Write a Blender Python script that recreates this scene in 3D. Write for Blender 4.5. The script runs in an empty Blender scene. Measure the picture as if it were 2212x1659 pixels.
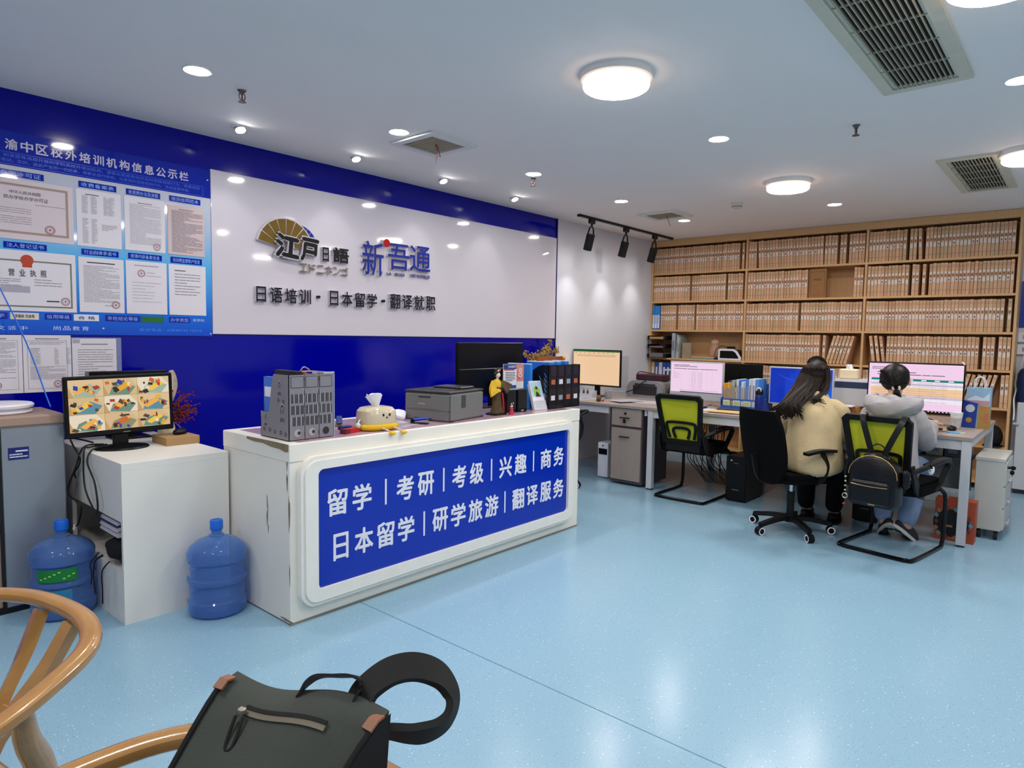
import bpy, bmesh, math, random
from mathutils import Vector, Matrix, Euler
PI = math.pi
S = bpy.context.scene
C = S.collection
rnd = random.Random(7)

# ---------------------------------------------------------------- camera, world, exposure
CAM_H = 1.42
def make_camera():
    f, yaw, pitch, roll = 1434.948, math.radians(40.98491), math.radians(-4.14227), math.radians(-0.93898)
    fw = Vector((math.cos(yaw)*math.cos(pitch), math.sin(yaw)*math.cos(pitch), math.sin(pitch)))
    r = Vector((math.sin(yaw), -math.cos(yaw), 0.0))
    d = fw.cross(r)
    r2 = math.cos(roll)*r + math.sin(roll)*d
    d2 = -math.sin(roll)*r + math.cos(roll)*d
    cd = bpy.data.cameras.new('camera')
    cd.sensor_fit = 'HORIZONTAL'; cd.sensor_width = 36.0; cd.lens = 36.0*f/2212.0
    cd.clip_start = 0.02; cd.clip_end = 100
    co = bpy.data.objects.new('camera', cd); C.objects.link(co)
    m = Matrix(((r2.x, -d2.x, -fw.x, 0), (r2.y, -d2.y, -fw.y, 0), (r2.z, -d2.z, -fw.z, CAM_H), (0, 0, 0, 1)))
    co.matrix_world = m
    S.camera = co
make_camera()
S.view_settings.view_transform = 'Standard'
S.view_settings.look = 'None'
S.view_settings.exposure = 0.79
S.view_settings.gamma = 1.0
S.view_settings.use_curve_mapping = False
W = bpy.data.worlds.new('world'); S.world = W; W.use_nodes = True
W.node_tree.nodes['Background'].inputs[0].default_value = (0.75, 0.85, 1.0, 1)
W.node_tree.nodes['Background'].inputs[1].default_value = 0.3
# lamp strengths of the room (every lamp is a real fitting built below)
L_ROUND, L_DOWN, L_SPOT, L_TRACK = 46.0, 150.0, 2.5, 6.5
CEIL = 2.685
YW = 4.42      # blue wall
XB = 7.85      # front of the bookcase

# ---------------------------------------------------------------- materials
def lin(hx):
    out = []
    for i in (0, 2, 4):
        c = int(hx[i:i+2], 16)/255.0
        out.append(c/12.92 if c <= 0.04045 else ((c+0.055)/1.055)**2.4)
    return out + [1.0]
MATS = {}
def M(name, hx='888888', rough=0.5, metal=0.0, nz=(14.0, 0.08), bump=None, em=None, tr=0.0, al=1.0, spec=0.5, coat=0.0, ior=1.45, sheen=0.0):
    if name in MATS: return MATS[name]
    m = bpy.data.materials.new(name); m.use_nodes = True
    nt = m.node_tree; b = nt.nodes['Principled BSDF']
    col = lin(hx)
    b.inputs['Base Color'].default_value = col
    b.inputs['Roughness'].default_value = rough
    b.inputs['Metallic'].default_value = metal
    b.inputs['Specular IOR Level'].default_value = spec
    b.inputs['IOR'].default_value = ior
    b.inputs['Coat Weight'].default_value = coat
    b.inputs['Sheen Weight'].default_value = sheen
    tc = nt.nodes.new('ShaderNodeTexCoord')
    if nz:
        n = nt.nodes.new('ShaderNodeTexNoise'); n.inputs['Scale'].default_value = nz[0]; n.inputs['Detail'].default_value = 3
        mix = nt.nodes.new('ShaderNodeMix'); mix.data_type = 'RGBA'
        mix.inputs[6].default_value = [c*(1-nz[1]) for c in col[:3]]+[1]
        mix.inputs[7].default_value = [min(1, c*(1+nz[1])) for c in col[:3]]+[1]
        nt.links.new(tc.outputs['Object'], n.inputs['Vector'])
        nt.links.new(n.outputs['Fac'], mix.inputs[0])
        nt.links.new(mix.outputs[2], b.inputs['Base Color'])
    if bump:
        n2 = nt.nodes.new('ShaderNodeTexNoise'); n2.inputs['Scale'].default_value = bump[0]; n2.inputs['Detail'].default_value = 2
        bp = nt.nodes.new('ShaderNodeBump'); bp.inputs['Strength'].default_value = bump[1]; bp.inputs['Distance'].default_value = 0.01
        nt.links.new(tc.outputs['Object'], n2.inputs['Vector'])
        nt.links.new(n2.outputs['Fac'], bp.inputs['Height']); nt.links.new(bp.outputs['Normal'], b.inputs['Normal'])
    if em:
        b.inputs['Emission Color'].default_value = lin(em[0]); b.inputs['Emission Strength'].default_value = em[1]
    if tr: b.inputs['Transmission Weight'].default_value = tr
    if al < 1: b.inputs['Alpha'].default_value = al
    MATS[name] = m
    return m
def SCR(hx, s=1.0):
    s *= .56
    """a colour shown by a lit screen"""
    return M('screen_'+hx+str(s), '050505', 0.25, nz=None, em=(hx, s))
def wood(name, a, b_, scale=(1, 1, 12), rough=0.4, coat=0.0):
    if name in MATS: return MATS[name]
    m = M(name, a, rough, nz=None, coat=coat); nt = m.node_tree; b = nt.nodes['Principled BSDF']
    tc = [n for n in nt.nodes if n.type == 'TEX_COORD'][0]
    mp = nt.nodes.new('ShaderNodeMapping'); mp.inputs['Scale'].default_value = scale
    n = nt.nodes.new('ShaderNodeTexNoise'); n.inputs['Scale'].default_value = 6; n.inputs['Detail'].default_value = 6; n.inputs['Distortion'].default_value = 0.6
    mix = nt.nodes.new('ShaderNodeMix'); mix.data_type = 'RGBA'; mix.inputs[6].default_value = lin(a); mix.inputs[7].default_value = lin(b_)
    nt.links.new(tc.outputs['Object'], mp.inputs['Vector']); nt.links.new(mp.outputs['Vector'], n.inputs['Vector'])
    nt.links.new(n.outputs['Fac'], mix.inputs[0]); nt.links.new(mix.outputs[2], b.inputs['Base Color'])
    return m
def speckle_floor():
    m = M('vinyl_floor', '8CB0C5', 0.22, nz=None, spec=0.5); nt = m.node_tree; b = nt.nodes['Principled BSDF']
    tc = [n for n in nt.nodes if n.type == 'TEX_COORD'][0]
    n = nt.nodes.new('ShaderNodeTexNoise'); n.inputs['Scale'].default_value = 160; n.inputs['Detail'].default_value = 3
    mix = nt.nodes.new('ShaderNodeMix'); mix.data_type = 'RGBA'
    mix.inputs[6].default_value = lin('7CA5BD'); mix.inputs[7].default_value = lin('9ABED3')
    nt.links.new(tc.outputs['Object'], n.inputs['Vector']); nt.links.new(n.outputs['Fac'], mix.inputs[0])
    prev = mix.outputs[2]
    for sc, hx, off, rad in ((46, 'DCECF5', 0, .10), (56, '46758E', 3.7, .09), (88, 'C6DEEC', 9.1, .11), (92, '5A869E', 5.3, .11)):
        mp = nt.nodes.new('ShaderNodeMapping'); mp.inputs['Location'].default_value = (off, off*1.3, 0); mp.inputs['Scale'].default_value = (1, 1, 0.0)
        v = nt.nodes.new('ShaderNodeTexVoronoi'); v.inputs['Scale'].default_value = sc
        lt = nt.nodes.new('ShaderNodeMath'); lt.operation = 'LESS_THAN'; lt.inputs[1].default_value = rad
        sep = nt.nodes.new('ShaderNodeSeparateColor')
        gt = nt.nodes.new('ShaderNodeMath'); gt.operation = 'GREATER_THAN'; gt.inputs[1].default_value = 0.38
        mu = nt.nodes.new('ShaderNodeMath'); mu.operation = 'MULTIPLY'
        mx = nt.nodes.new('ShaderNodeMix'); mx.data_type = 'RGBA'; mx.inputs[7].default_value = lin(hx)
        L = nt.links.new
        L(tc.outputs['Object'], mp.inputs['Vector']); L(mp.outputs['Vector'], v.inputs['Vector'])
        L(v.outputs['Distance'], lt.inputs[0]); L(v.outputs['Color'], sep.inputs[0]); L(sep.outputs[0], gt.inputs[0])
        L(lt.outputs[0], mu.inputs[0]); L(gt.outputs[0], mu.inputs[1]); L(mu.outputs[0], mx.inputs[0]); L(prev, mx.inputs[6])
        prev = mx.outputs[2]
    nt.links.new(prev, b.inputs['Base Color'])
    return m

# ---------------------------------------------------------------- mesh builder
def Rz(a): return Matrix.Rotation(a, 4, 'Z')
def Rx(a): return Matrix.Rotation(a, 4, 'X')
def Ry(a): return Matrix.Rotation(a, 4, 'Y')
def Tr(x, y, z): return Matrix.Translation((x, y, z))
def frame(o, u, v):
    u = Vector(u).normalized(); v = Vector(v).normalized(); n = u.cross(v)
    return Matrix(((u.x, v.x, n.x, o[0]), (u.y, v.y, n.y, o[1]), (u.z, v.z, n.z, o[2]), (0, 0, 0, 1)))
_TX = {}
def text_geo(s, bold):
    k = (s, bold)
    if k not in _TX:
        c = bpy.data.curves.new('t', 'FONT'); c.body = s; c.size = 1.0; c.resolution_u = 2; c.offset = bold
        o = bpy.data.objects.new('t', c); me = o.to_mesh()
        vs = [v.co.copy() for v in me.vertices]; fs = [list(p.vertices) for p in me.polygons]
        o.to_mesh_clear(); bpy.data.objects.remove(o); bpy.data.curves.remove(c)
        if not vs: vs = [Vector((0, 0, 0)), Vector((1, 0, 0)), Vector((0, 1, 0))]; fs = []
        x0 = min(v.x for v in vs); x1 = max(v.x for v in vs); y0 = min(v.y for v in vs); y1 = max(v.y for v in vs)
        _TX[k] = ([((v.x-x0)/max(1e-6, x1-x0)-.5, (v.y-y0)/max(1e-6, y1-y0)-.5) for v in vs], fs)
    return _TX[k]
class MB:
    def __init__(s): s.v = []; s.f = []; s.m = []; s.T = Matrix()
    def add(s, vs, fs, m=0, T=None):
        k = len(s.v); X = s.T if T is None else s.T @ T
        s.v += [tuple(X @ Vector(p)) for p in vs]
        s.f += [tuple(i+k for i in f) for f in fs]; s.m += [m]*len(fs)
        return s
    def box(s, c, d, m=0, bev=0.0, T=None):
        hx, hy, hz = d[0]/2, d[1]/2, d[2]/2; b = min(bev, hx*.9, hy*.9, hz*.9)
        X = Tr(*c) if T is None else T @ Tr(*c)
        if b <= 0:
            vs = [(x, y, z) for x in (-hx, hx) for y in (-hy, hy) for z in (-hz, hz)]
            return s.add(vs, [(0, 1, 3, 2), (4, 6, 7, 5), (0, 4, 5, 1), (2, 3, 7, 6), (0, 2, 6, 4), (1, 5, 7, 3)], m, X)
        vs = []; ix = {}
        for i in (-1, 1):
            for j in (-1, 1):
                for k in (-1, 1):
                    for a in range(3):
                        p = [i*(hx-b), j*(hy-b), k*(hz-b)]; p[a] = (i*hx, j*hy, k*hz)[a]
                        ix[i, j, k, a] = len(vs); vs.append(p)
        fs = []
        for a in range(3):
            o = [q for q in range(3) if q != a]
            for sg in (-1, 1):
                r = []
                for p, q in ((-1, -1), (1, -1), (1, 1), (-1, 1)):
                    e = [0, 0, 0]; e[a] = sg; e[o[0]] = p; e[o[1]] = q; r.append(ix[e[0], e[1], e[2], a])
                flip = (sg == 1) == (a == 1)
                fs.append(tuple(reversed(r)) if flip else tuple(r))
        for a in range(3):                      # edges running along axis a
            o = [q for q in range(3) if q != a]
            for p in (-1, 1):
                for q in (-1, 1):
                    e0 = [0, 0, 0]; e0[o[0]] = p; e0[o[1]] = q; e1 = list(e0); e0[a] = -1; e1[a] = 1
                    r = [ix[(*e0, o[0])], ix[(*e1, o[0])], ix[(*e1, o[1])], ix[(*e0, o[1])]]
                    fs.append(tuple(r))
        for i in (-1, 1):
            for j in (-1, 1):
                for k in (-1, 1): fs.append((ix[i, j, k, 0], ix[i, j, k, 1], ix[i, j, k, 2]))
        return s.add(vs, fs, m, X)
    def bb(s, x0, x1, y0, y1, z0, z1, m=0, bev=0.0, T=None):
        return s.box(((x0+x1)/2, (y0+y1)/2, (z0+z1)/2), (abs(x1-x0), abs(y1-y0), abs(z1-z0)), m, bev, T)
    def sweep(s, rings, m=0, closed=False, cap=True, T=None):
        n = len(rings[0]); vs = [p for r in rings for p in r]; fs = []
        R = len(rings)
        for i in range(R if closed else R-1):
            j = (i+1) % R
            for k in range(n):
                l = (k+1) % n; fs.append((i*n+k, i*n+l, j*n+l, j*n+k))
        if cap and not closed:
            fs.append(tuple(range(n-1, -1, -1))); fs.append(tuple((R-1)*n+k for k in range(n)))
        return s.add(vs, fs, m, T)
    def frames(s, pts, closed=False, up=None):
        P = [Vector(p) for p in pts]; n = len(P); out = []; u = None
        for i in range(n):
            if closed: t = P[(i+1) % n]-P[i-1]
            else: t = P[min(i+1, n-1)]-P[max(i-1, 0)]
            t = t.normalized() if t.length > 1e-9 else Vector((0, 0, 1))
            if up is not None: a = Vector(up)
            elif u is None: a = Vector((0, 0, 1)) if abs(t.z) < .9 else Vector((1, 0, 0))
            else: a = u
            a = a-t*a.dot(t)
            if a.length < 1e-6: a = t.orthogonal()
            u = a.normalized(); out.append((P[i], u, t.cross(u)))
        return out
    def tube(s, pts, r, n=8, m=0, closed=False, T=None, cap=True):
        rr = r if isinstance(r, (list, tuple)) else [r]*len(pts)
        rings = [[p+q*(a*math.cos(2*PI*k/n))+w*(a*math.sin(2*PI*k/n)) for k in range(n)] for (p, q, w), a in zip(s.frames(pts, closed), rr)]
        return s.sweep(rings, m, closed, cap, T)
    def ribbon(s, pts, w, t, up=(0, 0, 1), m=0, closed=False, T=None):
        """flat band: t thick along 'up', w wide across"""
        ws = w if isinstance(w, (list, tuple)) else [w]*len(pts)
        rings = [[p+q*(t/2)+c*(a/2), p+q*(t/2)-c*(a/2), p-q*(t/2)-c*(a/2), p-q*(t/2)+c*(a/2)] for (p, q, c), a in zip(s.frames(pts, closed, up), ws)]
        return s.sweep(rings, m, closed, True, T)
    def cyl(s, p, q, r, r2=None, n=20, m=0, T=None): return s.tube([p, q], [r, r if r2 is None else r2], n, m, False, T)
    def lathe(s, prof, n=28, m=0, T=None, cap=True, sq=None):
        rings = []
        for r, z in prof:
            ring = []
            for k in range(n):
                a = 2*PI*k/n; c, d = math.cos(a), math.sin(a)
                if sq:
                    q = (abs(c)**sq+abs(d)**sq)**(-1.0/sq); c *= q; d *= q
                ring.append((r*c, r*d, z))
            rings.append(ring)
        return s.sweep(rings, m, False, cap, T)
    def disc(s, c, r, n=24, m=0, T=None, r0=0):
        if r0 <= 0: return s.add([(c[0]+r*math.cos(2*PI*k/n), c[1]+r*math.sin(2*PI*k/n), c[2]) for k in range(n)], [tuple(range(n))], m, T)
        vs = [(c[0]+a*math.cos(2*PI*k/n), c[1]+a*math.sin(2*PI*k/n), c[2]) for a in (r, r0) for k in range(n)]
        return s.add(vs, [(k, (k+1) % n, n+(k+1) % n, n+k) for k in range(n)], m, T)
    def prism(s, poly, z0, z1, m=0, T=None):
        n = len(poly); A = sum(poly[i][0]*poly[(i+1) % n][1]-poly[(i+1) % n][0]*poly[i][1] for i in range(n))
        if A < 0: poly = list(reversed(poly))
        vs = [(x, y, z0) for x, y in poly]+[(x, y, z1) for x, y in poly]
        fs = [tuple(range(n-1, -1, -1)), tuple(range(n, 2*n))]+[(i, (i+1) % n, n+(i+1) % n, n+i) for i in range(n)]
        return s.add(vs, fs, m, T)
    def frame_prism(s, out, inn, z0, z1, m=0, T=None):
        n = len(out); vs = [(x, y, z) for z in (z0, z1) for pl in (out, inn) for x, y in pl]
        fs = []
        for i in range(n):
            j = (i+1) % n
            fs += [(2*n+i, 2*n+j, 3*n+j, 3*n+i), (i, n+i, n+j, j), (i, j, 2*n+j, 2*n+i), (n+i, 3*n+i, 3*n+j, n+j)]
        return s.add(vs, fs, m, T)
    def ell(s, c, r, m=0, nu=16, nv=10, T=None):
        rings = []
        for i in range(1, nv):
            a = PI*i/nv; rings.append([(c[0]+r[0]*math.sin(a)*math.cos(2*PI*k/nu), c[1]+r[1]*math.sin(a)*math.sin(2*PI*k/nu), c[2]-r[2]*math.cos(a)) for k in range(nu)])
        n = nu; vs = [p for q in rings for p in q]; fs = []
        for i in range(nv-2):
            for k in range(n):
                l = (k+1) % n; fs.append((i*n+k, i*n+l, (i+1)*n+l, (i+1)*n+k))
        b = len(vs); vs += [(c[0], c[1], c[2]-r[2]), (c[0], c[1], c[2]+r[2])]
        for k in range(n):
            l = (k+1) % n; fs += [(b, l, k), (b+1, (nv-2)*n+k, (nv-2)*n+l)]
        return s.add(vs, fs, m, T)
    def quad(s, a, b, c, d, m=0, T=None): return s.add([a, b, c, d], [(0, 1, 2, 3)], m, T)
    def rect(s, x0, x1, y0, y1, z, m=0, T=None): return s.add([(x0, y0, z), (x1, y0, z), (x1, y1, z), (x0, y1, z)], [(0, 1, 2, 3)], m, T)
    def text(s, t, x0, x1, y0, y1, z=0.0, d=0.0, m=0, bold=0.0, T=None):
        if bold > 0:                            # heavier strokes: the glyphs laid over each other with a small shift
            e = bold*min(x1-x0, y1-y0)
            for i, (a, c) in enumerate(((-e, -.45*e), (.45*e, -e), (e, .45*e), (-.45*e, e))): s.text(t, x0+e+a, x1-e+a, y0+e+c, y1-e+c, z+(0 if d > 0 else .00015*i), d+(.00015*i if d > 0 else 0), m, 0, T)
            return s
        vs, fs = text_geo(t, bold); cx, cy, w, h = (x0+x1)/2, (y0+y1)/2, x1-x0, y1-y0
        P = [(cx+a*w, cy+b*h, z) for a, b in vs]
        if d <= 0: return s.add(P, fs, m, T)
        n = len(P); ed = {}
        for f in fs:
            for i in range(len(f)):
                e = (f[i], f[(i+1) % len(f)])
                if (e[1], e[0]) in ed: del ed[e[1], e[0]]
                else: ed[e] = 1
        Q = [(a, b, z+d) for a, b, _ in P]
        return s.add(P+Q, [tuple(i+n for i in f) for f in fs]+[(a, b, b+n, a+n) for a, b in ed], m, T)
    def build(s, name, mats, parent=None, smooth=0.6):
        me = bpy.data.meshes.new(name); me.from_pydata(s.v, [], s.f)
        if not isinstance(mats, (list, tuple)): mats = [mats]
        for mm in mats: me.materials.append(mm)
        if len(mats) > 1: me.polygons.foreach_set('material_index', s.m)
        if smooth:
            me.polygons.foreach_set('use_smooth', [True]*len(me.polygons))
            try: me.set_sharp_from_angle(angle=smooth)
            except Exception: pass
        me.update()
        o = bpy.data.objects.new(name, me); C.objects.link(o)
        if parent is not None: o.parent = parent
        return o
def rrect(w, h, r, n=6, cx=0, cy=0):
    out = []
    for sx, sy, a0 in ((1, 1, 0), (-1, 1, PI/2), (-1, -1, PI), (1, -1, 1.5*PI)):
        for k in range(n+1):
            a = a0+PI/2*k/n; out.append((cx+sx*(w/2-r)+r*math.cos(a), cy+sy*(h/2-r)+r*math.sin(a)))
    return out
def spline(P, n=6, closed=False):
    P = [Vector(p) for p in P]; out = []; N = len(P)
    for i in range(N if closed else N-1):
        if closed: a, b, c, d = P[i-1], P[i], P[(i+1) % N], P[(i+2) % N]
        else: a, b, c, d = P[max(i-1, 0)], P[i], P[i+1], P[min(i+2, N-1)]
        for k in range(n):
            t = k/n; out.append(0.5*((2*b)+(c-a)*t+(2*a-5*b+4*c-d)*t*t+(3*b-a-3*c+d)*t**3))
    if not closed: out.append(P[-1])
    return out
# ---------------------------------------------------------------- object bookkeeping
def tag(o, label=None, cat=None, group=None, kind=None):
    for k, v in (('label', label), ('category', cat), ('group', group), ('kind', kind)):
        if v: o[k] = v
    return o
def thing(name, label, cat, loc=(0, 0, 0), rz=0.0, group=None):
    o = bpy.data.objects.new(name, None); C.objects.link(o); o.empty_display_size = 0.05
    o.location = loc; o.rotation_euler = (0, 0, rz)
    return tag(o, label, cat, group)
def solo(name, mb, mats, label, cat, loc=(0, 0, 0), rz=0.0, group=None, smooth=0.6, kind=None):
    o = mb.build(name, mats, None, smooth); o.location = loc; o.rotation_euler = (0, 0, rz)
    return tag(o, label, cat, group, kind)
def struct(name, mb, mats, smooth=0.6): return tag(mb.build(name, mats, None, smooth), kind='structure')
def dup(o, loc, rz=None, label=None, group=None):
    c = o.copy(); C.objects.link(c); c.location = loc
    if rz is not None: c.rotation_euler = (0, 0, rz)
    if label: c['label'] = label
    if group: c['group'] = group
    def rec(a, b):
        for ch in list(a.children):
            k = ch.copy(); C.objects.link(k); k.parent = b; rec(ch, k)
    rec(o, c)
    return c
WALL = frame((0, YW, 0), (1, 0, 0), (0, 0, 1))        # local x = world x, local y = height, local z = out of the blue wall
def lines(mb, x0, x1, y0, y1, n, z, m, th=0.35, T=None, full=0.6, ind=0.0):
    """n printed text lines as runs of short dashes"""
    p = (y1-y0)/n
    for i in range(n):
        y = y1-p*(i+.5); end = x1 if rnd.random() < full else x0+(x1-x0)*rnd.uniform(.4, .95); x = x0+ind*(rnd.random() < .3)*(x1-x0)
        while x < end:
            w = min(rnd.uniform(.12, .35)*(x1-x0), end-x); mb.rect(x, x+w, y-p*th/2, y+p*th/2, z, m, T); x += w+.015*(x1-x0)
def stamp(mb, x, y, r, z, m, T=None):
    mb.disc((x, y, z), r, 20, m, T, r*.86); mb.disc((x, y, z), r*.68, 20, m, T, r*.6)
    mb.add([(x+(r*.34 if k % 2 == 0 else r*.14)*math.sin(PI*k/5), y+(r*.34 if k % 2 == 0 else r*.14)*math.cos(PI*k/5), z) for k in range(10)], [tuple(range(9, -1, -1))], m, T)
# ================================================================ the room shell
white_wall = M('white_paint', 'D8D8E0', 0.55, nz=(6, .02))
ceil_paint = M('ceiling_paint', 'F2EBE6', 0.8, nz=(5, .015))
blue_paint = M('blue_lacquer', '000294', 0.12, nz=(4, .04), spec=0.4)
b = MB(); b.bb(-3, 8.3, -3.2, 4.6, -0.1, 0)
b.bb(2.07, 2.075, -3.0, 2.84, 0.0, 0.0004, 1)
struct('floor', b, [speckle_floor(), M('floor_seam', '4E7F98', .5)])
b = MB(); b.bb(-3, 8.3, -3.2, 4.6, CEIL, CEIL+.1); struct('ceiling', b, ceil_paint)
b = MB()
b.bb(-3, 5.785, YW, YW+.16, 0, CEIL, 1); b.bb(5.785, 8.3, YW, YW+.16, 0, CEIL, 0)
struct('wall_left', b, [white_wall, blue_paint])
b = MB(); b.bb(8.16, 8.32, -3.2, YW, 0, CEIL); struct('wall_far', b, white_wall)
b = MB(); b.bb(-3, 8.16, -3.2, -3.06, 0, CEIL); struct('wall_right', b, white_wall)
b = MB(); b.bb(-3.1, -2.95, -3.06, YW, 0, CEIL); struct('wall_back', b, white_wall)
b = MB(); b.bb(5.775, 5.789, YW-.012, YW, 0, CEIL); struct('trim_1', b, M('blue_trim', '0A1560', .3))

# ---------------------------------------------------------------- lamps and ceiling fittings
lamp_on = M('lit_diffuser', 'FFFFFF', .4, nz=None, em=('FFF9F4', L_ROUND))
down_on = M('lit_downlight', 'FFFFFF', .4, nz=None, em=('FFF7EE', L_DOWN))
spot_on = M('lit_spot', 'FFFFFF', .4, nz=None, em=('FFFFFF', 100))
track_on = M('lit_track_lens', 'FFFFFF', .4, nz=None, em=('FFFFFF', 20))
lamp_white = M('lamp_white', 'F2EFEA', .35, nz=None)
lamp_ring = M('lamp_translucent_ring', 'F6E4D6', .4, nz=None, em=('FFD9BC', 2.6))
def round_lamp(x, y, label):
    t = thing('ceiling_lamp', label, 'ceiling lamp', (x, y, CEIL), 0, 'round surface lamps on the ceiling')
    b = MB(); b.lathe([(.172, 0), (.172, -.03), (.160, -.036), (.150, -.03), (.150, 0)], 48, cap=False); b.build('housing', lamp_white, t)
    b = MB(); b.lathe([(.158, -.03), (.160, -.06), (.156, -.068), (.15, -.07)], 48, cap=False); b.build('rim', lamp_ring, t)
    b = MB(); b.lathe([(.152, -.066), (.145, -.074), (.10, -.077), (.002, -.078)], 40); b.build('diffuser', lamp_on, t)
    return t
round_lamp(2.80, 1.80, 'large round white lamp lit on the ceiling, nearest and biggest of its kind')
round_lamp(5.504, 1.90, 'round white ceiling lamp lit beyond the sprinkler, before the bookcase')
round_lamp(5.56, 0.37, 'round white ceiling lamp lit beside the smaller air vent')
for p in ((0.2, 1.85), (2.8, 0.3), (0.2, -0.6), (2.8, -1.3), (5.5, -1.3), (-1.6, 1.8)):
    round_lamp(p[0], p[1], 'round white ceiling lamp beyond the edge of the picture')
def down_light(x, y, label, r=.056, tilt=0):
    t = thing('downlight', label, 'downlight', (x, y, CEIL), 0, 'recessed downlights in the ceiling')
    b = MB(); b.lathe([(r+.012, 0), (r+.012, -.004), (r+.006, -.007), (r, -.005), (r, 0)], 32, cap=False); b.build('bezel', lamp_white, t)
    b = MB(); b.disc((0, 0, -.0035), r, 28); b.v = [(x, -y, z) for x, y, z in b.v]; b.build('lens', down_on, t)
    return t
for x, y, l in ((1.494, 3.36, 'lit downlight before the tall notice board, nearest of its row'), (2.737, 3.35, 'lit downlight at the corner of the nearer ceiling hatch'),
                (4.084, 3.36, 'lit downlight just above a sprinkler head'), (5.379, 3.368, 'lit downlight between the track rail and the sprinkler'),
                (6.649, 3.37, 'lit downlight beside the farther ceiling hatch'), (4.085, 1.852, 'lit downlight on open ceiling between two round lamps'),
                (6.664, 1.87, 'lit downlight over the bookcase end of the desks'), (4.06, 0.33, 'lit downlight between the two air vents, cut by the picture edge')):
    down_light(x, y, l)
down_light(1.5, 1.87, 'lit downlight beyond the edge of the picture'); down_light(-.3, 3.36, 'lit downlight beyond the edge of the picture')
chrome = M('chrome', 'C8CCD0', .18, 1.0, nz=None)
def wall_spot(x, y, label, aim):
    t = thing('spotlight', label, 'spotlight', (x, y, CEIL), 0, 'tilted spotlights washing the sign wall')
    b = MB(); b.lathe([(.052, 0), (.052, -.004), (.045, -.008), (.036, -.004), (.036, 0)], 28, cap=False); b.build('bezel', lamp_white, t)
    b = MB(); b.T = Rx(math.radians(-24)) ; b.cyl((0, 0, .004), (0, 0, -.022), .034, .036, 24); b.build('head', chrome, t)
    b = MB(); b.T = Rx(math.radians(-24)); b.disc((0, 0, -.0235), .029, 24); b.build('lens', spot_on, t)
    ld = bpy.data.lights.new('spot_beam', 'SPOT'); ld.energy = L_SPOT; ld.spot_size = math.radians(62); ld.spot_blend = .55; ld.shadow_soft_size = .025; ld.color = (1, .97, .95)
    lo = bpy.data.objects.new('beam', ld); C.objects.link(lo); lo.parent = t; lo.location = (0, .012, -.035)
    lo.rotation_euler = (Vector(aim)-Vector((x, y+.012, CEIL-.035))).to_track_quat('-Z', 'Y').to_euler()
for x, l, ax in ((2.067, 'tilted spotlight before the corner where notice board meets white sign', 2.15), (2.929, 'tilted spotlight above the fan emblem on the sign', 2.95),
                 (3.783, 'tilted spotlight beyond the nearer hatch, above the blue characters', 3.75), (4.673, 'tilted spotlight above the blank end of the white sign', 4.6)):
    wall_spot(x, 4.07, l, (ax, 4.42, 1.75))
black_metal = M('black_metal', '141414', .45, .3, nz=None)
rail = MB(); rail.bb(5.69, 7.71, 4.05, 4.085, CEIL-.022, CEIL)
rt = thing('track_rail', 'black track rail on the ceiling carrying three spotlight heads', 'track rail', (0, 0, 0))
rail.build('rail', black_metal, rt)
b = MB(); b.bb(5.688, 5.705, 4.047, 4.088, CEIL-.024, CEIL); b.build('end_cap', black_metal, rt); b = MB(); b.bb(7.695, 7.712, 4.047, 4.088, CEIL-.024, CEIL); b.build('end_cap', black_metal, rt)
def track_head(x, label):
    t = thing('track_spotlight', label, 'track spotlight', (x, 4.068, CEIL-.022), 0, 'black spotlight heads on the track rail')
    b = MB(); b.bb(-.045, .045, -.018, .018, -.045, 0, bev=.004); b.cyl((0, 0, -.04), (0, 0, -.07), .012); b.build('adapter', black_metal, t)
    ax = Vector((.12, .36, -1)).normalized(); c = Vector((0, .03, -.235))
    b = MB()
    for sx in (-1, 1): b.ribbon(spline([(0, 0, -.065), (sx*.035, .004, -.10), (sx*.05, .012, -.16), (sx*.048, .02, -.20)], 5), .016, .006, (1, 0, 0))
    b.build('bracket', black_metal, t)
    b = MB(); b.cyl(c-ax*.085, c+ax*.085, .046, .046, 28); b.build('lamp_shade', black_metal, t)
    b = MB(); q = ax.to_track_quat('Z', 'Y').to_matrix().to_4x4(); b.disc((0, 0, 0), .036, 24, T=Tr(*(c+ax*.0865)) @ q); b.build('lens', track_on, t)
    ld = bpy.data.lights.new('track_beam', 'SPOT'); ld.energy = L_TRACK; ld.spot_size = math.radians(70); ld.spot_blend = .8; ld.shadow_soft_size = .03
    lo = bpy.data.objects.new('beam', ld); C.objects.link(lo); lo.parent = t; lo.location = c+ax*.09; lo.rotation_euler = ax.to_track_quat('-Z', 'Y').to_euler()
track_head(5.93, 'black track spotlight nearest the blue wall'); track_head(6.62, 'middle black spotlight on the track rail'); track_head(7.28, 'black track spotlight nearest the bookcase')
def sprinkler(x, y, label):
    t = thing('sprinkler', label, 'sprinkler', (x, y, CEIL), 0, 'fire sprinklers hanging from the ceiling')
    b = MB(); b.lathe([(.022, 0), (.02, -.006), (.012, -.012), (.012, -.02)], 16); b.build('body', M('steel', '6E6E6C', .35, .9, nz=None), t)
    b = MB(); b.tube(spline([(-.012, 0, -.018), (-.017, 0, -.035), (-.006, 0, -.055)], 4), .0035, 6); b.tube(spline([(.012, 0, -.018), (.017, 0, -.035), (.006, 0, -.055)], 4), .0035, 6); b.build('yoke', MATS['steel'], t)
    b = MB(); b.cyl((0, 0, -.018), (0, 0, -.052), .004, n=8); b.build('glass_bulb', M('sprinkler_bulb', '5A1210', .2, nz=None), t)
    b = MB(); b.lathe([(.004, -.052), (.02, -.058), (.021, -.061), (.002, -.061)], 16); b.build('deflector', MATS['steel'], t)
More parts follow.
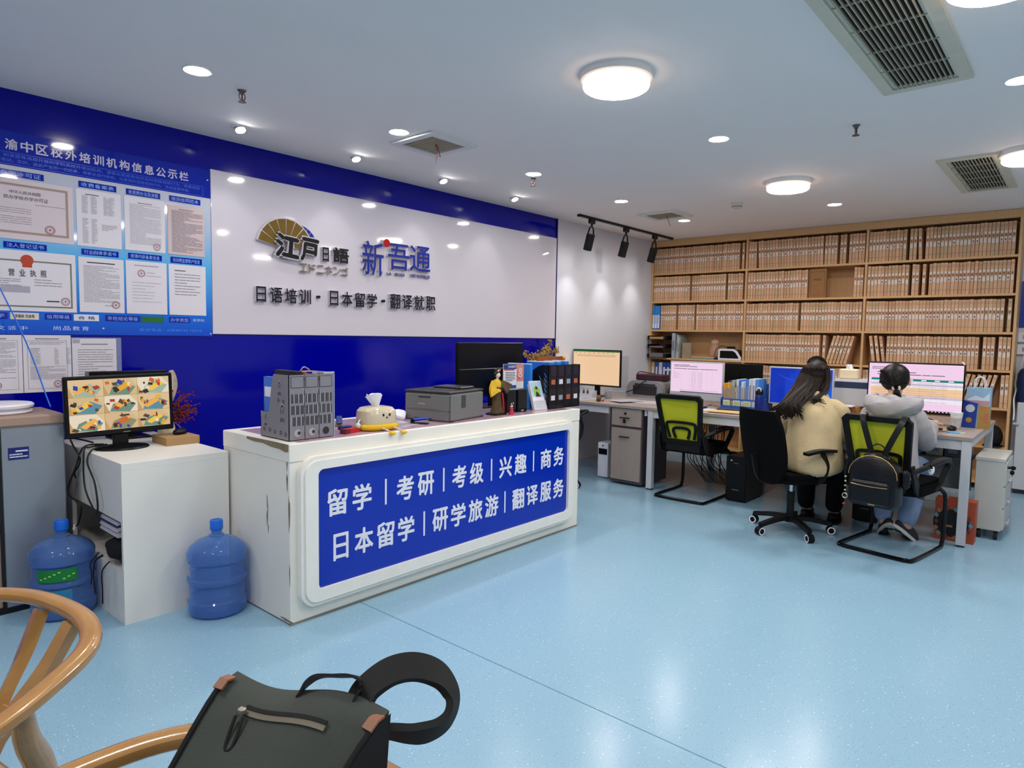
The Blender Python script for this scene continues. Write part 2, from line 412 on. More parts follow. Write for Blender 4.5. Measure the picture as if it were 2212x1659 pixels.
sprinkler(1.766, 3.45, 'sprinkler head nearest the notice board'); sprinkler(4.2, 3.46, 'sprinkler head under a lit downlight by the sign wall'); sprinkler(4.321, 1.115, 'sprinkler head on open ceiling near the large air vent')
t = thing('smoke_detector', 'round cream smoke detector on the ceiling', 'smoke detector', (6.081, 2.556, CEIL))
b = MB(); b.lathe([(.055, 0), (.055, -.012), (.05, -.016)], 28); b.build('base', M('cream_plastic', 'CFC9B6', .5), t)
b = MB(); b.lathe([(.048, -.015), (.046, -.04), (.036, -.05), (.002, -.052)], 28); b.build('sensor', MATS['cream_plastic'], t)
b = MB(); b.lathe([(.0475, -.036), (.047, -.041)], 28, cap=False); b.build('slot', M('dark_slot', '26251F', .7), t)
def hatch(x, y, w, d, label, wires):
    t = thing('ceiling_hatch', label, 'ceiling hatch', (x, y, CEIL), 0, 'access hatches in the ceiling')
    o = [(-w/2, -d/2), (w/2, -d/2), (w/2, d/2), (-w/2, d/2)]; k = .055
    b = MB(); b.frame_prism(o, [(p*(1-2*k/w), q*(1-2*k/d)) for p, q in o], -.018, 0); b.build('frame', M('hatch_frame', 'DDDCD8', .5), t)
    b = MB(); b.bb(-w/2+k, w/2-k, -d/2+k, d/2-k, -.008, 0)
    for i in range(9): b.bb(-w/2+k+.01+i*(w-2*k-.02)/9, -w/2+k+.014+i*(w-2*k-.02)/9, -d/2+k, d/2-k, -.010, -.008)
    b.build('panel', M('hatch_panel', '9C8E73', .6), t)
    b = MB()
    for q in wires: b.tube(spline(q, 5), .0028, 6)
    b.build('wire', M('red_wire', '7A1216', .5), t)
hatch(3.045, 3.37, .41, .415, 'square access hatch in the ceiling, the nearer one, with dangling red wires', [[(0, -.02, -.01), (.006, -.03, -.06), (-.004, -.03, -.13)], [(.008, -.02, -.01), (.02, -.03, -.05), (.03, -.035, -.09)]])
hatch(6.23, 3.375, .41, .415, 'square access hatch in the ceiling, the farther one, beside the track rail', [[(0, -.02, -.01), (.01, -.03, -.05), (.03, -.05, -.12)]])
def vent(x0, x1, y0, y1, label, nb):
    t = thing('air_vent', label, 'air vent', ((x0+x1)/2, (y0+y1)/2, CEIL), 0, 'air conditioning grilles in the ceiling')
    w, d = x1-x0, y1-y0; o = [(-w/2, -d/2), (w/2, -d/2), (w/2, d/2), (-w/2, d/2)]
    k = .052; inn = [(p*(1-2*k/w), q*(1-2*k/d)) for p, q in o]
    b = MB(); b.frame_prism(o, inn, -.016, 0); b.frame_prism(inn, [(p*(1-2*.02/w), q*(1-2*.02/d)) for p, q in inn], -.006, 0); b.build('frame', M('vent_cream', 'CFCBB8', .5), t)
    b = MB(); b.bb(-w/2+k, w/2-k, -d/2+k, d/2-k, -.002, .0); b.build('filter', M('vent_dark', '211A16', .9), t)
    n = 12
    for i in range(n):
        yy = -d/2+k+.025+i*(d-2*k-.05)/(n-1); b = MB(); b.box((0, yy, -.010), (w-2*k, .003, .014), T=None); b.build('slat', M('vent_slat', 'BDB59F', .5), t)
    for i in range(nb):
        xx = -w/2+k+(i+1)*(w-2*k)/(nb+1); b = MB(); b.box((xx, 0, -.006), (.006, d-2*k, .008)); b.build('crossbar', MATS['vent_slat'], t)
vent(2.45, 3.858, .493, .873, 'large air conditioning grille in the ceiling, cut by the top of the picture', 4)
vent(5.475, 6.725, .52, .892, 'smaller looking air grille farther off, near the bookcase', 4)
# ================================================================ sign wall: white sign panel with raised logos
acryl = M('white_acrylic', 'D0CBD5', 0.06, nz=None, spec=0.5)
sign = thing('sign_panel', 'long glossy white sign panel with two raised logos and a line of dark characters', 'sign', (2.035, YW-.001, 1.40))
def wallT(off): return Tr(0, -off, 0) @ frame((-2.035, 0, -1.40), (1, 0, 0), (0, 0, 1))
b = MB(); b.box((1.867, -.006, .538), (3.735, .012, 1.076), bev=.002); b.build('panel', acryl, sign)
let_dark = M('navy_letter', '06071E', .4, nz=None, spec=.3); let_side = M('letter_side_white', 'CFCBD4', .4, nz=None)
gold = M('bronze_gold', '6A5318', .32, .55, nz=(20, .3)); let_blue = M('royal_letter', '04248E', .4, nz=None, spec=.3); let_black = M('black_letter', '060507', .4, nz=None, spec=.3)
def raised(name, items, front, off=.012, d=.028, bold=.0):
    b = MB(); T = wallT(off)
    for s, x0, x1, z0, z1 in items:
        b.text(s, x0, x1, z0, z1, d, 0, 0, bold, T); b.text(s, x0, x1, z0, z1, 0, d-.0006, 1, bold, T)
    return b.build(name, [front, let_side], sign, smooth=0)
def row_text(s, x0, x1, z0, z1, gap=.2):
    n = len(s); w = (x1-x0)/(n+(n-1)*gap); return [(c, x0+i*w*(1+gap)+w*(.12 if c == '日' else 0), x0+i*w*(1+gap)+w*(.88 if c == '日' else 1), z0, z1) for i, c in enumerate(s) if c != ' ']
for q in (row_text('日语培训', 2.315, 2.755, 1.628, 1.735), row_text('日本留学', 2.905, 3.36, 1.628, 1.74), row_text('翻译就职', 3.49, 3.995, 1.63, 1.752)): raised('slogan_lettering', q, let_dark, bold=.012)
for x in (2.825, 3.432): b = MB(); b.cyl((x, 1.687, 0), (x, 1.687, .028), .011, n=16, T=wallT(.012)); b.build('slogan_dot', let_dark, sign)
# the two folding fans behind the brush characters
def fan(name, cx, cz, r0, r1, a0, a1, n, mat, d0, d1, border):
    b = MB(); T = wallT(.012)
    P = [(cx+(r1+border)*math.cos(a0+(a1-a0)*k/20), cz+(r1+border)*math.sin(a0+(a1-a0)*k/20)) for k in range(21)]+[(cx+(r0-border)*math.cos(a1+(a0-a1)*k/8), cz+(r0-border)*math.sin(a1+(a0-a1)*k/8)) for k in range(9)]
    b.prism(P, d0, d1-.004, 1, T)
    for i in range(n):
        s0 = a0+(a1-a0)*(i+.06)/n; s1 = a0+(a1-a0)*(i+.94)/n
        b.prism([(cx+r1*math.cos(s0), cz+r1*math.sin(s0)), (cx+r1*math.cos(s1), cz+r1*math.sin(s1)), (cx+r0*math.cos(s1), cz+r0*math.sin(s1)), (cx+r0*math.cos(s0), cz+r0*math.sin(s0))], d1-.004, d1, 0, T)
    return b.build(name, [mat, let_side], sign)
fan('blue_fan', 2.655, 2.035, .04, .165, math.radians(8), math.radians(100), 7, let_blue, 0, .018, .006)
fan('gold_fan', 2.555, 2.010, .075, .215, math.radians(10), math.radians(168), 8, gold, 0, .03, .008)
def outlined(s, x0, x1, z0, z1, d0, d1, b, rot=0, bo=.05):
    T = wallT(.012) @ Tr((x0+x1)/2, (z0+z1)/2, 0) @ Matrix.Rotation(rot, 4, 'Z'); w, h = (x1-x0)/2, (z1-z0)/2
    b.text(s, -w-.008, w+.008, -h-.008, h+.008, d0, d1-d0-.003, 1, bo+.03, T); b.text(s, -w, w, -h, h, d1, 0, 0, bo, T)
b = MB()
outlined('江', 2.465, 2.655, 1.945, 2.115, .025, .045, b, -.1); outlined('戸', 2.665, 2.81, 1.935, 2.11, .025, .045, b, -.08)
b.build('brush_lettering', [let_black, let_side], sign, smooth=0)
raised('small_brush_lettering', [('日', 2.855, 2.91, 1.955, 2.06), ('語', 2.945, 3.09, 1.955, 2.072)], let_black, bold=.03)
raised('kana_line', row_text('エドニホンゴ', 2.672, 3.088, 1.862, 1.925, .25), M('gold_letter', '7A6335', .35, .4, nz=None), d=.022)
raised('blue_brand_lettering', [('新', 3.215, 3.425, 1.885, 2.155), ('吾', 3.47, 3.70, 1.95, 2.165), ('通', 3.70, 3.932, 1.955, 2.172)], let_blue, bold=.012)
b = MB(); T = wallT(.012); b.cyl((3.455, 2.157, .028), (3.455, 2.157, .033), .033, n=28, T=T); b.build('red_dot', M('sun_red', 'B40408', .45, nz=None, spec=.25), sign)
raised('small_latin_line', [('TH', 3.372, 3.42, 1.905, 1.927), ('LA', 3.47, 3.515, 1.905, 1.926), ('GUAG', 3.55, 3.655, 1.905, 1.927), ('HE WORLD', 3.72, 3.937, 1.905, 1.932)], let_blue, d=.016, bold=.02)

# ================================================================ public notice board
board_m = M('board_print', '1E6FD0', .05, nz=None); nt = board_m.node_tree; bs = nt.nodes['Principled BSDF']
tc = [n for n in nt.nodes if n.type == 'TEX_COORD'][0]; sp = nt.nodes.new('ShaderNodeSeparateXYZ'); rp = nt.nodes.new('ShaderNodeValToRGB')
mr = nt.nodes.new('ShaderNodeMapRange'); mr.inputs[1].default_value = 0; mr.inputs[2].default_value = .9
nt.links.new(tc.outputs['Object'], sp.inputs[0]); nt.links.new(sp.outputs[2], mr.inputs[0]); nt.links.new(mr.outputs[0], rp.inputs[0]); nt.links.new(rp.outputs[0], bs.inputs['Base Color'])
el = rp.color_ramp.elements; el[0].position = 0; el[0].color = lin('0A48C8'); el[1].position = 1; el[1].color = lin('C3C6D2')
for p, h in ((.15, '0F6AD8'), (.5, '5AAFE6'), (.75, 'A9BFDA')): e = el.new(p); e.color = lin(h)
BX, BZ = 0.45, 1.385
board = thing('notice_board', 'tall glossy blue public notice board with white heading characters', 'notice board', (BX, YW-.001, BZ))
def bT(off): return frame((-BX, -off, -BZ), (1, 0, 0), (0, 0, 1))
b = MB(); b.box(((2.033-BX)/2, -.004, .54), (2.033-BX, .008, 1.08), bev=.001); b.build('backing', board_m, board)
royal = M('royal_print', '0620A0', .06, nz=None); cyan_p = M('cyan_print', '3F8FF0', .3, nz=None); pale_p = M('pale_print', 'C9C4D6', .3, nz=None)
b = MB(); T = bT(.008); b.bb(BX, 2.033, 2.284, 2.465, 0, .001, T=T); b.build('heading_band', royal, board)
b = MB(); b.T = bT(.0095)
for s, x0, x1, z0, z1 in row_text('渝中区校外培训机构信息公示栏', .942, 1.893, 2.368, 2.424, .22): b.text(s, x0, x1, z0, z1, 0, .0012, 0, .02)
b.build('heading_lettering', pale_p, board, smooth=0)
b = MB(); b.T = bT(.0095)
b.rect(.5, 1.985, 2.352, 2.354, 0); b.rect(.5, 1.985, 2.291, 2.293, 0); b.rect(1.983, 1.985, 2.291, 2.354, 0)
b.text('渝中区学科类校外培训机构已清零，如发现有违规开展的学科类校外培训机构，请家长拒绝参加并及时举报违规行为，慎重选择', .52, 1.965, 2.328, 2.347, 0)
b.text('机构遵守法律法规，不参与学科类校外培训，否则，由此产生的一切后果，须家长自行承担。对发现的违规培训行为，欢迎监督举报。', .52, 1.90, 2.302, 2.321, 0)
b.build('notice_text', M('notice_print', '2F63D8', .3, nz=None), board, smooth=0)
for s, x0, x1, z0, z1 in (('办学许可证', .90, 1.112, 2.227, 2.262), ('收费备案表', 1.278, 1.474, 2.228, 2.263), ('收退费办法及流程', 1.526, 1.72, 2.228, 2.263), ('培训合同范本', 1.773, 1.967, 2.229, 2.264),
                          ('法人登记证书', .919, 1.115, 1.847, 1.881), ('行业自律承诺书', 1.283, 1.477, 1.847, 1.881), ('授课内容备案信息', 1.529, 1.722, 1.848, 1.883), ('培训费监管账户信息', 1.774, 1.97, 1.846, 1.884),
                          ('举办者自学', .72, .926, 1.466, 1.502), ('信用等级', 1.095, 1.223, 1.468, 1.502), ('年检结论等级', 1.396, 1.588, 1.467, 1.504), ('办学类型', 1.758, 1.886, 1.469, 1.504)):
    b = MB(); b.T = bT(.008); b.bb(x0, x1, z0, z1, 0, .0015); k = (z1-z0)
    pad = (x1-x0)*.07
    for q in row_text(s, x0+pad, x1-pad, z0+k*.18, z1-k*.18, .12): b.text(q[0], q[1], q[2], q[3], q[4], .0022, 0, 1)
    b.build('caption_label', [royal, M('sky_print', '8FB8F0', .3, nz=None)], board, smooth=0)
for R_ in (row_text('文派中', .875, 1.012, 1.408, 1.43, .35), row_text('尚品教育', 1.134, 1.31, 1.41, 1.434, .3), row_text('非学科', 1.905, 1.98, 1.478, 1.497, .1)):
    b = MB(); b.T = bT(.009)
    for q in R_: b.text(*q, 0)
    b.build('printed_line', M('white_print', 'BCD4F4', .3, nz=None), board, smooth=0)
b = MB(); b.T = bT(.009); b.text('投诉电话：63838133 12315', 1.583, 1.961, 1.412, 1.43, 0); b.build('phone_line', cyan_p, board, smooth=0)
for n, x0, x1, fc, tx in (('name_slip', .937, 1.067, 'D9CFC4', '李春秋 刘本等'), ('rating_slip', 1.235, 1.363, 'D6DAE2', '合 格'), ('result_slip', 1.596, 1.725, '0B6A1A', '')):
    b = MB(); b.T = bT(.008); b.bb(x0, x1, 1.466, 1.503, 0, .002)
    if tx: b.text(tx, x0+.02, x1-.02, 1.474, 1.494, .0026, 0, 1, .01)
    else:
        b.bb(x0, x1, 1.466, 1.47, .002, .0028, 1); b.bb(x0, x1, 1.499, 1.503, .002, .0028, 1); b.bb(x0, x0+.004, 1.466, 1.503, .002, .0028, 1); b.bb(x1-.004, x1, 1.466, 1.503, .002, .0028, 1)
    b.build(n, [M('slip_'+n, fc, .4, nz=None), M('slip_ink_'+n, '1E6E52' if not tx else ('1A3A7A' if 'rating' in n else '3A302A'), .5, nz=None)], board, smooth=0)
for x, z in ((2.015, 2.40), (2.02, 1.402), (1.385, 1.425)): b = MB(); b.cyl((x, z, 0), (x, z, .003), .005, n=12, T=bT(.008)); b.build('screw_cap', M('screw_white', 'BFD4EE', .3, nz=None), board)
# framed certificates and sheets in the clear pockets of the board
paper = M('paper_white', 'DAD6DF', .35, nz=None); paper_w = M('paper_warm', 'D2C4CC', .35, nz=None); ink = M('ink_grey', '857F8B', .6, nz=None); ink_d = M('ink_dark', '2A2630', .6, nz=None); ink_l = M('ink_light', 'A7A3B2', .6, nz=None)
red_ink = M('red_ink', '8E3A40', .6, nz=None); tan_ink = M('tan_border', 'A08A7E', .5, nz=None); olive_ink = M('olive_border', '6F7468', .5, nz=None); emb_red = M('emblem_red', 'B2381C', .4, nz=None)
PM = [paper, ink, ink_d, red_ink, tan_ink, olive_ink, emb_red, ink_l]
def sheet(label, cat, x0, x1, z0, z1, draw, off=.0085, m0=paper, th=.002, name='document_sheet'):
    b = MB(); b.T = frame((x0, YW-off, z0), (1, 0, 0), (0, 0, 1)); o = b.T.copy(); b.T = frame((0, 0, 0), (1, 0, 0), (0, 0, 1))
    w, h = x1-x0, z1-z0
    b.bb(0, w, 0, h, 0, th); draw(b, w, h, th+.0007)
    return solo(name, b, [m0]+PM[1:], label, cat, (x0, YW-off-.001, z0), smooth=0)
def bord(b, x0, x1, y0, y1, t, z, m):
    b.rect(x0, x1, y0, y0+t, z, m); b.rect(x0, x1, y1-t, y1, z, m); b.rect(x0, x0+t, y0+t, y1-t, z, m); b.rect(x1-t, x1, y0+t, y1-t, z, m)
def d1(b, w, h, z):
    bord(b, -.0+.02, w-.025, .032, h-.025, .012, z, 4)
    for q in row_text('中华人民共和国', w-.295, w-.155, h-.077, h-.06, .1)+row_text('民办学校办学许可证', w-.32, w-.12, h-.108, h-.088, .1): b.text(*q, z+.0004, 0, 2)
    lines(b, .04, w-.2, .08, h-.15, 8, z, 1, .22); lines(b, w-.18, w-.04, h-.13, h-.12, 1, z, 1, .3); stamp(b, w-.115, .067, .024, z+.0006, 3)
sheet('licence certificate with a tan border and red seal under the first heading', 'certificate', .75, 1.248, 1.897, 2.217, d1, m0=paper_w, name='certificate')
def d2(b, w, h, z):
    b.rect(w*.2, w*.5, h-.028, h-.024, z, 2)
    for x, a, c in ((.12, .02, .5), (.32, .02, .5), (.12, .55, .9), (.32, .55, .9), (.6, .55, .92), (.72, .55, .92)): lines(b, w*x, w*(x+.13), h*a+.01, h*c, 20, z, 7, .5)
    lines(b, w*.55, w*.9, h*.3, h*.42, 4, z, 7, .5)
sheet('sheet of grey number columns under the fee record heading', 'document', 1.264, 1.495, 1.897, 2.218, d2)
def d3(b, w, h, z):
    b.rect(w*.32, w*.68, h-.036, h-.031, z, 1); lines(b, w*.12, w*.9, h*.12, h*.87, 30, z, 7, .4); stamp(b, w*.78, .032, .021, z+.0006, 3)
sheet('text sheet with a red seal at its foot under the refund heading', 'document', 1.514, 1.744, 1.9, 2.22, d3)
def d4(b, w, h, z):
    b.rect(w*.3, w*.7, h-.026, h-.02, z, 1); lines(b, w*.1, w*.95, h*.05, h*.9, 36, z, 1, .5)
sheet('pinkish sheet of dense text under the contract heading, beside the white sign', 'document', 1.761, 1.988, 1.9, 2.207, d4, m0=M('paper_pink', 'CDB7B8', .35, nz=None))
def d5(b, w, h, z):
    bord(b, .02, w-.02, .022, h-.05, .008, z, 5); cx = w-.23
    b.add([(cx+.03*math.cos(k*PI/10), h-.05+.03*math.sin(k*PI/10), z+.0008) for k in range(20)], [tuple(range(20))], 6); b.rect(cx-.022, cx+.022, h-.088, h-.055, z+.0006, 6)
    for q in row_text('营业执照', w-.315, w-.142, h-.138, h-.1, .75): b.text(*q, z+.0004, 0, 2, .01)
    lines(b, .04, w-.26, .11, h-.15, 6, z, 1, .3); lines(b, w-.2, w-.07, h-.19, h-.145, 3, z, 1, .25); lines(b, w-.145, w-.085, .052, .064, 1, z, 2, .6); stamp(b, w-.055, .06, .022, z+.0006, 3)
    b.rect(w*.3, w*.56, .1, .135, z+.0002, 7)
sheet('business licence certificate with a red round emblem and olive border', 'certificate', .75, 1.251, 1.512, 1.838, d5, name='certificate')
def d6(b, w, h, z):
    b.rect(w*.18, w*.8, h-.032, h-.026, z, 2); lines(b, w*.1, w*.9, h*.18, h*.86, 28, z, 1, .3); lines(b, w*.55, w*.75, h*.12, h*.14, 1, z, 1, .5); stamp(b, w*.8, .047, .022, z+.0006, 3)
sheet('text sheet with a red seal at lower corner under the self-discipline heading', 'document', 1.266, 1.502, 1.518, 1.834, d6)
def d7(b, w, h, z):
    b.rect(w*.2, w*.8, h-.028, h-.024, z, 1); stamp(b, w*.37, h-.073, .022, z+.0006, 3); lines(b, w*.5, w*.85, h*.7, h*.82, 2, z, 7, .2)
    for i in range(7): lines(b, w*.14, w*.86, h*(.22+.06*i), h*(.25+.06*i), 1, z, 7, .3, full=.3)
sheet('sparse form with the red seal near its top under the course heading', 'document', 1.514, 1.748, 1.518, 1.837, d7)
def d8(b, w, h, z): b.rect(w*.15, w*.45, h-.04, h-.035, z, 2); lines(b, w*.15, w*.85, h*.38, h*.84, 8, z, 1, .25)
sheet('mostly blank sheet with few printed lines under the account heading', 'document', 1.761, 1.992, 1.519, 1.837, d8)
# sheets on the wall under the board
def e1(b, w, h, z): bord(b, .02, w-.02, .02, h-.03, .0015, z, 1); lines(b, .03, w-.03, .08, h-.04, 26, z, 1, .3); b.rect(w*.3, w*.7, h-.024, h-.018, z, 1); stamp(b, w*.5, .045, .02, z+.0006, 3)
sheet('bordered notice sheet below the board, the outer one, cut by the picture edge', 'document', .755, .986, 1.063, 1.381, e1, off=.002)
def e2(b, w, h, z):
    bord(b, .02, w-.02, .02, h-.03, .0015, z, 1); lines(b, .03, w-.03, h*.83, h*.89, 2, z, 1, .3)
    for x in (.1, .16, .22, .6, .85): lines(b, w*x+.01, w*x+.03, h*.48, h*.78, 13, z, 1, .3)
    lines(b, .03, w-.03, .07, h*.46, 14, z, 1, .3); b.rect(w*.25, w*.75, h-.024, h-.018, z, 1); stamp(b, w*.7, .045, .02, z+.0006, 3)
sheet('bordered notice sheet with a table, behind the hanging blue cable', 'document', .989, 1.217, 1.063, 1.382, e2, off=.002)
def e3(b, w, h, z): b.rect(w*.2, w*.8, h-.036, h-.03, z, 1); lines(b, w*.12, w*.92, h*.3, h*.82, 12, z, 1, .25); b.rect(.004, .04, h-.026, h-.004, z+.0008, 7)
sheet('notice sheet in a clear plastic sleeve behind the black monitors', 'document', 1.222, 1.452, 1.04, 1.364, e3, off=.004)
b = MB(); b.box((.132, -.0008, .168), (.264, .0012, .336)); solo('plastic_sleeve', b, M('clear_film', 'C8D4F0', .08, nz=None, al=.22), 'clear plastic sleeve taped to the blue wall around one notice sheet', 'plastic sleeve', (1.217, YW-.0012, 1.034))
# ================================================================ blue cable, water dispenser, low desk and what stands on it
b = MB(); b.tube(spline([(.62, 4.40, 2.3), (.75, 4.36, 1.93), (.86, 4.30, 1.66), (.97, 4.24, 1.33), (1.03, 4.17, 1.06), (1.04, 4.14, 1.005)], 8), .0035, 8)
solo('cable', b, M('blue_cable', '1A6FD8', .4, nz=None), 'thin blue cable hanging down past the notice board to the water dispenser', 'cable')
t = thing('water_dispenser', 'grey and brown floor standing water dispenser with white lid', 'water dispenser', (.835, 4.175, 0))
steel_g = M('dispenser_grey', '9298A0', .3, .35, nz=(3, .06)); brown_p = M('dispenser_brown', 'A58B7C', .35, nz=None); dk = M('dispenser_dark', '0E0B0C', .3, nz=None)
b = MB(); b.bb(-.05, .22, -.2, .2, .03, .93, bev=.006); b.build('side_casing', steel_g, t)
b = MB(); b.bb(-.245, .225, -.205, .205, .93, .985, bev=.01); b.build('top_cover', brown_p, t)
b = MB(); b.bb(-.245, -.055, -.19, .2, .03, .40, bev=.008); b.bb(-.245, -.055, -.19, .2, .80, .93, bev=.008); b.build('front_casing', brown_p, t)
b = MB(); b.bb(-.235, -.05, -.17, .2, .40, .80); b.bb(-.062, -.048, -.202, .2, .03, .93); b.build('tap_recess', dk, t)
b = MB(); b.bb(-.24, .19, -.19, .195, 0, .03); b.build('plinth', dk, t)
b = MB(); b.lathe([(.14, .985), (.15, .992), (.15, 1.0), (.135, 1.004), (.135, 1.012), (.155, 1.016), (.158, 1.028), (.15, 1.036), (.002, 1.04)], 40, T=Tr(-.02, 0, 0)); b.build('lid', M('white_plastic', 'EDEBF2', .3, nz=None), t)
b = MB(); T = frame((-.02, -.2012, .77), (1, 0, 0), (0, 0, 1)); b.bb(.0, .085, 0, .06, 0, .001, T=T); b.rect(.03, .08, .038, .046, .0016, 1, T); lines(b, .005, .08, .008, .032, 2, .0016, 1, .5, T); b.build('name_plate', [M('plate_blue', '14206E', .3, nz=None), M('plate_white', 'D0D4E4', .4, nz=None)], t, smooth=0)
# low white desk
lowdesk = M('white_laminate', 'EAE8E1', .35, nz=(3, .03))
t = thing('low_desk', 'low white desk with an open side niche at the end of the counter', 'desk', (1.134, 3.425, 0))
b = MB(); b.bb(0, .518, 0, .985, .752, .785, bev=.001); b.build('desk_top', lowdesk, t)
b = MB(); b.bb(0, .518, 0, .02, 0, .752); b.build('front_panel', lowdesk, t)
b = MB(); b.bb(.498, .518, .02, .985, 0, .752); b.bb(0, .498, .965, .985, 0, .752); b.build('back_panel', lowdesk, t)
b = MB(); b.bb(0, .02, .02, .965, .50, .752); b.bb(.0, .02, .02, .965, 0, .255); b.bb(0, .02, .75, .965, .255, .50); b.build('side_panel', lowdesk, t)
b = MB(); b.bb(.02, .498, .02, .965, .245, .255); b.build('niche_shelf', lowdesk, t)
b = MB()
for i in range(9): b.bb(.0+.004*(i % 3), .36, .05+.005*(i % 4), .30, .408+i*.008, .415+i*.008, 0 if i != 6 else 1)
b2 = b
solo('paper_stack', b2, [M('paper_plain', 'C9C6CE', .6, nz=None), M('navy_card', '1B2A5A', .5, nz=None)], 'stack of white papers stuffed into the niche of the low desk', 'papers', (1.138, 3.455, .0015))
bag = thing('drawstring_bag', 'black crumpled drawstring bag stuffed in the niche of the low desk', 'bag', (1.108, 3.60, .257))
blk_cloth = M('black_cloth', '0B0B0C', .85, nz=(30, .3), bump=(60, .4))
b = MB(); b.ell((.135, .0, .072), (.13, .14, .072), nu=20, nv=12)
b.v = [(x+.010*math.sin(31*y+9*z), y+.01*math.sin(27*z+13*x), max(0, min(.149, z+.008*math.sin(41*x+17*y)))) for x, y, z in b.v]; b.build('sack', blk_cloth, bag)
b = MB(); b.ribbon(spline([(.0, .02, .05), (-.036, .03, .02), (-.04, .035, -.07), (-.034, .03, -.14)], 6), .012, .003, (1, 0, 0)); b.build('strap', blk_cloth, bag)
b = MB(); b.ribbon(spline([(.0, -.07, .04), (-.036, -.075, .0), (-.038, -.08, -.08), (-.036, -.07, -.16)], 6), .012, .003, (1, 0, 0)); b.build('strap', blk_cloth, bag)
b = MB(); b.tube(spline([(.0, .08, .05), (-.036, .09, .0), (-.037, .07, -.05), (-.034, .10, -.11)], 6), .003, 6); b.build('strap', blk_cloth, bag)
# CCTV monitor
mon_black = M('monitor_black', '09090A', .35, nz=None, spec=.3)
t = thing('monitor', 'black monitor showing nine colourful security camera pictures on the low desk', 'monitor', (1.30, 3.90, .785), math.radians(-2))
t.rotation_euler = (0, 0, math.radians(-3))
H = Rx(math.radians(0)) @ Tr(0, 0, .235) @ Ry(math.radians(-1.2))
b = MB(); b.T = H; b.box((0, .012, 0), (.52, .03, .318), bev=.006); b.build('housing', mon_black, t)
b = MB(); b.T = H @ frame((0, -.0045, .006), (1, 0, 0), (0, 0, 1))
cols = 'D9B98A E0C294 C79F68 8A8F6A 6F8F7C 5E8FA0 E6A92A F2C84B 3A2A20 D06A2A A83B34 2E3FA0 EADBC0 5A4632 9FB8A0 F0B050'.split()
smats = [SCR(c, .95) for c in cols]
ww, hh = .482, .272
for i in range(3):
    for j in range(3):
        x0 = -ww/2+ww*i/3; y0 = -hh/2+hh*j/3; w, h = ww/3-.001, hh/3-.001
        b.rect(x0, x0+w, y0, y0+h, 0, rnd.choice((0, 1, 0, 12)))
        b.add([(x0+w*a, y0+h*c, .0003) for a, c in ((.15, .05), (.75, 0), (.95, .45), (.6, .75), (.25, .5))], [(0, 1, 2, 3, 4)], rnd.choice((3, 4, 5, 14)))
        q = rnd.uniform(.1, .3); b.add([(x0+w*a, y0+h*c, .0006) for a, c in ((q, .3), (q+.15, .15), (q+.55, .55), (q+.4, .75))], [(0, 1, 2, 3)], rnd.choice((6, 7, 15, 9)))
        b.add([(x0+w*a, y0+h*c, .0004) for a, c in ((0, 0), (.16, 0), (.0, .6))], [(0, 1, 2)], 2); b.add([(x0+w*a, y0+h*c, .0004) for a, c in ((1, .5), (1, 1), (.75, 1))], [(0, 1, 2)], 1)
        for k in range(9):
            a, c, s1, s2 = rnd.uniform(.1, .85), rnd.uniform(.1, .85), rnd.uniform(.03, .12), rnd.uniform(.04, .12); r = rnd.uniform(0, 1.5)
            pts = [(x0+w*a+w*s1*math.cos(r+k2*PI/2+.3*(k2 % 2)), y0+h*c+h*s2*1.6*math.sin(r+k2*PI/2)) for k2 in range(4)]
            pts = [(min(max(p, x0), x0+w), min(max(q2, y0), y0+h), .0008+.0001*k) for p, q2 in pts]
            b.add(pts, [(0, 1, 2, 3)], rnd.choice((8, 8, 10, 11, 9, 13, 6, 12, 15)))
b.build('screen', smats, t, smooth=0)
b = MB(); b.T = H; b.box((0.02, -.0045, -.148), (.035, .001, .006)); b.build('badge', M('badge_grey', '6A6A70', .4, nz=None), t)
b = MB(); b.box((0, .03, .055), (.075, .02, .11), bev=.004); b.box((0, .032, .13), (.06, .025, .12)); b.build('neck', mon_black, t)
b = MB(); b.lathe([(.002, 0), (.128, 0), (.132, .004), (.125, .011), (.05, .016), (.002, .016)], 40, T=Matrix.Diagonal((1, .8, 1, 1))); b.build('stand_base', mon_black, t)
b = MB(); b.bb(-.21, .21, -.012, .012, 0, .40, bev=.005); t = thing('monitor', 'second black screen standing behind the security monitor', 'monitor', (1.455, 4.245, .785)); 
b = MB(); b.bb(-.21, .21, -.012, .02, .12, .395, bev=.004); b.build('housing', mon_black, t)
b = MB(); b.bb(-.215, -.205, -.015, .02, .12, .395); b.build('side_trim', M('badge_grey', '6A6A70', .4, nz=None), t)
b = MB(); b.bb(-.03, .03, .0, .02, .01, .13); b.build('neck', mon_black, t); b = MB(); b.bb(-.1, .1, -.07, .09, 0, .012, bev=.003); b.build('stand_base', mon_black, t)
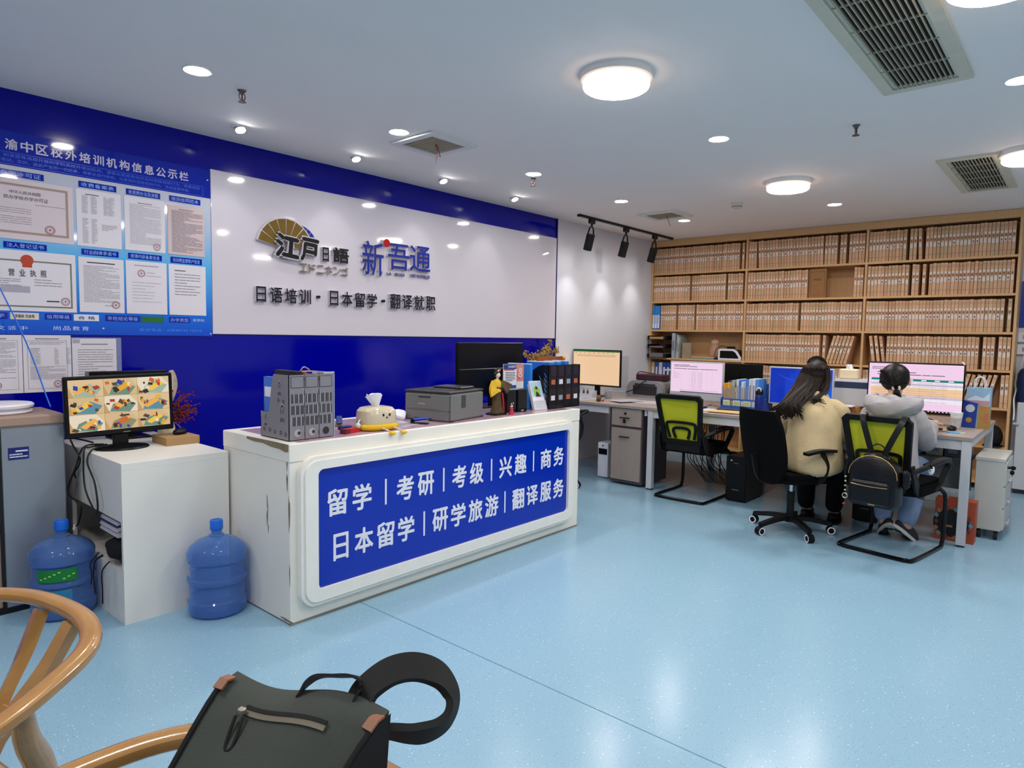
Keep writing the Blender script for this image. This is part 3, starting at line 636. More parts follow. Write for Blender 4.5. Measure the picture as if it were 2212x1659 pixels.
# box with mouse, dried branch, feather
b = MB(); b.bb(-.09, .09, -.10, .10, 0, .045, bev=.002); bx = solo('cardboard_box', b, M('kraft', 'A9865A', .7), 'flat tan cardboard box under the black mouse on the low desk', 'box', (1.572, 3.885, .785), math.radians(0))
t = thing('computer_mouse', 'black computer mouse on the flat cardboard box', 'mouse', (1.60, 3.895, .83), math.radians(30))
b = MB(); b.ell((0, 0, .012), (.05, .03, .022)); b.v = [(x, y, max(0, z)) for x, y, z in b.v]; b.build('shell', mon_black, t)
b = MB(); b.cyl((.02, -.003, .032), (.02, .003, .032), .006, n=10); b.build('scroll_wheel', M('rubber', '1C1C1C', .8, nz=None), t)
t = thing('dried_branch', 'dark red berry branch and grey feather in a carved pot beside the security monitor', 'dried plant', (1.605, 4.10, .785))
b = MB(); b.lathe([(.03, 0), (.045, .02), (.048, .06), (.04, .09), (.03, .1), (.028, .098), (.002, .02)], 20); b.build('pot', M('ivory_pot', 'D8CDB4', .5, nz=(60, .35), bump=(50, .6)), t)
stem_m = M('dry_stem', '6A3A2A', .7, nz=None); berry = M('berry_red', '7A1222', .45, nz=(9, .2))
st = MB(); be = MB()
for i in range(34):
    a, l = rnd.uniform(-.1, 1.75), rnd.uniform(.1, .28); tip = (math.sin(a)*l*.8+.0, rnd.uniform(-.06, .06), .10+math.cos(a)*l*.8)
    st.tube(spline([(0, 0, .08), (tip[0]*.4, tip[1]*.4, .10+.6*(tip[2]-.1)), tip], 4), .0018, 5)
    for k in range(9):
        f = rnd.uniform(.35, 1.05); be.ell((tip[0]*f+rnd.uniform(-.02, .02), tip[1]*f+rnd.uniform(-.02, .02), .1+(tip[2]-.1)*f+rnd.uniform(-.015, .015)), (.006,)*3, nu=7, nv=5)
st.build('stem', stem_m, t); tag(be.build('berries', berry, t), kind='stuff')
b = MB(); P = spline([(.0, .0, .08), (.02, .0, .2), (.042, 0, .31), (.035, 0, .40)], 6); n = len(P)
b.ribbon(P, [.004+.05*math.sin(PI*min(1, max(0, (k/n-.25)/.75)))**.7 for k in range(n)], .0015, (0, 1, 0)); b.build('feather', M('feather_grey', 'B0A090', .8, nz=(40, .3)), t)
b = MB(); b.tube(P, .0022, 6); b.build('feather_quill', M('quill', 'D8D0C0', .6, nz=None), t)
b = MB(); b.tube(spline([(.03, 0, .1), (.07, -.02, .06), (.06, -.03, .005)], 6), .002, 6); b.build('twig', M('twig_pale', 'B8A890', .6, nz=None), t)
# cables behind / beside the monitor
cab = M('black_cable', '0A0A0A', .5, nz=None)
for P, l in (([(1.25, 3.98, .80), (1.15, 3.91, .805), (1.11, 3.87, .79), (1.10, 3.84, .62), (1.11, 3.76, .52), (1.11, 3.70, .50), (1.105, 3.67, .56), (1.108, 3.72, .66), (1.112, 3.83, .745), (1.15, 3.86, .80), (1.26, 3.93, .80)], 'black monitor cable looping down the side of the low desk'),
             ([(1.24, 4.0, .80), (1.14, 3.97, .80), (1.11, 4.0, .70), (1.075, 4.02, .56), (1.105, 3.93, .50), (1.10, 3.96, .40), (1.09, 3.98, .385)], 'black cable with a white plug dangling over the blue bottle'),
             ([(1.20, 4.02, .81), (1.11, 4.05, .84), (1.09, 3.98, .82), (1.105, 3.92, .755), (1.115, 3.98, .70), (1.11, 4.03, .66), (1.10, 3.98, .64)], 'short tangled black cable at the desk corner')):
    b = MB(); b.tube(spline(P, 8), .0045, 8)
    if 'white plug' in l:
        t = thing('power_cord', l, 'cable'); b.build('cord', cab, t); b = MB(); b.cyl((1.09, 3.98, .39), (1.087, 3.983, .365), .008, n=10); b.build('plug', MATS['white_plastic'], t)
    else: solo('power_cord', b, cab, l, 'cable')
# ================================================================ blue water bottles
bot_m = M('bottle_blue', '2F7FE6', .08, nz=None, tr=.84, ior=1.25); bot_m.node_tree.nodes['Principled BSDF'].inputs['Base Color'].default_value = lin('9CC8FF')
cap_b = M('cap_blue', '1668D6', .35, nz=None)
def bottle(x, y, rz, label, lab=False):
    t = thing('water_bottle', label, 'water bottle', (x, y, .0005), rz, 'blue water cooler bottles on the floor')
    R = .139
    outer = [(.05, .004), (R-.03, 0), (R-.008, .008), (R, .03), (R, .075), (R-.008, .085), (R-.010, .16), (R+.001, .168), (R+.003, .178), (R+.001, .19), (R-.009, .198), (R-.009, .262), (R+.001, .275), (R+.002, .318), (R-.010, .34), (.098, .366), (.05, .384), (.036, .388), (.036, .396), (.026, .402), (.026, .455)]
    inner = [(r-.004, z+(.004 if i < 3 else -.002)) for i, (r, z) in enumerate(outer)]
    b = MB(); b.lathe(outer+list(reversed(inner)), 44, cap=False); k = len(outer)
    b.disc((0, 0, .004), .05, 44); b.build('bottle_body', bot_m, t)
    b = MB(); b.lathe([(.028, .42), (.031, .424), (.031, .464), (.028, .470), (.018, .470), (.016, .466), (.002, .466)], 30); b.build('cap', cap_b, t)
    if lab:
        b = MB(); ring = [[(R*1.012*math.cos(a), R*1.012*math.sin(a), z) for z in (.20, .262)] for a in [math.radians(q) for q in range(-150, -75, 5)]]
        vs = [p for q in ring for p in q]; b.add(vs, [(2*i, 2*i+2, 2*i+3, 2*i+1) for i in range(len(ring)-1)])
        for i in range(8):
            a0 = math.radians(-145+i*8); a1 = a0+.08; z = .213+.008*(i % 5); b.add([(R*1.016*math.cos(a), R*1.016*math.sin(a), q) for a, q in ((a0, z), (a1, z), (a1, z+.006), (a0, z+.006))], [(0, 1, 2, 3)], 1)
        b.build('label', [M('label_green', '0E7A2E', .4, nz=None), M('label_lime', 'A8E070', .4, nz=None)], t)
        b = MB(); ring = [[(R*1.006*math.cos(a), R*1.006*math.sin(a), z) for z in (.10, .158)] for a in [math.radians(q) for q in range(-150, -85, 5)]]; b.add([p for q in ring for p in q], [(2*i, 2*i+2, 2*i+3, 2*i+1) for i in range(len(ring)-1)]); b.build('lower_label', M('label_teal', '2A9AC0', .3, nz=None, al=.5), t)
bottle(1.516, 3.281, 0, 'empty blue water bottle on the floor in the corner of desk and counter')
bottle(.985, 3.81, 0, 'blue water bottle with a green label beside the water dispenser', True)
# ================================================================ reception counter
cw = M('counter_paint', 'EBE8DE', .38, nz=(5, .05), bump=(7, .05)); chip = M('chipped_brown', '857660', .8, nz=(30, .35)); sign_blue = M('sign_blue', '002CAE', .2, nz=None); sign_white = M('sign_white', 'E6E8F0', .35, nz=None)
ctr = thing('reception_counter', 'long white chipped reception counter with a blue sign framed on its front', 'counter', (1.667, 2.843, 0))
CW, CD, CT = 2.377, .667, .888
b = MB(); b.bb(0, CW, 0, CD, 0.006, .80, bev=.003); b.build('body', cw, ctr)
b = MB(); b.bb(-.002, CW, -.004, CD, .80, CT, bev=.003); b.build('counter_top', cw, ctr)
b = MB()
P = [(0.004, .887), (.1, .8875), (.2, .887), (.40, .885), (.402, .872), (.33, .866), (.24, .868), (.16, .859), (.08, .857), (.03, .848), (.004, .852)]
b.prism([(-y, z) for y, z in P], 0, .0025, T=frame((-.002, 0, 0), (0, -1, 0), (0, 0, 1)))
b.build('worn_edge', chip, ctr)
for y, z, w, h in ((.02, .79, .004, .03), (.022, .72, .003, .02), (.02, .70, .005, .04), (.21, .58, .003, .03), (.205, .54, .003, .04), (.21, .49, .006, .035), (.2, .44, .003, .02), (.004, .55, .007, .08), (.004, .25, .003, .05), (.03, .02, .06, .006)):
    b = MB(); b.prism([(-(y+w*math.cos(q)*(1+.3*math.sin(3*q))), z+h*math.sin(q)*(1+.2*math.cos(5*q))) for q in [k*PI/5 for k in range(10)]], 0, .0012, T=frame((0, 0, 0), (0, -1, 0), (0, 0, 1))); b.build('paint_stain', chip, ctr)
b = MB(); T = frame((0, 0, 0), (1, 0, 0), (0, 0, 1)); cx, cz = 1.155, .447
o = rrect(2.23, .745, .085, 8, cx, cz); i1 = rrect(2.07, .60, .03, 8, cx+.01, .455); im = rrect(2.19, .705, .07, 8, cx, cz)
b.frame_prism(o, i1, 0, .034, 0, T); b.frame_prism(im, i1, .034, .044, 0, T); b.build('sign_frame', M('frame_paint', 'EEECE4', .42, nz=(9, .05), bump=(25, .18)), ctr)
b = MB(); b.prism(rrect(2.07, .60, .03, 6, cx+.01, .455), 0, .024, T=T); b.build('blue_sign', sign_blue, ctr)
b = MB(); b.T = Tr(-1.667, 0, 0) @ T; zt = .0248
for s, x0, x1 in (('留学', 1.858, 2.128), ('考研', 2.295, 2.57), ('考级', 2.715, 2.985), ('兴趣', 3.133, 3.405), ('商务', 3.557, 3.823)):
    k_ = MB(); k_.T = b.T
    for q in row_text(s, x0, x1, .503, .64, .24): k_.text(*q, zt, .001, 0, .026)
    k_.build('sign_lettering', sign_white, ctr, smooth=0)
for x, z0_, z1_ in ((2.222, .502, .642), (2.647, .502, .642), (3.059, .502, .642), (3.48, .502, .642), (2.497, .27, .412), (3.192, .27, .412)): k_ = MB(); k_.T = b.T; k_.rect(x-.006, x+.006, z0_, z1_, zt+.0005); k_.build('sign_divider', sign_white, ctr, smooth=0)
for s, x0, x1 in (('日本留学', 1.878, 2.424), ('研学旅游', 2.56, 3.127), ('翻译服务', 3.264, 3.83)):
    k_ = MB(); k_.T = b.T
    for q in row_text(s, x0, x1, .27, .408, .2): k_.text(*q, zt, .001, 0, .026)
    k_.build('sign_lettering', sign_white, ctr, smooth=0)
b = MB(); b.bb(.0, CW, -.001, .012, 0, .012); b.build('base_strip', M('strip_grey', '8A8478', .6), ctr)
ZC = CT
b = MB(); b.bb(.06, 2.3, .02, .6, 0, .002)
m = M('desk_mat', 'B79AA8', .12, nz=(7, .35)); solo('desk_mat', b, m, 'glossy pinkish patterned mat covering the top of the reception counter', 'mat', (1.667, 2.843, ZC))
ZC += .002
# grey perforated file holder
grey_p = M('file_grey', '838088', .5, nz=None); slot = M('slot_dark', '2C2A2E', .7, nz=None); slot_l = M('slot_light', 'A9A6AC', .6, nz=None)
t = thing('file_holder', 'grey perforated desktop file holder on the near end of the counter', 'file holder', (1.708, 2.913, ZC))
b = MB(); T = frame((0, 0, 0), (1, 0, 0), (0, 0, 1)); pass
b.bb(0, .247, 0, .004, 0, .322); k = .001
for c in range(3):
    x0 = .012+c*.08; b.prism(rrect(.066, .052, .004, 3, x0+.034, .287), k-.0008, k, 3, T); b.frame_prism(rrect(.07, .056, .004, 3, x0+.034, .287), rrect(.066, .052, .004, 3, x0+.034, .287), 0, .0015, 1, T)
    for r in range(3):
        for q in range(11): b.bb(x0+.001+q*.0064, x0+.001+q*.0064+.0034, -.0012, 0, .072+r*.056, .116+r*.056, 1 if (q+r+c) % 4 else 2)
    b.disc((x0+.034, .036, .0012), .019, 20, 2 if c < 2 else 1, T); b.disc((x0+.034+.008, .036, .0014), .009, 14, 1, T)
    if c: 
        for z in (.02, .10, .16, .22, .29): b.bb(x0-.008, x0-.005, -.0012, 0, z, z+.022, 1)
b.build('rear_wall', [grey_p, slot, slot_l, grey_p], t, smooth=0)
prof = [(0, 0), (.27, 0), (.27, .128), (.205, .126), (.19, .135), (.165, .25), (.15, .31), (.14, .322), (0, .322)]
def side(x, nm):
    b = MB(); S2 = frame((x, 0, 0), (0, -1, 0), (0, 0, 1)); b.prism([(-p, q) for p, q in prof], -.003, .0, 0, S2)
    if x < .01:
        for cy, cz, r in ((.085, .255, .030), (.06, .13, .042), (.22, .09, .024)):
            for kk in range(4):
                ra = r*(1-.22*kk)
                b.add([(-cy+ra*math.cos(a)*f*.62, cz+ra*math.sin(a)*f*1.3, .0012) for f in (1, .86) for a in [PI*j/8 for j in range(9)]], [(j, j+1, 9+j+1, 9+j) for j in range(8)], 1 if kk % 2 else 2, S2)
            for a in (-.5, 0, .5): b.add([(-cy+a*r*.5-.002, cz-.02, .0012), (-cy+a*r*.5+.002, cz-.02, .0012), (-cy+a*r*.9+.003, cz-.02-r*.5, .0012), (-cy+a*r*.9-.003, cz-.02-r*.5, .0012)], [(0, 1, 2, 3)], 1, S2)
        for cy, cz in ((.05, .19), (.095, .195), (.03, .03), (.075, .035), (.13, .035), (.18, .04), (.235, .04)):
            for a in range(5):
                b.disc((-cy+.008*math.cos(a*1.26), cz+.008*math.sin(a*1.26), .0012), .0035, 8, 1, S2)
    return b.build(nm, [grey_p, slot, slot_l], t, smooth=0)
side(0, 'side_wall'); side(.085, 'divider'); side(.166, 'divider'); side(.247, 'side_wall')
b = MB(); b.bb(0, .247, .266, .27, 0, .1); b.bb(0, .247, 0, .27, 0, .003); b.build('tray_front', grey_p, t)
def slab(name, label, cat, x, y, z, w, d, h, mats, rz=0, lean=0, draw=None, leany=0):
    b = MB(); b.T = Ry(lean) @ Rx(leany); b.bb(0, w, 0, d, 0, h)
    if draw: draw(b)
    return solo(name, b, mats, label, cat, (x, y, z), rz, smooth=0)
blue_fold = M('folder_blue', '2E6FD0', .35, nz=None); brownb = M('clipboard_brown', '8A5A3A', .5, nz=None)
slab('ring_binder', 'blue folder standing in the grey file holder, showing beyond its side', 'folder', 1.716, 2.965, ZC+.004, .03, .20, .30, [blue_fold, sign_white], draw=lambda b: (b.bb(-.0008, 0, .12, .19, .20, .25, 1), b.bb(0, .03, .195, .2005, .09, .17, 1)))
slab('document_bundle', 'white documents in the middle slot of the grey file holder', 'documents', 1.815, 2.96, ZC+.004, .04, .19, .295, [paper, ink])
slab('document_bundle', 'dark folder with brown clip in the grey file holder', 'documents', 1.757, 2.93, ZC+.004, .03, .2, .335, [M('folder_black', '161618', .4, nz=None), ink])
b = MB(); b.bb(0, .012, 0, .23, 0, .33); b.bb(.0, .06, .02, .05, .33, .336, 1); b.tube(spline([(.0, .035, .338), (.02, .035, .355), (.05, .035, .34)], 5), .003, 6, 2)
solo('clipboard', b, [brownb, M('clip_wood', 'B08A60', .5, nz=None), chrome], 'brown clipboard with a metal clip on top of the grey file holder', 'clipboard', (1.7965, 2.918, ZC+.004))
b = MB(); b.bb(0, .004, 0, .20, 0, .33); b.bb(.0042, .0048, .004, .19, .02, .2, 1); b.bb(-.06, .004, .0, .004, .324, .334, 0)
solo('plastic_folder', b, [M('clear_folder', 'C2C8D4', .1, nz=None, al=.75), M('photo_dark', '3B3A52', .4, nz=(30, .6))], 'clear plastic folder with printed sheet leaning on the far side of the grey file holder', 'folder', (1.962, 2.913, ZC))
# tissue box with a small plain face
t = thing('tissue_box', 'cream rounded tissue box with a small face and yellow base with dangling legs', 'tissue box', (2.285, 2.986, ZC+.001), math.radians(-6))
cream = M('cream_glaze', 'CFC2A6', .12, nz=None, coat=.5); yel = M('yellow_glaze', 'E3B70E', .25, nz=None, coat=.3); dark_eye = M('eye_dark', '1E1512', .3, nz=None)
E2 = Matrix.Diagonal((1, .8, 1, 1))
b = MB(); b.lathe([(.100, .02), (.105, .03), (.106, .075), (.102, .105), (.086, .122), (.055, .128), (.045, .128), (.04, .12), (.002, .118)], 40, T=E2, sq=3); b.build('dome', cream, t)
b = MB(); b.lathe([(.09, 0), (.117, .004), (.125, .016), (.123, .026), (.113, .034), (.09, .034)], 40, T=E2, sq=2.6); b.build('base', yel, t)
b = MB()
for x, z, r in ((-.005, .075, .007), (.035, .075, .007), (.017, .06, .005)):
    a = math.atan2(-1, x*3.2); b.ell((x, -.0845, z+.01), (r*.9, .004, r*1.25), nu=10, nv=8)
b.build('face', dark_eye, t)
for sx, dx in ((-.02, 0), (.055, .012)):
    b = MB(); b.tube(spline([(sx, -.10, .014), (sx+.01, -.13, .008), (sx+.02, -.152, -.004)], 4), .005, 8); b.build('leg', cream, t)
    b = MB(); b.ell((sx+.026, -.160, -.008), (.018, .012, .012)); b.box((sx+.018, -.157, -.014), (.012, .012, .018), bev=.003); b.build('boot', yel, t)
b = MB(); b.tube(spline([(-.112, -.02, .06), (-.128, -.035, .052), (-.135, -.04, .045)], 4), .004, 8); b.ell((-.139, -.045, .032), (.014, .014, .016)); b.build('arm', M('glove_white', 'C6D0DC', .4, nz=None), t)
b = MB()
for k in range(3):
    a0 = k*1.1; pts = [[((.014+.034*v*(1+.25*math.sin(3*u+k)))*math.cos(a0+u)+(-.012*v), .6*(.012+.036*v)*math.sin(a0+u), .118+.070*v+.010*v*math.sin(2*u+k)) for u in [j*.45 for j in range(9)]] for v in (0, .35, .7, 1)]
    vs = [p for r in pts for p in r]; b.add(vs, [(i*9+j, i*9+j+1, (i+1)*9+j+1, (i+1)*9+j) for i in range(3) for j in range(8)])
tis = M('tissue', 'E6E6F0', .8, nz=None); b.build('tissue', tis, t)
# printer on the counter
pg = M('printer_grey', '737372', .45, nz=None); pd = M('printer_top', '2B2B2E', .35, nz=None); pl = M('printer_line', '35342F', .5, nz=None)
t = thing('laser_printer', 'grey laser printer on the reception counter', 'printer', (2.915, 3.10, ZC), math.radians(-77.9))
b = MB(); b.bb(-.172, .172, -.196, .196, 0, .172, bev=.012); b.build('body', pg, t)
b = MB(); b.bb(-.172, .172, -.196, .196, .172, .186, bev=.005); b.bb(-.12, .12, -.11, .12, .186, .1875, 1); b.bb(-.11, .11, .02, .18, .186, .20, bev=.006); b.build('top_cover', [pd, M('tray_black', '141416', .4, nz=None)], t)
b = MB(); b.bb(-.15, .09, -.1985, -.196, .075, .14, bev=.001); b.build('manual_feed_door', pg, t)
b = MB(); b.bb(-.172, .172, -.1968, -.19, .066, .0675); b.bb(.1725, .1728, -.196, -.19, 0, .17); b.build('seam', pl, t)
b = MB(); b.bb(-.06, .03, -.1985, -.196, .143, .152); b.build('handle_recess', pl, t)
b = MB(); b.text('brother', -.062, -.008, .100, .112, 0, .0005, 0, .01, frame((0, -.1988, 0), (1, 0, 0), (0, 0, 1))); b.build('brand_badge', M('badge_silver', 'C4C4CC', .3, .3, nz=None), t, smooth=0)
b = MB(); b.bb(-.09, .04, -.1975, -.196, .0, .018); b.build('paper_tray_grip', pl, t)
b = MB(); T = frame((.1725, 0, 0), (0, 1, 0), (0, 0, 1))
for i in range(13): b.bb(-.07, -.02, .08+i*.0062, .0833+i*.0062, 0, .001, T=T)
b.build('vent_slots', pl, t)
b = MB(); b.bb(.1722, .1735, -.19, -.15, .0, .012); b.bb(.1722, .1735, .17, .19, 0, .012); b.build('foot', pl, t)
# crumpled tissue, stapler, blue tools, red box, loose papers
b = MB(); b.ell((0, 0, .022), (.05, .045, .03), nu=14, nv=9); b.v = [(x*(1+.3*math.sin(37*z+19*y)), y*(1+.3*math.cos(29*x)), max(0, z+.012*math.sin(61*x+47*y))) for x, y, z in b.v]
solo('crumpled_tissue', b, tis, 'crumpled white tissue on the counter between tissue box and printer', 'tissue', (2.635, 3.23, ZC), smooth=0)
def stapler(x, y, rz, label, m1):
    t = thing('stapler', label, 'stapler', (x, y, ZC), rz)
    b = MB(); b.bb(-.055, .055, -.016, .016, 0, .008, bev=.003); b.bb(.03, .055, -.014, .014, .008, .03, bev=.003); b.build('base', mon_black, t)
    b = MB(); T = Tr(.0, 0, .028) @ Ry(math.radians(8)); b.box((-.002, 0, 0), (.11, .026, .018), bev=.008, T=T); b.build('top_arm', m1, t)
    b = MB(); b.T = Tr(0, 0, .02) @ Ry(math.radians(8)); b.box((-.005, 0, -.004), (.1, .014, .006)); b.build('magazine', chrome, t)
stapler(2.60, 2.98, math.radians(115), 'blue and black stapler lying in front of the printer', M('tool_blue', '163FB4', .35, nz=None))
def punch(x, y, rz, label):
    t = thing('hole_punch', label, 'hole punch', (x, y, ZC), rz)
    b = MB(); b.bb(-.05, .05, -.03, .03, 0, .01, bev=.003); b.build('base', M('tan_tool', 'B08A4A', .4, nz=None), t)
    b = MB(); b.box((0, 0, .035), (.1, .035, .016), bev=.006, T=Ry(math.radians(-16))); b.build('lever', M('tool_navy', '15357E', .35, nz=None), t)
    b = MB(); b.cyl((-.02, 0, .008), (-.02, 0, .034), .012, n=12); b.build('punch_head', chrome, t)
punch(2.21, 3.23, 1.0, 'blue hole punch with tan base behind the red box')
b = MB(); b.box((0, 0, .012), (.11, .022, .02), bev=.007, T=Ry(.12)); b.box((0, .012, .01), (.1, .014, .016), bev=.005)
solo('pliers', b, M('tool_navy'), 'dark blue plier-like tool lying behind the red box', 'tool', (2.155, 3.09, ZC), .35)
b = MB(); b.bb(-.055, .055, -.02, .02, 0, .024, bev=.001); b.bb(-.056, -.02, -.0205, .0205, .0, .0245, 1); solo('staples_box', b, [M('box_red', 'B81420', .45, nz=None), M('box_maroon', '6E1420', .45, nz=None)], 'small red box on the counter beside the grey file holder', 'box', (2.09, 2.955, ZC), math.radians(14))
for i, (x, y, rz, l) in enumerate(((2.47, 3.09, .3, 'loose printed paper under the tissue box on the counter mat'), (2.50, 3.2, -.2, 'loose printed paper lying before the grey printer'))):
    b = MB(); b.bb(-.105, .105, -.148, .148, 0, .001); lines(b, -.09, .09, -.13, .13, 16, .0016, 1, .4); solo('paper_sheet', b, [M('paper_shade', 'B4B0BC', .5, nz=None), ink], l, 'paper', (x, y, ZC+.0006+.0022*i), rz, smooth=0)
# big monitor seen from behind
t = thing('monitor', 'large black monitor seen from behind, standing on the reception counter', 'monitor', (3.62, 3.36, ZC), math.radians(1))
b = MB(); b.bb(-.36, .36, -.018, .012, .085, .478, bev=.004); b.bb(-.36, .36, -.03, -.018, .085, .29, bev=.006); b.build('housing', mon_black, t)
b = MB(); b.bb(-.355, .355, .0125, .0135, .09, .472); b.build('screen', M('screen_off', '050508', .1, nz=None), t)
b = MB(); b.bb(-.05, .05, -.05, -.02, .01, .2, bev=.004); b.build('neck', mon_black, t)
b = MB(); b.bb(-.13, .13, -.06, .14, 0, .012, bev=.004); b.build('stand_base', mon_black, t)
b = MB()
for z in (.235, .22, .20): b.cyl((.115, -.0305, z), (.115, -.032, z), .006, n=10)
b.build('ports', M('port_grey', '55585E', .4, nz=None), t)
# kimono doll
t = thing('doll', 'tall doll in a yellow and brown kimono on the counter beside the printer', 'doll', (3.285, 2.985, ZC))
b = MB(); b.bb(-.06, .06, -.04, .05, 0, .014, bev=.004); b.build('stand', M('lacquer_black', '0A0808', .2, nz=None), t)
kb = M('kimono_brown', '4A3A1C', .6, nz=(45, .7)); ky = M('kimono_yellow', 'D2A614', .55, nz=(30, .3)); kr = M('kimono_red', 'A0101C', .5, nz=None); skin_d = M('doll_white', 'DCC6B6', .35, nz=None)
b = MB(); rings = []
for z, rx, ry, ox in ((.014, .055, .04, .004), (.03, .05, .038, .002), (.07, .036, .03, 0), (.12, .032, .027, -.004), (.16, .034, .026, -.006), (.19, .03, .022, -.004)): rings.append([(ox+rx*math.cos(a)*(1+.06*math.sin(5*a)), ry*math.sin(a), z) for a in [2*PI*k/20 for k in range(20)]])
b.sweep(rings); b.build('kimono_skirt', kb, t)
b = MB(); b.ribbon(spline([(.03, -.035, .02), (.028, -.033, .08), (.018, -.03, .15)], 5), .014, .004, (0, -1, 0)); b.build('red_sash', kr, t)
b = MB(); rings = []
for z, rx, ry in ((.155, .034, .027), (.19, .036, .026), (.22, .034, .023), (.238, .018, .016)): rings.append([(-.004+rx*math.cos(a), ry*math.sin(a), z) for a in [2*PI*k/18 for k in range(18)]])
b.sweep(rings); b.build('kimono_top', ky, t)
b = MB(); b.bb(-.037, .03, -.03, .028, .165, .19, bev=.008); b.build('obi', M('obi_dark', '2A1E10', .5, nz=(50, .5)), t)
for pts, w, nm in (([(-.035, -.005, .225), (-.06, -.02, .18), (-.05, -.035, .145)], [.03, .06, .10], 'sleeve'), ([(.03, -.005, .22), (.055, -.02, .195), (.085, -.03, .17)], [.03, .045, .08], 'sleeve')):
    b = MB(); P = spline(pts, 5); n = len(P)-1; b.ribbon(P, [w[0]+(w[2]-w[0])*k/n for k in range(n+1)], .018, (0, 1, 0)); b.build(nm, ky if pts[0][0] < 0 else kb, t)
b = MB(); b.cyl((-.002, 0, .236), (-.001, -.002, .252), .008); b.ell((0, -.004, .268), (.017, .017, .021)); b.ell((.003, -.022, .266), (.003, .004, .004), nu=8, nv=6); b.build('head', skin_d, t)
b = MB(); b.ell((0, .004, .281), (.022, .021, .018)); b.ell((-.008, .01, .30), (.014, .012, .012)); b.ell((-.02, .004, .272), (.008, .012, .016)); b.ell((.02, .004, .272), (.007, .012, .014)); b.build('hair', M('doll_hair', '0A0807', .35, nz=None), t)
b = MB(); b.ell((.012, -.008, .30), (.011, .008, .008)); b.build('hair_ornament', M('ornament_orange', '9A4420', .5, nz=None), t)
b = MB(); b.ell((-.004, -.013, .296), (.006, .006, .007)); b.build('hair_flower', M('flower_pink', 'E0B8B0', .5, nz=None), t)
t = thing('figurine', 'tiny figurine in a pink kimono standing by the black speakers', 'figurine', (3.36, 2.92, ZC))
b = MB(); b.lathe([(.02, 0), (.018, .01), (.012, .03), (.013, .042), (.006, .05)], 16); b.build('kimono', M('pink_kimono', 'B22A4C', .5, nz=None), t)
b = MB(); b.ell((0, 0, .06), (.0105, .0105, .012)); b.build('head', skin_d, t)
b = MB(); b.ell((0, .003, .068), (.013, .012, .010)); b.ell((0, .004, .080), (.008, .007, .007)); b.build('hair', MATS['doll_hair'], t)
b = MB(); b.ell((-.01, -.006, .074), (.004,)*3, nu=8, nv=6); b.ell((.009, -.007, .078), (.004,)*3, nu=8, nv=6); b.build('hair_beads', tis, t)
# speakers and cards
for x, y, l in ((3.452, 3.045, 'black speaker beside the doll on the counter, carrying a price card stand'), (3.552, 3.03, 'black speaker on the counter beside the leaflet stand')):
    t = thing('speaker', l, 'speaker', (x, y, ZC), math.radians(-8), 'pair of small black speakers')
    b = MB(); b.bb(-.045, .045, -.05, .06, 0, .158, bev=.004); b.build('cabinet', mon_black, t)
    b = MB(); b.bb(-.04, .04, -.053, -.05, .022, .153, bev=.001); b.build('grille', M('grille_black', '161618', .9, nz=(200, .5)), t)
    b = MB(); b.bb(-.012, .012, -.052, -.05, .008, .015); b.build('badge', M('badge_silver', 'C4C4CC', .3, .3, nz=None), t)
t = thing('card_stand', 'clear stand with a blue headed price card on top of the speakers', 'card stand', (3.462, 3.03, ZC+.158), math.radians(-12))
clear = M('clear_acrylic', 'E8ECF2', .05, nz=None, al=.35)
b = MB(); b.bb(-.06, .06, -.03, .04, 0, .004); b.bb(-.058, .058, -.002, .002, .004, .178); b.build('stand', clear, t)
b = MB(); T = frame((0, -.0025, 0), (1, 0, 0), (0, 0, 1)); b.rect(-.055, .055, .008, .175, 0, 0, T); b.rect(-.055, .055, .142, .175, .0006, 1, T); b.rect(-.05, .04, .132, .142, .0006, 3, T)
b.text('日本留学', -.015, .05, .15, .168, .001, 0, 0, .02, T); lines(b, -.04, .045, .045, .125, 7, .0006, 2, .4, T); b.rect(-.055, .055, .008, .03, .0006, 1, T); b.rect(-.04, .01, .036, .044, .0006, 3, T)
b.build('card', [paper, M('card_navy', '1B3D86', .4, nz=None), ink_d, M('card_red', 'B8462E', .4, nz=None)], t, smooth=0)
t = thing('greeting_card', 'pink and white card standing behind the price card stand', 'card', (3.585, 3.06, ZC+.158), math.radians(-10))
b = MB(); b.bb(-.052, .052, 0, .003, 0, .17); T = frame((0, -.0006, 0), (1, 0, 0), (0, 0, 1)); b.rect(-.052, .052, .05, .17, 0, 1, T); b.disc((.02, .13, .0005), .015, 16, 0, T, .008); b.disc((.02, .095, .0005), .017, 16, 0, T, .010)
b.rect(-.03, -.005, .085, .092, .0005, 2, T); b.rect(-.02, -.015, .08, .105, .0005, 2, T); b.rect(0, .02, .07, .078, .0005, 2, T); b.build('card', [paper, M('card_pink', 'D08078', .4, nz=(20, .2)), M('card_red', 'B8462E', .4, nz=None)], t, smooth=0)
t = thing('leaflet_stand', 'clear holder of leaflets with a green picture, leaning beside the black file organizer', 'leaflet holder', (3.735, 2.965, ZC), math.radians(-10))
L = Rx(math.radians(-20))
b = MB(); b.T = L; b.bb(-.06, .06, -.004, -.002, 0, .07); b.bb(-.062, .062, .016, .019, 0, .2); b.bb(-.062, -.06, -.004, .019, 0, .12); b.bb(.06, .062, -.004, .019, 0, .12); b.build('holder', clear, t)
b = MB(); b.T = L; b.bb(-.055, .055, 0, .014, .004, .22); T = frame((0, -.0006, 0), (1, 0, 0), (0, 0, 1)); b.rect(-.05, .05, .1, .21, 0, 1, T)
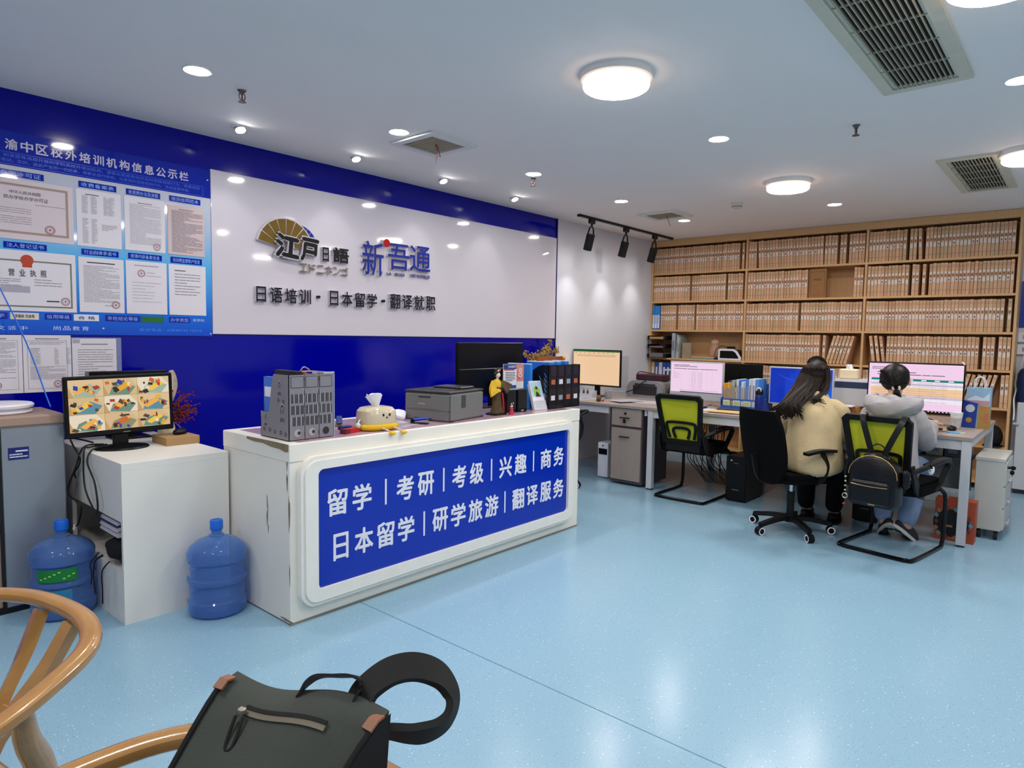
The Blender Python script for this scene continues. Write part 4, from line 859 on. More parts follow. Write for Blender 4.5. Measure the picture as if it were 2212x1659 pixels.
b.add([(-.03, .11, .0005), (.02, .105, .0005), (.03, .15, .0005), (0, .19, .0005), (-.03, .16, .0005)], [(0, 1, 2, 3, 4)], 2, T); b.add([(-.02, .1, .001), (.03, .1, .001), (.01, .13, .001), (-.01, .14, .001)], [(0, 1, 2, 3)], 3, T); b.disc((.0, .165, .001), .012, 12, 3, T)
b.text('日本語', -.03, .035, .055, .07, .0005, 0, 4, .02, T); lines(b, -.035, .04, .02, .05, 3, .0005, 3, .4, T); b.build('leaflet', [paper, M('leaf_sky', 'A8C6E0', .4, nz=None), M('leaf_green', '8DB61E', .4, nz=None), ink_d, red_ink], t, smooth=0)
# black file organizer with blue folders
t = thing('file_holder', 'black four slot file organizer at the far end of the counter', 'file holder', (3.806, 2.953, ZC))
blp = M('black_plastic', '0E0D0F', .3, nz=None)
b = MB(); b.bb(0, .38, 0, .006, 0, .06); b.bb(0, .38, 0, .006, .145, .175); b.bb(0, .38, 0, .006, .232, .322)
for c in range(5): b.bb(c*.0935-.003+.003, c*.0935+.012, -.002, .006, 0, .322)
b.bb(0, .38, 0, .006, .06, .145, 1); b.bb(0, .38, .001, .006, .175, .232, 2)
for c in range(4):
    x = c*.0935+.03; b.bb(x, x+.045, -.0014, 0, .063, .098, 3+(c % 3)); b.bb(x, x+.045, -.0014, 0, .18, .215, 3+((c+2) % 3)); b.bb(x-.01, x+.055, -.0014, 0, .24, .315, 1)
b.build('rear_wall', [blp, M('smoky', '231D20', .25, nz=None), M('smoky2', '1A1618', .25, nz=None), paper, M('spine_grey', '8E98A8', .5, nz=None), M('spine_orange', 'B0613A', .5, nz=None)], t, smooth=0)
pr = [(0, 0), (.25, 0), (.25, .10), (.225, .135), (.20, .2), (.165, .27), (.10, .312), (.06, .322), (0, .322)]
for c in range(5):
    b = MB(); S2 = frame((c*.0935+(0 if c < 4 else .006), 0, 0), (0, -1, 0), (0, 0, 1)); b.prism([(-p, q) for p, q in pr], -.003, 0, 0, S2)
    if c == 0:
        for i in range(2):
            for k in range(7):
                y0 = -.045-.05*i; z0 = .265-.036*k-.02*i
                b.add([(y0, z0, .001), (y0+.008, z0-.004, .001), (y0+.026, z0-.032, .001), (y0+.018, z0-.034, .001)], [(0, 1, 2, 3)], 1, S2)
    b.build('divider' if 0 < c < 4 else 'side_wall', [blp, M('hole_blue', '4C7ED0', .5, nz=None)], t, smooth=0)
b = MB(); b.bb(0, .38, 0, .25, 0, .004); b.build('bottom', blp, t)
for x, w, h, y, l, m in ((3.70, .03, .32, 3.04, 'blue file box standing beside the black organizer, sticking out toward the doll', M('folder_sky', '2C7CD4', .35, nz=None)), (3.83, .06, .335, 2.962, 'white topped blue folder in the first slot of the black organizer', blue_fold),
                         (3.92, .05, .338, 2.962, 'blue folder in the second slot of the black organizer', MATS['folder_sky']), (4.02, .05, .34, 2.965, 'blue folder in the third slot of the black organizer', blue_fold)):
    b = MB(); b.bb(0, w, 0, .22, 0, h); b.bb(.004, w-.004, .004, .216, h, h+.006, 1); solo('ring_binder', b, [m, paper], l, 'folder', (x+.004, y+.008, ZC+.005))
b = MB(); b.bb(0, .3, 0, .02, 0, .03); b.cyl((.3, .01, .015), (.33, .01, .015), .018, n=16, m=1); solo('paper_tube', b, [M('tube_brown', '8A4A20', .5, nz=None), M('tube_yellow', 'C98A10', .4, nz=None)], 'brown tube with a yellow end lying across the black organizer', 'tube', (3.86, 3.10, ZC+.347))
# dried flowers behind the counter end, in a vase on the corner desk
t = thing('dried_flowers', 'golden dried flowers leaning in front of the blue wall beyond the counter monitor', 'dried plant', (5.585, 4.31, .775))
b = MB(); b.lathe([(.04, 0), (.06, .03), (.062, .12), (.045, .2), (.035, .26), (.04, .28), (.036, .278), (.03, .2), (.002, .03)], 24); b.build('vase', M('vase_brown', '5A3A20', .35, nz=(12, .2)), t)
st = MB(); fl = MB(); gy = M('dried_gold', 'A8863C', .8, nz=(20, .35))
for i in range(26):
    tx = rnd.uniform(-.46, .04); tip = (tx, rnd.uniform(-.10, .04), rnd.uniform(.36, .48)+max(0, (tx+.3)*.35)); st.tube(spline([(0, 0, .26), (tip[0]*.35, tip[1]*.3, .36), tip], 4), .0018, 5)
    for k in range(14): fl.ell((tip[0]+rnd.uniform(-.04, .04), tip[1]+rnd.uniform(-.02, .02), tip[2]+rnd.uniform(-.04, .03)), (rnd.uniform(.004, .012),)*3, nu=6, nv=5)
for q in ([(0, 0, .3), (.03, -.01, .45), (.02, -.01, .58), (.06, -.02, .62)], [(0, 0, .3), (.06, -.02, .44), (.10, -.02, .54), (.09, -.02, .46)]): st.tube(spline(q, 6), .002, 5)
st.build('stem', stem_m, t); fl.build('blossom', gy, t)
# ================================================================ bookcase with archive files
bw = wood('bookcase_wood', 'DDB27E', 'CC9F6C', (1, 9, 1), .45); bw2 = wood('bookcase_back', 'D8AC7A', 'C89C6A', (1, 6, 1), .5)
bc = thing('bookcase', 'tall light wood bookcase of three bays filling the far wall', 'bookcase', (XB, .545, 0))
BL, BD = 3.872, .30
UP = (0.0, 1.30, 2.595, BL-.022)
SH = (2.262, 1.90, 1.532, 1.168, .805, .43, .08)
b = MB(); b.bb(BD-.012, BD, 0, BL, .02, 2.66); b.build('back_panel', bw2, bc)
for i, y in enumerate(UP):
    b = MB(); b.bb(0, BD-.012, y, y+.022, 0, 2.61); b.build('upright', bw, bc)
b = MB(); b.bb(-.004, BD, -.004, BL+.002, 2.605, 2.683, bev=.002); b.build('top_board', bw, bc)
for z in SH:
    for i in range(3): b = MB(); b.bb(0.001, BD-.012, UP[i]+.022, UP[i+1], z-.022, z); b.build('shelf', bw, bc)
kraft = [M('kraft_%d' % i, h, .75, nz=(40, .1)) for i, h in enumerate(('D6AC86', 'DDB18C', 'CC9F7A', 'CAA983', 'D2A784'))]
flabel = M('file_label', 'E2D8D2', .6, nz=None); fline = M('file_line', '5E4630', .8, nz=None); fband = M('file_band', '8E5E44', .7, nz=None)
def file_mesh(k, t, h, v):
    b = MB(); b.bb(0, .21, -t/2, t/2, 0, h, 0, .0012); T = frame((-.0006, 0, 0), (0, -1, 0), (0, 0, 1)); a = t/2-.0022
    for z in (.14, .862, .91): b.rect(-t/2+.001, t/2-.001, h*z, h*z+.0022, 0, 1, T)
    b.rect(-a*.6, a*.6, h*.57, h*.64, 0, 3, T)
    if v != 3: b.rect(-a*.85, a*.85, h*.665, h*.735, .0002, 2, T)
    o = (0, .01, -.02, 0)[v]
    if v != 3 or k == 1: b.rect(-a*.9, a*.9, h*(.40+o), h*(.54+o), .0002, 2, T)
    if v == 1: b.rect(-a*.4, a*.4, h*.44, h*.5, .0004, 1, T)
    o = b.build('archive_file', [kraft[k], fline, flabel, fband], None, smooth=0); me = o.data; bpy.data.objects.remove(o); return me
FM = [file_mesh(k, t, h, v) for k, t, h, v in ((0, .0285, .315, 0), (1, .029, .318, 0), (2, .028, .312, 1), (3, .0285, .316, 2), (4, .029, .314, 1), (1, .027, .318, 3))]
nfile = 0
stuff = MB(); stuff_mats = kraft+[fline, flabel, fband]
def put_file(y, z, me, lean=0.0, label=None, group=None, dx=0.0, massed=False):
    global nfile
    X = Tr(XB+.018+dx, y, z+.0007+.0147*abs(math.sin(lean))) @ Rx(lean)
    if massed:
        ki = kraft.index(me.materials[0])
        for p in me.polygons: pass
        vs = [v.co[:] for v in me.vertices]
        for mi in range(4):
            fs = [tuple(p.vertices) for p in me.polygons if p.material_index == mi]
            if fs: stuff.add(vs, fs, ki if mi == 0 else 4+mi, X)
        return
    o = bpy.data.objects.new('archive_file', me); C.objects.link(o); o.matrix_world = X; nfile += 1
    tag(o, label, 'archive file', group)
def run(y, yend, z, label, group, lean=0.0, gaps=(), massed=False, pitch=.0315, n=None):
    """files side by side from y downwards (towards the white appliance)"""
    k = 0
    while y-.03 > yend and (n is None or k < n):
        me = rnd.choice(FM[:5]) if rnd.random() > .06 else FM[5]
        put_file(y-.0155, z, me, lean+(rnd.uniform(-.0015, .0015) if lean == 0 else 0), label, group, rnd.uniform(0, .008), massed)
        y -= pitch+(0.0015 if rnd.random() < .15 else 0); k += 1
        if k in gaps: y -= .028
    return y
def bay(i): return .545+UP[2-i+1]-.003, .545+UP[2-i]+.022+.003      # from y, to y
ROWN = ('top', 'second', 'third', 'fourth', 'fifth')
def G(r, i, extra='upright'): 
    bn = ('wall side', 'middle', 'white appliance side')[i]
    return 'kraft archive file standing %s on the %s shelf of the %s bay' % (extra, ROWN[r], bn), 'archive files on the %s shelf, %s bay' % (ROWN[r], bn)
# bay at the white appliance side
y0, y1 = bay(2)
l, g = G(0, 2); y = run(y0, y0-.45, SH[0], l, g, gaps=(11,)); put_file(y-.035, SH[0], FM[0], -.05, 'kraft archive file tilted beside a dark gap on the top shelf, white appliance side', g); run(y-.075, y1, SH[0], l, g)
l, g = G(1, 2); run(y0, y1, SH[1], l, g, gaps=(12, 14, 15))
l, g = G(2, 2); run(y0, y1, SH[2], l, g, gaps=(39,), pitch=.0305)
l, g = G(3, 2, 'leaning'); 
for k in range(3): put_file(y0-.105-.048*k, SH[3]+.0, FM[k], -.15, l, g)
l, g = G(3, 2); run(y0-.215, y1, SH[3], l, g, gaps=(25, 28), pitch=.0318)
l2, g2 = G(4, 2, 'slanting')
for k in range(7): put_file(y0-.84-.043*k, SH[4], FM[k % 5], .22 if k else .16, l2, g2)
for k in range(2): put_file(y1+.05-.034*k, SH[4], FM[k], 0, 'kraft archive file standing at the end of the fifth shelf near the white appliance', 'archive files on the fifth shelf, end pair')
# middle bay
y0, y1 = bay(1)
l, g = G(0, 1); y = run(y0, y0-.11, SH[0], l, g); l2, g2 = G(0, 1, 'slightly tilted'); 
for k in range(22): put_file(y-.045-.0325*k, SH[0], FM[k % 5], -.06+.002*k, l2, g2)
run(y-.04-.0325*22, y1, SH[0], l, g, gaps=(4, 6))
l, g = G(1, 1); y = run(y0, 2.43, SH[1], l, g, pitch=.0325); run(y1+.105, y1, SH[1], 'kraft archive file in the run of three beyond the empty part of the second shelf', 'archive files past the empty shelf part')
b = MB(); b.bb(0, .03, -.09, .09, 0, .32, bev=.002); T = frame((-.0006, 0, 0), (0, -1, 0), (0, 0, 1)); bord(b, -.075, .075, .025, .295, .002, 0, 1, T=None) if 0 else None
b.frame_prism([(-.075, .03), (.075, .03), (.075, .29), (-.075, .29)], [(-.072, .033), (.072, .033), (.072, .287), (-.072, .287)], 0, .0006, 1, T); b.text('档案盒', -.045, .04, .19, .215, .0004, 0, 1, 0, T)
solo('archive_box', b, [M('box_kraft_dark', '9C6E40', .7, nz=(20, .1)), fline], 'kraft archive box turned to show its front, on the second shelf beside the empty part', 'archive box', (XB+.03, y-.105, SH[1]+.001), smooth=0)
l, g = G(2, 1); run(y0, y1, SH[2], l, g, gaps=(19,), pitch=.0312)
l, g = G(3, 1); y = run(y0, y0-.86, SH[3], l, g, pitch=.032); y = run(y-.03, y-.07, SH[3], l, g); l2, g2 = G(3, 1, 'slanting')
for k in range(6): put_file(y-.02-.037*k, SH[3], FM[k % 5], .24, l2, g2)
# bay at the wall side and the half hidden fifth shelves: one mass
y0, y1 = bay(0)
run(y0, y1, SH[0], '', '', gaps=(36,), massed=True); run(y0, y1, SH[1], '', '', gaps=(16, 30), massed=True); run(y0-.115, y1, SH[2], '', '', gaps=(7, 14), massed=True)
run(bay(1)[0], bay(1)[0]-.5, SH[4], '', '', massed=True); run(bay(1)[1]+.25, bay(1)[1], SH[4], '', '', massed=True); run(bay(2)[0], bay(2)[0]-.12, SH[4], '', '', massed=True)
solo('archive_files', stuff, stuff_mats, 'dense rows of kraft archive files packed on the shelves of the wall side bay', 'archive files', kind='stuff', smooth=0)
sky_b = M('binder_sky', '2F86D8', .4, nz=None)
for k in range(3):
    b = MB(); b.bb(0, .2, -.016, .016, 0, .31, bev=.001); T = frame((-.0006, 0, 0), (0, -1, 0), (0, 0, 1)); b.rect(-.014, .014, .02, .19, 0, 1, T); lines(b, -.008, .008, .08, .18, 6, .0004, 0, .5, T)
    solo('ring_binder', b, [sky_b, sign_white], 'blue and white binder at the wall end of the third shelf', 'binder', (XB+.006, y0-.020-.036*k, SH[2]+.001), group='blue binders on the third shelf', smooth=0)
# fourth shelf, wall side: letter trays, books, jar, radio
t = thing('letter_tray', 'stack of black letter trays at the wall end of the fourth shelf', 'letter tray', (XB-.10, 4.27, SH[3]+.001))
for z in (.0, .125, .235):
    b = MB(); b.bb(.0, .32, -.12, .12, z, z+.006); b.bb(0, .32, -.12, -.114, z, z+.05); b.bb(0, .32, .114, .12, z, z+.05); b.build('tray', blp, t)
for z, h in ((.006, .055), (.131, .02), (.241, .03)):
    b = MB(); b.bb(.01, .30, -.1, .1, z, z+h); b.build('papers', M('paper_shade2', '6E6670', .6, nz=None) if z < .2 else M('kraft', 'A9865A', .7), t)
b = MB(); 
for x in (.02, .28):
    for y in (-.117, .117): b.cyl((x, y, 0), (x, y, .25), .004, n=8)
b.build('post', blp, t)
for i, (y, w, h, hx, l) in enumerate(((4.105, .045, .32, 'A8B4C4', 'tall grey white binder beside the letter trays'), (4.05, .016, .30, 'B8B8BC', 'thin pale book leaning next to the tall binder'), (4.03, .014, .27, 'D2CFCC', 'white book in the leaning run on the fourth shelf'), (4.01, .014, .265, '90A094', 'greenish thin book in the leaning run on the fourth shelf'))):
    b = MB(); b.bb(0, .2, -w, 0, 0, h, bev=.001); b.bb(-.0006, 0, -w*.8, -w*.2, h*.3, h*.7, 1); o = solo('book', b, [M('cover_'+hx, hx, .5, nz=None), ink], l, 'book', (XB+.02, y, SH[3]+.001), smooth=0); o.rotation_euler = (.06 if i else 0, 0, 0)
b = MB(); b.bb(0, .02, -.06, .06, 0, .20); solo('book', b, [M('cover_tan', 'A08C74', .5, nz=(20, .3))], 'tan picture book showing its cover on the fourth shelf', 'book', (XB+.03, 3.90, SH[3]+.001))
for z, hx, l in ((0, '7C9A82', 'green folder lying flat on the fourth shelf'), (.016, 'D2A088', 'salmon folder lying flat on the green one')):
    b = MB(); b.bb(0, .2, -.17, .17, 0, .015); solo('paper_folder', b, M('fold_'+hx, hx, .6, nz=None), l, 'folder', (XB+.02+.01*(z > 0), 3.70-.02*(z > 0), SH[3]+z+.001))
t = thing('jar', 'clear pinkish jar on the fourth shelf', 'jar', (XB+.12, 3.56, SH[3]+.034))
b = MB(); b.lathe([(.03, 0), (.068, .004), (.072, .02), (.068, .09), (.05, .13), (.042, .15), (.042, .165)], 28); b.build('glass', M('jar_glass', 'D2A48C', .1, nz=None, al=.55), t)
b = MB(); b.lathe([(.046, .165), (.046, .20), (.02, .215), (.002, .22)], 24); b.build('lid', M('jar_lid', 'D8B49C', .3, nz=None, al=.8), t)
t = thing('label_printer', 'black and white rounded device with a cord on the fourth shelf', 'device', (XB+.015, 3.325, SH[3]+.001))
b = MB(); T = frame((.0, 0, 0), (0, -1, 0), (0, 0, 1)); pro = [(-.13, .02), (-.13, .115), (-.11, .125), (.05, .125), (.09, .10), (.135, .03), (.135, .012), (-.12, .012)]
b.prism(pro, -.2, 0, 0, T); b.build('body', mon_black, t)
b = MB(); b.frame_prism([(-.14, .0), (-.14, .125), (-.11, .135), (.055, .135), (.10, .108), (.15, .03), (.148, 0)][:7], [(-.12, .02), (-.12, .108), (-.108, .112), (.045, .112), (.08, .09), (.12, .03), (.115, .02)], -.0, .012, 0, T); b.build('white_shell', MATS['white_plastic'], t)
b = MB(); b.bb(.03, .1, -.03, .05, .126, .165, bev=.004); b.build('power_adapter', blp, t)
b = MB(); b.tube(spline([(.05, .05, .15), (.0, .1, .17), (-.01, .17, .12), (-.02, .18, .03), (.02, .16, .012)], 6), .004, 6); b.build('cord', cab, t)
for k, hx in enumerate(('B8A890', '2452A8', 'CFCFD4', '1A49A0', '15408E')):
    b = MB(); b.bb(0, .2, -.024, .024, 0, .30, bev=.001); b.bb(-.0008, 0, -.012, .012, .12, .24, 1); solo('ring_binder', b, [M('bind_'+hx, hx, .4, nz=None), paper], ('tan', 'blue', 'white', 'deep blue', 'dark blue')[k]+' binder on the fifth shelf just above the pink lit screen', 'binder', (XB+.01, y0-.03-.055*k, SH[4]+.001), smooth=0)
t = thing('hat', 'round black cap lying on the lowest visible shelf by the desk end', 'cap', (XB+.07, .665, SH[5]+.001))
b = MB(); b.ell((0, 0, .09), (.10, .075, .11), nu=20, nv=12); b.v = [(x, y, max(0, z)) for x, y, z in b.v]; b.build('crown', blk_cloth, t)
b = MB(); b.prism([(.11*math.cos(a)-.02, .085*math.sin(a)) for a in [2*PI*k/20 for k in range(20)]], .0, .006); b.build('brim', blk_cloth, t)
for k in range(5):
    b = MB(); b.bb(0, .22, -.1, .1, 0, .016); solo('book', b, [M('book_cream%d' % (k % 2), ('C9BFAE', 'B5A998')[k % 2], .6, nz=None)], 'cream book in the flat pile under the shelf with the black cap', 'book', (XB+.01+.004*(k % 3), .685, .081+.0163*k), group='flat cream books low in the bookcase')
# ================================================================ white appliance, socket and cord at the far corner
t = thing('standing_unit', 'white metal floor cabinet unit with louvre slots at the corner past the bookcase', 'appliance', (7.88, .26, 0))
wm = M('white_metal', 'C4C8CC', .35, nz=(3, .03))
b = MB(); b.bb(0, .26, -.24, .235, .04, .87, bev=.005); b.build('casing', wm, t)
b = MB(); b.bb(.01, .25, -.23, .225, 0, .04); b.build('plinth', M('plinth_dark', '20242E', .5, nz=None), t)
b = MB()
for i in range(11): b.bb(-.002, .0, .0, .15, .55+i*.017, .557+i*.017)
b.build('louvre', M('louvre_dark', '6A6E74', .5, nz=None), t)
b = MB(); b.cyl((.0, .22, .66), (-.03, .25, .67), .012, n=12); b.build('tap', wm, t)
t = thing('wall_bin', 'dark blue water drum standing on top of the white floor unit', 'drum', (8.01, .40, .87))
b = MB(); b.lathe([(.115, 0), (.12, .02), (.12, .26), (.10, .31), (.05, .34), (.002, .34)], 28); b.build('drum_body', M('drum_navy', '1B2C58', .3, nz=None), t); b = MB(); b.cyl((0, 0, .34), (0, 0, .37), .03); b.build('cap', mon_black, t)
for z, l in ((1.44, 'upper white switch box on the far wall past the bookcase'), (1.32, 'lower white socket box on the far wall with a hanging cord')):
    b = MB(); b.bb(-.045, 0, -.06, .06, 0, .10, bev=.005); b.bb(-.047, -.045, -.02, .02, .03, .07, 1); solo('socket_box', b, [MATS['white_plastic'], M('socket_grey', 'A0A0A4', .5, nz=None)], l, 'socket', (8.16, .485, z))
b = MB(); b.bb(-.008, 0, -.12, .12, 0, .45); solo('poster', b, M('poster_blue', '123C9A', .3, nz=(8, .3)), 'blue poster on the far wall above the switch boxes', 'poster', (8.16, .43, 1.58))
b = MB(); b.tube(spline([(8.12, .485, 1.33), (8.10, .50, 1.2), (8.06, .535, 1.05), (7.97, .52, .98), (7.88, .525, .90), (7.855, .515, .78), (7.845, .515, .70)], 8), .006, 8); solo('power_cord', b, MATS['white_plastic'], 'white cord hanging from the socket box beside the bookcase', 'cable')
# ================================================================ desks
dtop = wood('desk_oak', 'A79A92', '968A84', (1, 9, 1), .35); dleg = M('desk_leg_white', 'C7C8CC', .35, nz=(5, .04)); dfoot = M('foot_black', '161616', .6, nz=None)
def desk(label, x0, x1, y0, y1, legs, beam=True):
    t = thing('office_desk', label, 'desk', (x0, y0, 0)); w, d = x1-x0, y1-y0
    b = MB(); b.bb(0, w, 0, d, .748, .775, bev=.002); b.build('desk_top', dtop, t)
    b = MB(); b.bb(.02, .05, .03 if beam else .42, d-.03, .68, .748); b.bb(w-.05, w-.02, .03, d-.03, .68, .748); b.bb(.03, w-.03, .02 if beam else .004, .05 if beam else .03, .69, .748); b.bb(.03, w-.03, d-.05, d-.02, .69, .748); b.build('frame', dleg, t)
    for x, y in legs:
        b = MB(); b.bb(x, x+.055, y, y+.055, .012, .748, bev=.002); lg = b.build('leg', dleg, t); b = MB(); b.bb(x+.004, x+.051, y+.004, y+.051, 0, .012); b.build('foot', dfoot, lg)
    return t
bench = desk('long two sided office desk with white steel legs in front of the bookcase', 5.48, 6.90, .572, 3.095, [(.01, .01), (.01, 2.458), (1.355, .01), (1.355, 2.458)])
corner = desk('corner desk along the white wall behind the counter end', 5.48, 6.90, 3.10, 4.40, [(1.355, 1.2)], False)
# ---- drawer cabinet under the corner desk
oakp = wood('pale_oak', 'A6988F', '95887F', (9, 9, 1), .45)
t = thing('drawer_cabinet', 'pale oak cabinet with one drawer and a door under the corner desk', 'cabinet', (5.50, 3.14, 0))
b = MB(); b.bb(.012, .5, .005, .355, .02, .746); b.build('body', M('cabinet_edge', '4A4448', .5, nz=None), t)
b = MB(); b.bb(0, .012, .018, .342, .575, .743); dr = b.build('drawer', oakp, t); b = MB(); b.bb(0, .012, .018, .342, .05, .55); do = b.build('door', oakp, t)
def pull(p, y, z): b = MB(); b.cyl((-.022, y-.05, z), (-.022, y+.05, z), .006, n=10); b.cyl((-.022, y-.045, z), (0, y-.045, z), .004, n=8); b.cyl((-.022, y+.045, z), (0, y+.045, z), .004, n=8); b.build('handle', black_metal, p)
pull(dr, .19, .655); pull(do, .19, .47)
b = MB(); b.cyl((-.006, .19, .695), (0, .19, .695), .012, n=14); b.cyl((-.03, .19, .655), (-.02, .19, .64), .004, n=6); b.bb(-.024, -.018, .178, .202, .605, .64); b.build('lock', black_metal, dr)
# ---- white PC and a bag shelf by the wall
t = thing('computer_tower', 'narrow white computer tower beside the pale oak cabinet', 'computer', (5.63, 3.66, 0))
b = MB(); b.bb(0, .4, -.06, .06, .01, .36, bev=.004); b.build('case', MATS['white_plastic'], t); b = MB(); b.bb(-.002, .0, -.05, .05, .24, .30); b.build('drive_bay', mon_black, t)
b = MB(); b.cyl((-.004, .0, .33), (0, .0, .33), .008, n=10); b.build('power_button', mon_black, t)
# ---- monitors
silver = M('monitor_silver', 'B9BAC0', .35, .2, nz=None)
def monitor(name_label, x, y, w, h, z0, house, draw, mats, rz=-PI/2, bez=.010, chin=.0, stand='foot', zb=.775):
    t = thing('monitor', name_label, 'monitor', (x, y, zb), rz); z = z0-zb
    b = MB(); b.bb(-w/2, w/2, 0, .03, z, z+h, bev=.004); b.build('housing', house, t)
    b = MB(); b.T = frame((0, -.0012, z+chin), (1, 0, 0), (0, 0, 1)); draw(b, -w/2+bez, w/2-bez, bez, h-bez-chin); b.build('screen', mats, t, smooth=0)
    b = MB(); b.bb(-.035, .035, .035, .05, .01, z+h*.4, bev=.003); b.bb(-.035, .035, .028, .05, z+h*.25, z+h*.45); b.build('neck', house, t)
    b = MB(); b.bb(-.12, .12, -.07, .12, 0, .01, bev=.003); b.build('stand_base', house, t)
    return t
def sc_peach(b, x0, x1, y0, y1):
    b.rect(x0, x1, y0, y1, 0, 0); b.rect(x0, x1, y1-.016, y1, .0004, 1); b.rect(x0, x1, y0, y0+.008, .0004, 3)
    for i in range(9): b.rect(x0+.02+i*.06, x0+.05+i*.06, y1-.032, y1-.027, .0004, 2)
    for k in range(14): b.rect(x0+.03+k*.04, x0+.031+k*.04, y0+.02, y1-.07, .0004, 4)
    lines(b, x0+.05, x1-.05, y1-.066, y1-.046, 2, .0006, 2, .35)
monitor('monitor with a peach coloured sheet and green bar on the corner desk', 6.10, 4.085, .625, .40, .885, mon_black, sc_peach, [SCR('EFC9A0'), SCR('1E7A3A', .7), SCR('9A8060'), SCR('4A4440', .5), SCR('DDB892')], zb=.775)
def sc_pink(b, x0, x1, y0, y1):
    b.rect(x0, x1, y0, y1, 0, 0); lines(b, x0+.03, x1-.2, y1-.045, y1-.02, 2, .0004, 1, .5); lines(b, x0+.03, x1-.05, y1-.07, y1-.055, 1, .0004, 1, .4, full=1); b.rect(x0+.1, x1-.03, y0+.02, y0+.022, .0004, 1)
    for k in (0.11, .2, .24, .28, .33, .38, .43): b.rect(x0+k, x0+k+.0015, y0+.02, y1-.08, .0004, 2)
    for k in (.22, .25, .29, .31): lines(b, x0+k, x0+k+.018, y0+.03, y1-.09, 26, .0004, 2, .4)
    lines(b, x0+.02, x0+.09, y1-.16, y1-.09, 5, .0004, 2, .3); b.rect(x0+.1, x1, y0, y0+.008, .0004, 3)
monitor('white framed monitor with a pink document, between the corner desk and blue file rack', 6.05, 2.885, .555, .375, .825, silver, sc_pink, [SCR('F2D4EC'), SCR('7A6A80'), SCR('C9AEC8'), SCR('5A6484', .6)], bez=.012, chin=.06)
def sc_blue(b, x0, x1, y0, y1):
    n = 12
    for i in range(n):
        for j in range(8):
            X0 = x0+(x1-x0)*i/n; Y0 = y0+(y1-y0)*j/8; k = math.hypot(i-8.5, (j-3)*1.3); b.rect(X0, X0+(x1-x0)/n, Y0, Y0+(y1-y0)/8, 0, 0 if k < 2 else 1 if k < 4 else 2 if k < 6.5 else 3)
    b.add([(x0+.06+.3*t, y1-.05-.06*math.sin(t*2.2), .0004) for t in [k/10 for k in range(11)]]+[(x0+.06+.3*t, y1-.054-.064*math.sin(t*2.2), .0004) for t in [k/10 for k in range(10, -1, -1)]], [tuple(range(22))], 1)
monitor('monitor with a plain bright blue screen, before the woman in beige', 6.05, 1.905, .545, .335, .85, silver, sc_blue, [SCR('2A7CF0'), SCR('1258E0'), SCR('0A3CC8'), SCR('0630B4')], bez=.012)
def sc_big(b, x0, x1, y0, y1):
    w, h = x1-x0, y1-y0; b.rect(x0, x1, y0, y1, 0, 0); lines(b, x0+.02, x0+.2, y1-.05, y1-.025, 2, .0004, 1, .4); lines(b, x0+.06, x1-.12, y1-.095, y1-.06, 2, .0004, 1, .35)
    b.rect(x0+.02, x1, y1-.135, y1-.118, .0004, 2)
    for k in range(6): b.rect(x0+.1+k*.09, x0+.135+k*.09, y1-.131, y1-.122, .0006, 3)
    rows = (3, 4, 3, 5, 6, 5, 6, 4, 3, 3)
    for i, c in enumerate(rows): b.rect(x0+.02, x1, y1-.137-(i+1)*.0165, y1-.137-i*.0165-.0008, .0004, c)
    for k in range(8): b.rect(x0+.04+k*.08, x0+.0408+k*.08, y1-.30, y1-.137, .0006, 7)
    for i in range(10): lines(b, x0+.05, x1-.1, y1-.137-(i+.8)*.0165, y1-.137-(i+.3)*.0165, 1, .0006, 7, .3)
    b.rect(x0, x1, y0, y0+.012, .0004, 8)
    for k in range(9): b.rect(x1-.22+k*.024, x1-.21+k*.024, y0+.003, y0+.009, .0006, 3)
monitor('large black monitor with a coloured spreadsheet, at the open end of the long desk', 6.02, 1.035, .665, .395, .865, mon_black, sc_big, [SCR('F4D0EC'), SCR('6A5C70'), SCR('128478', .9), SCR('F2EAF4'), SCR('C8C4D4'), SCR('F0CE8C'), SCR('F2C0A4'), SCR('A090A4'), SCR('3A2430', .5)], bez=.010, chin=.004)
# backs of the monitors on the far side of the long desk
for y, w, l in ((2.62, .50, 'black back of a screen facing away, behind the blue file rack'), (2.02, .56, 'black back of a screen facing away, behind the blue screen')):
    t = thing('monitor', l, 'monitor', (6.42, y, .775), PI/2); 
    b = MB(); b.bb(-w/2, w/2, 0, .03, .09, .41, bev=.004); b.build('housing', mon_black, t); b = MB(); b.bb(-.03, .03, .03, .05, .01, .3); b.build('neck', mon_black, t); b = MB(); b.bb(-.11, .11, -.08, .1, 0, .01); b.build('stand_base', mon_black, t)
    b = MB(); b.rect(-w/2+.01, w/2-.01, .1, .40, .001, T=frame((0, 0, 0), (1, 0, 0), (0, 0, 1))); b.build('screen', MATS['screen_off'], t)
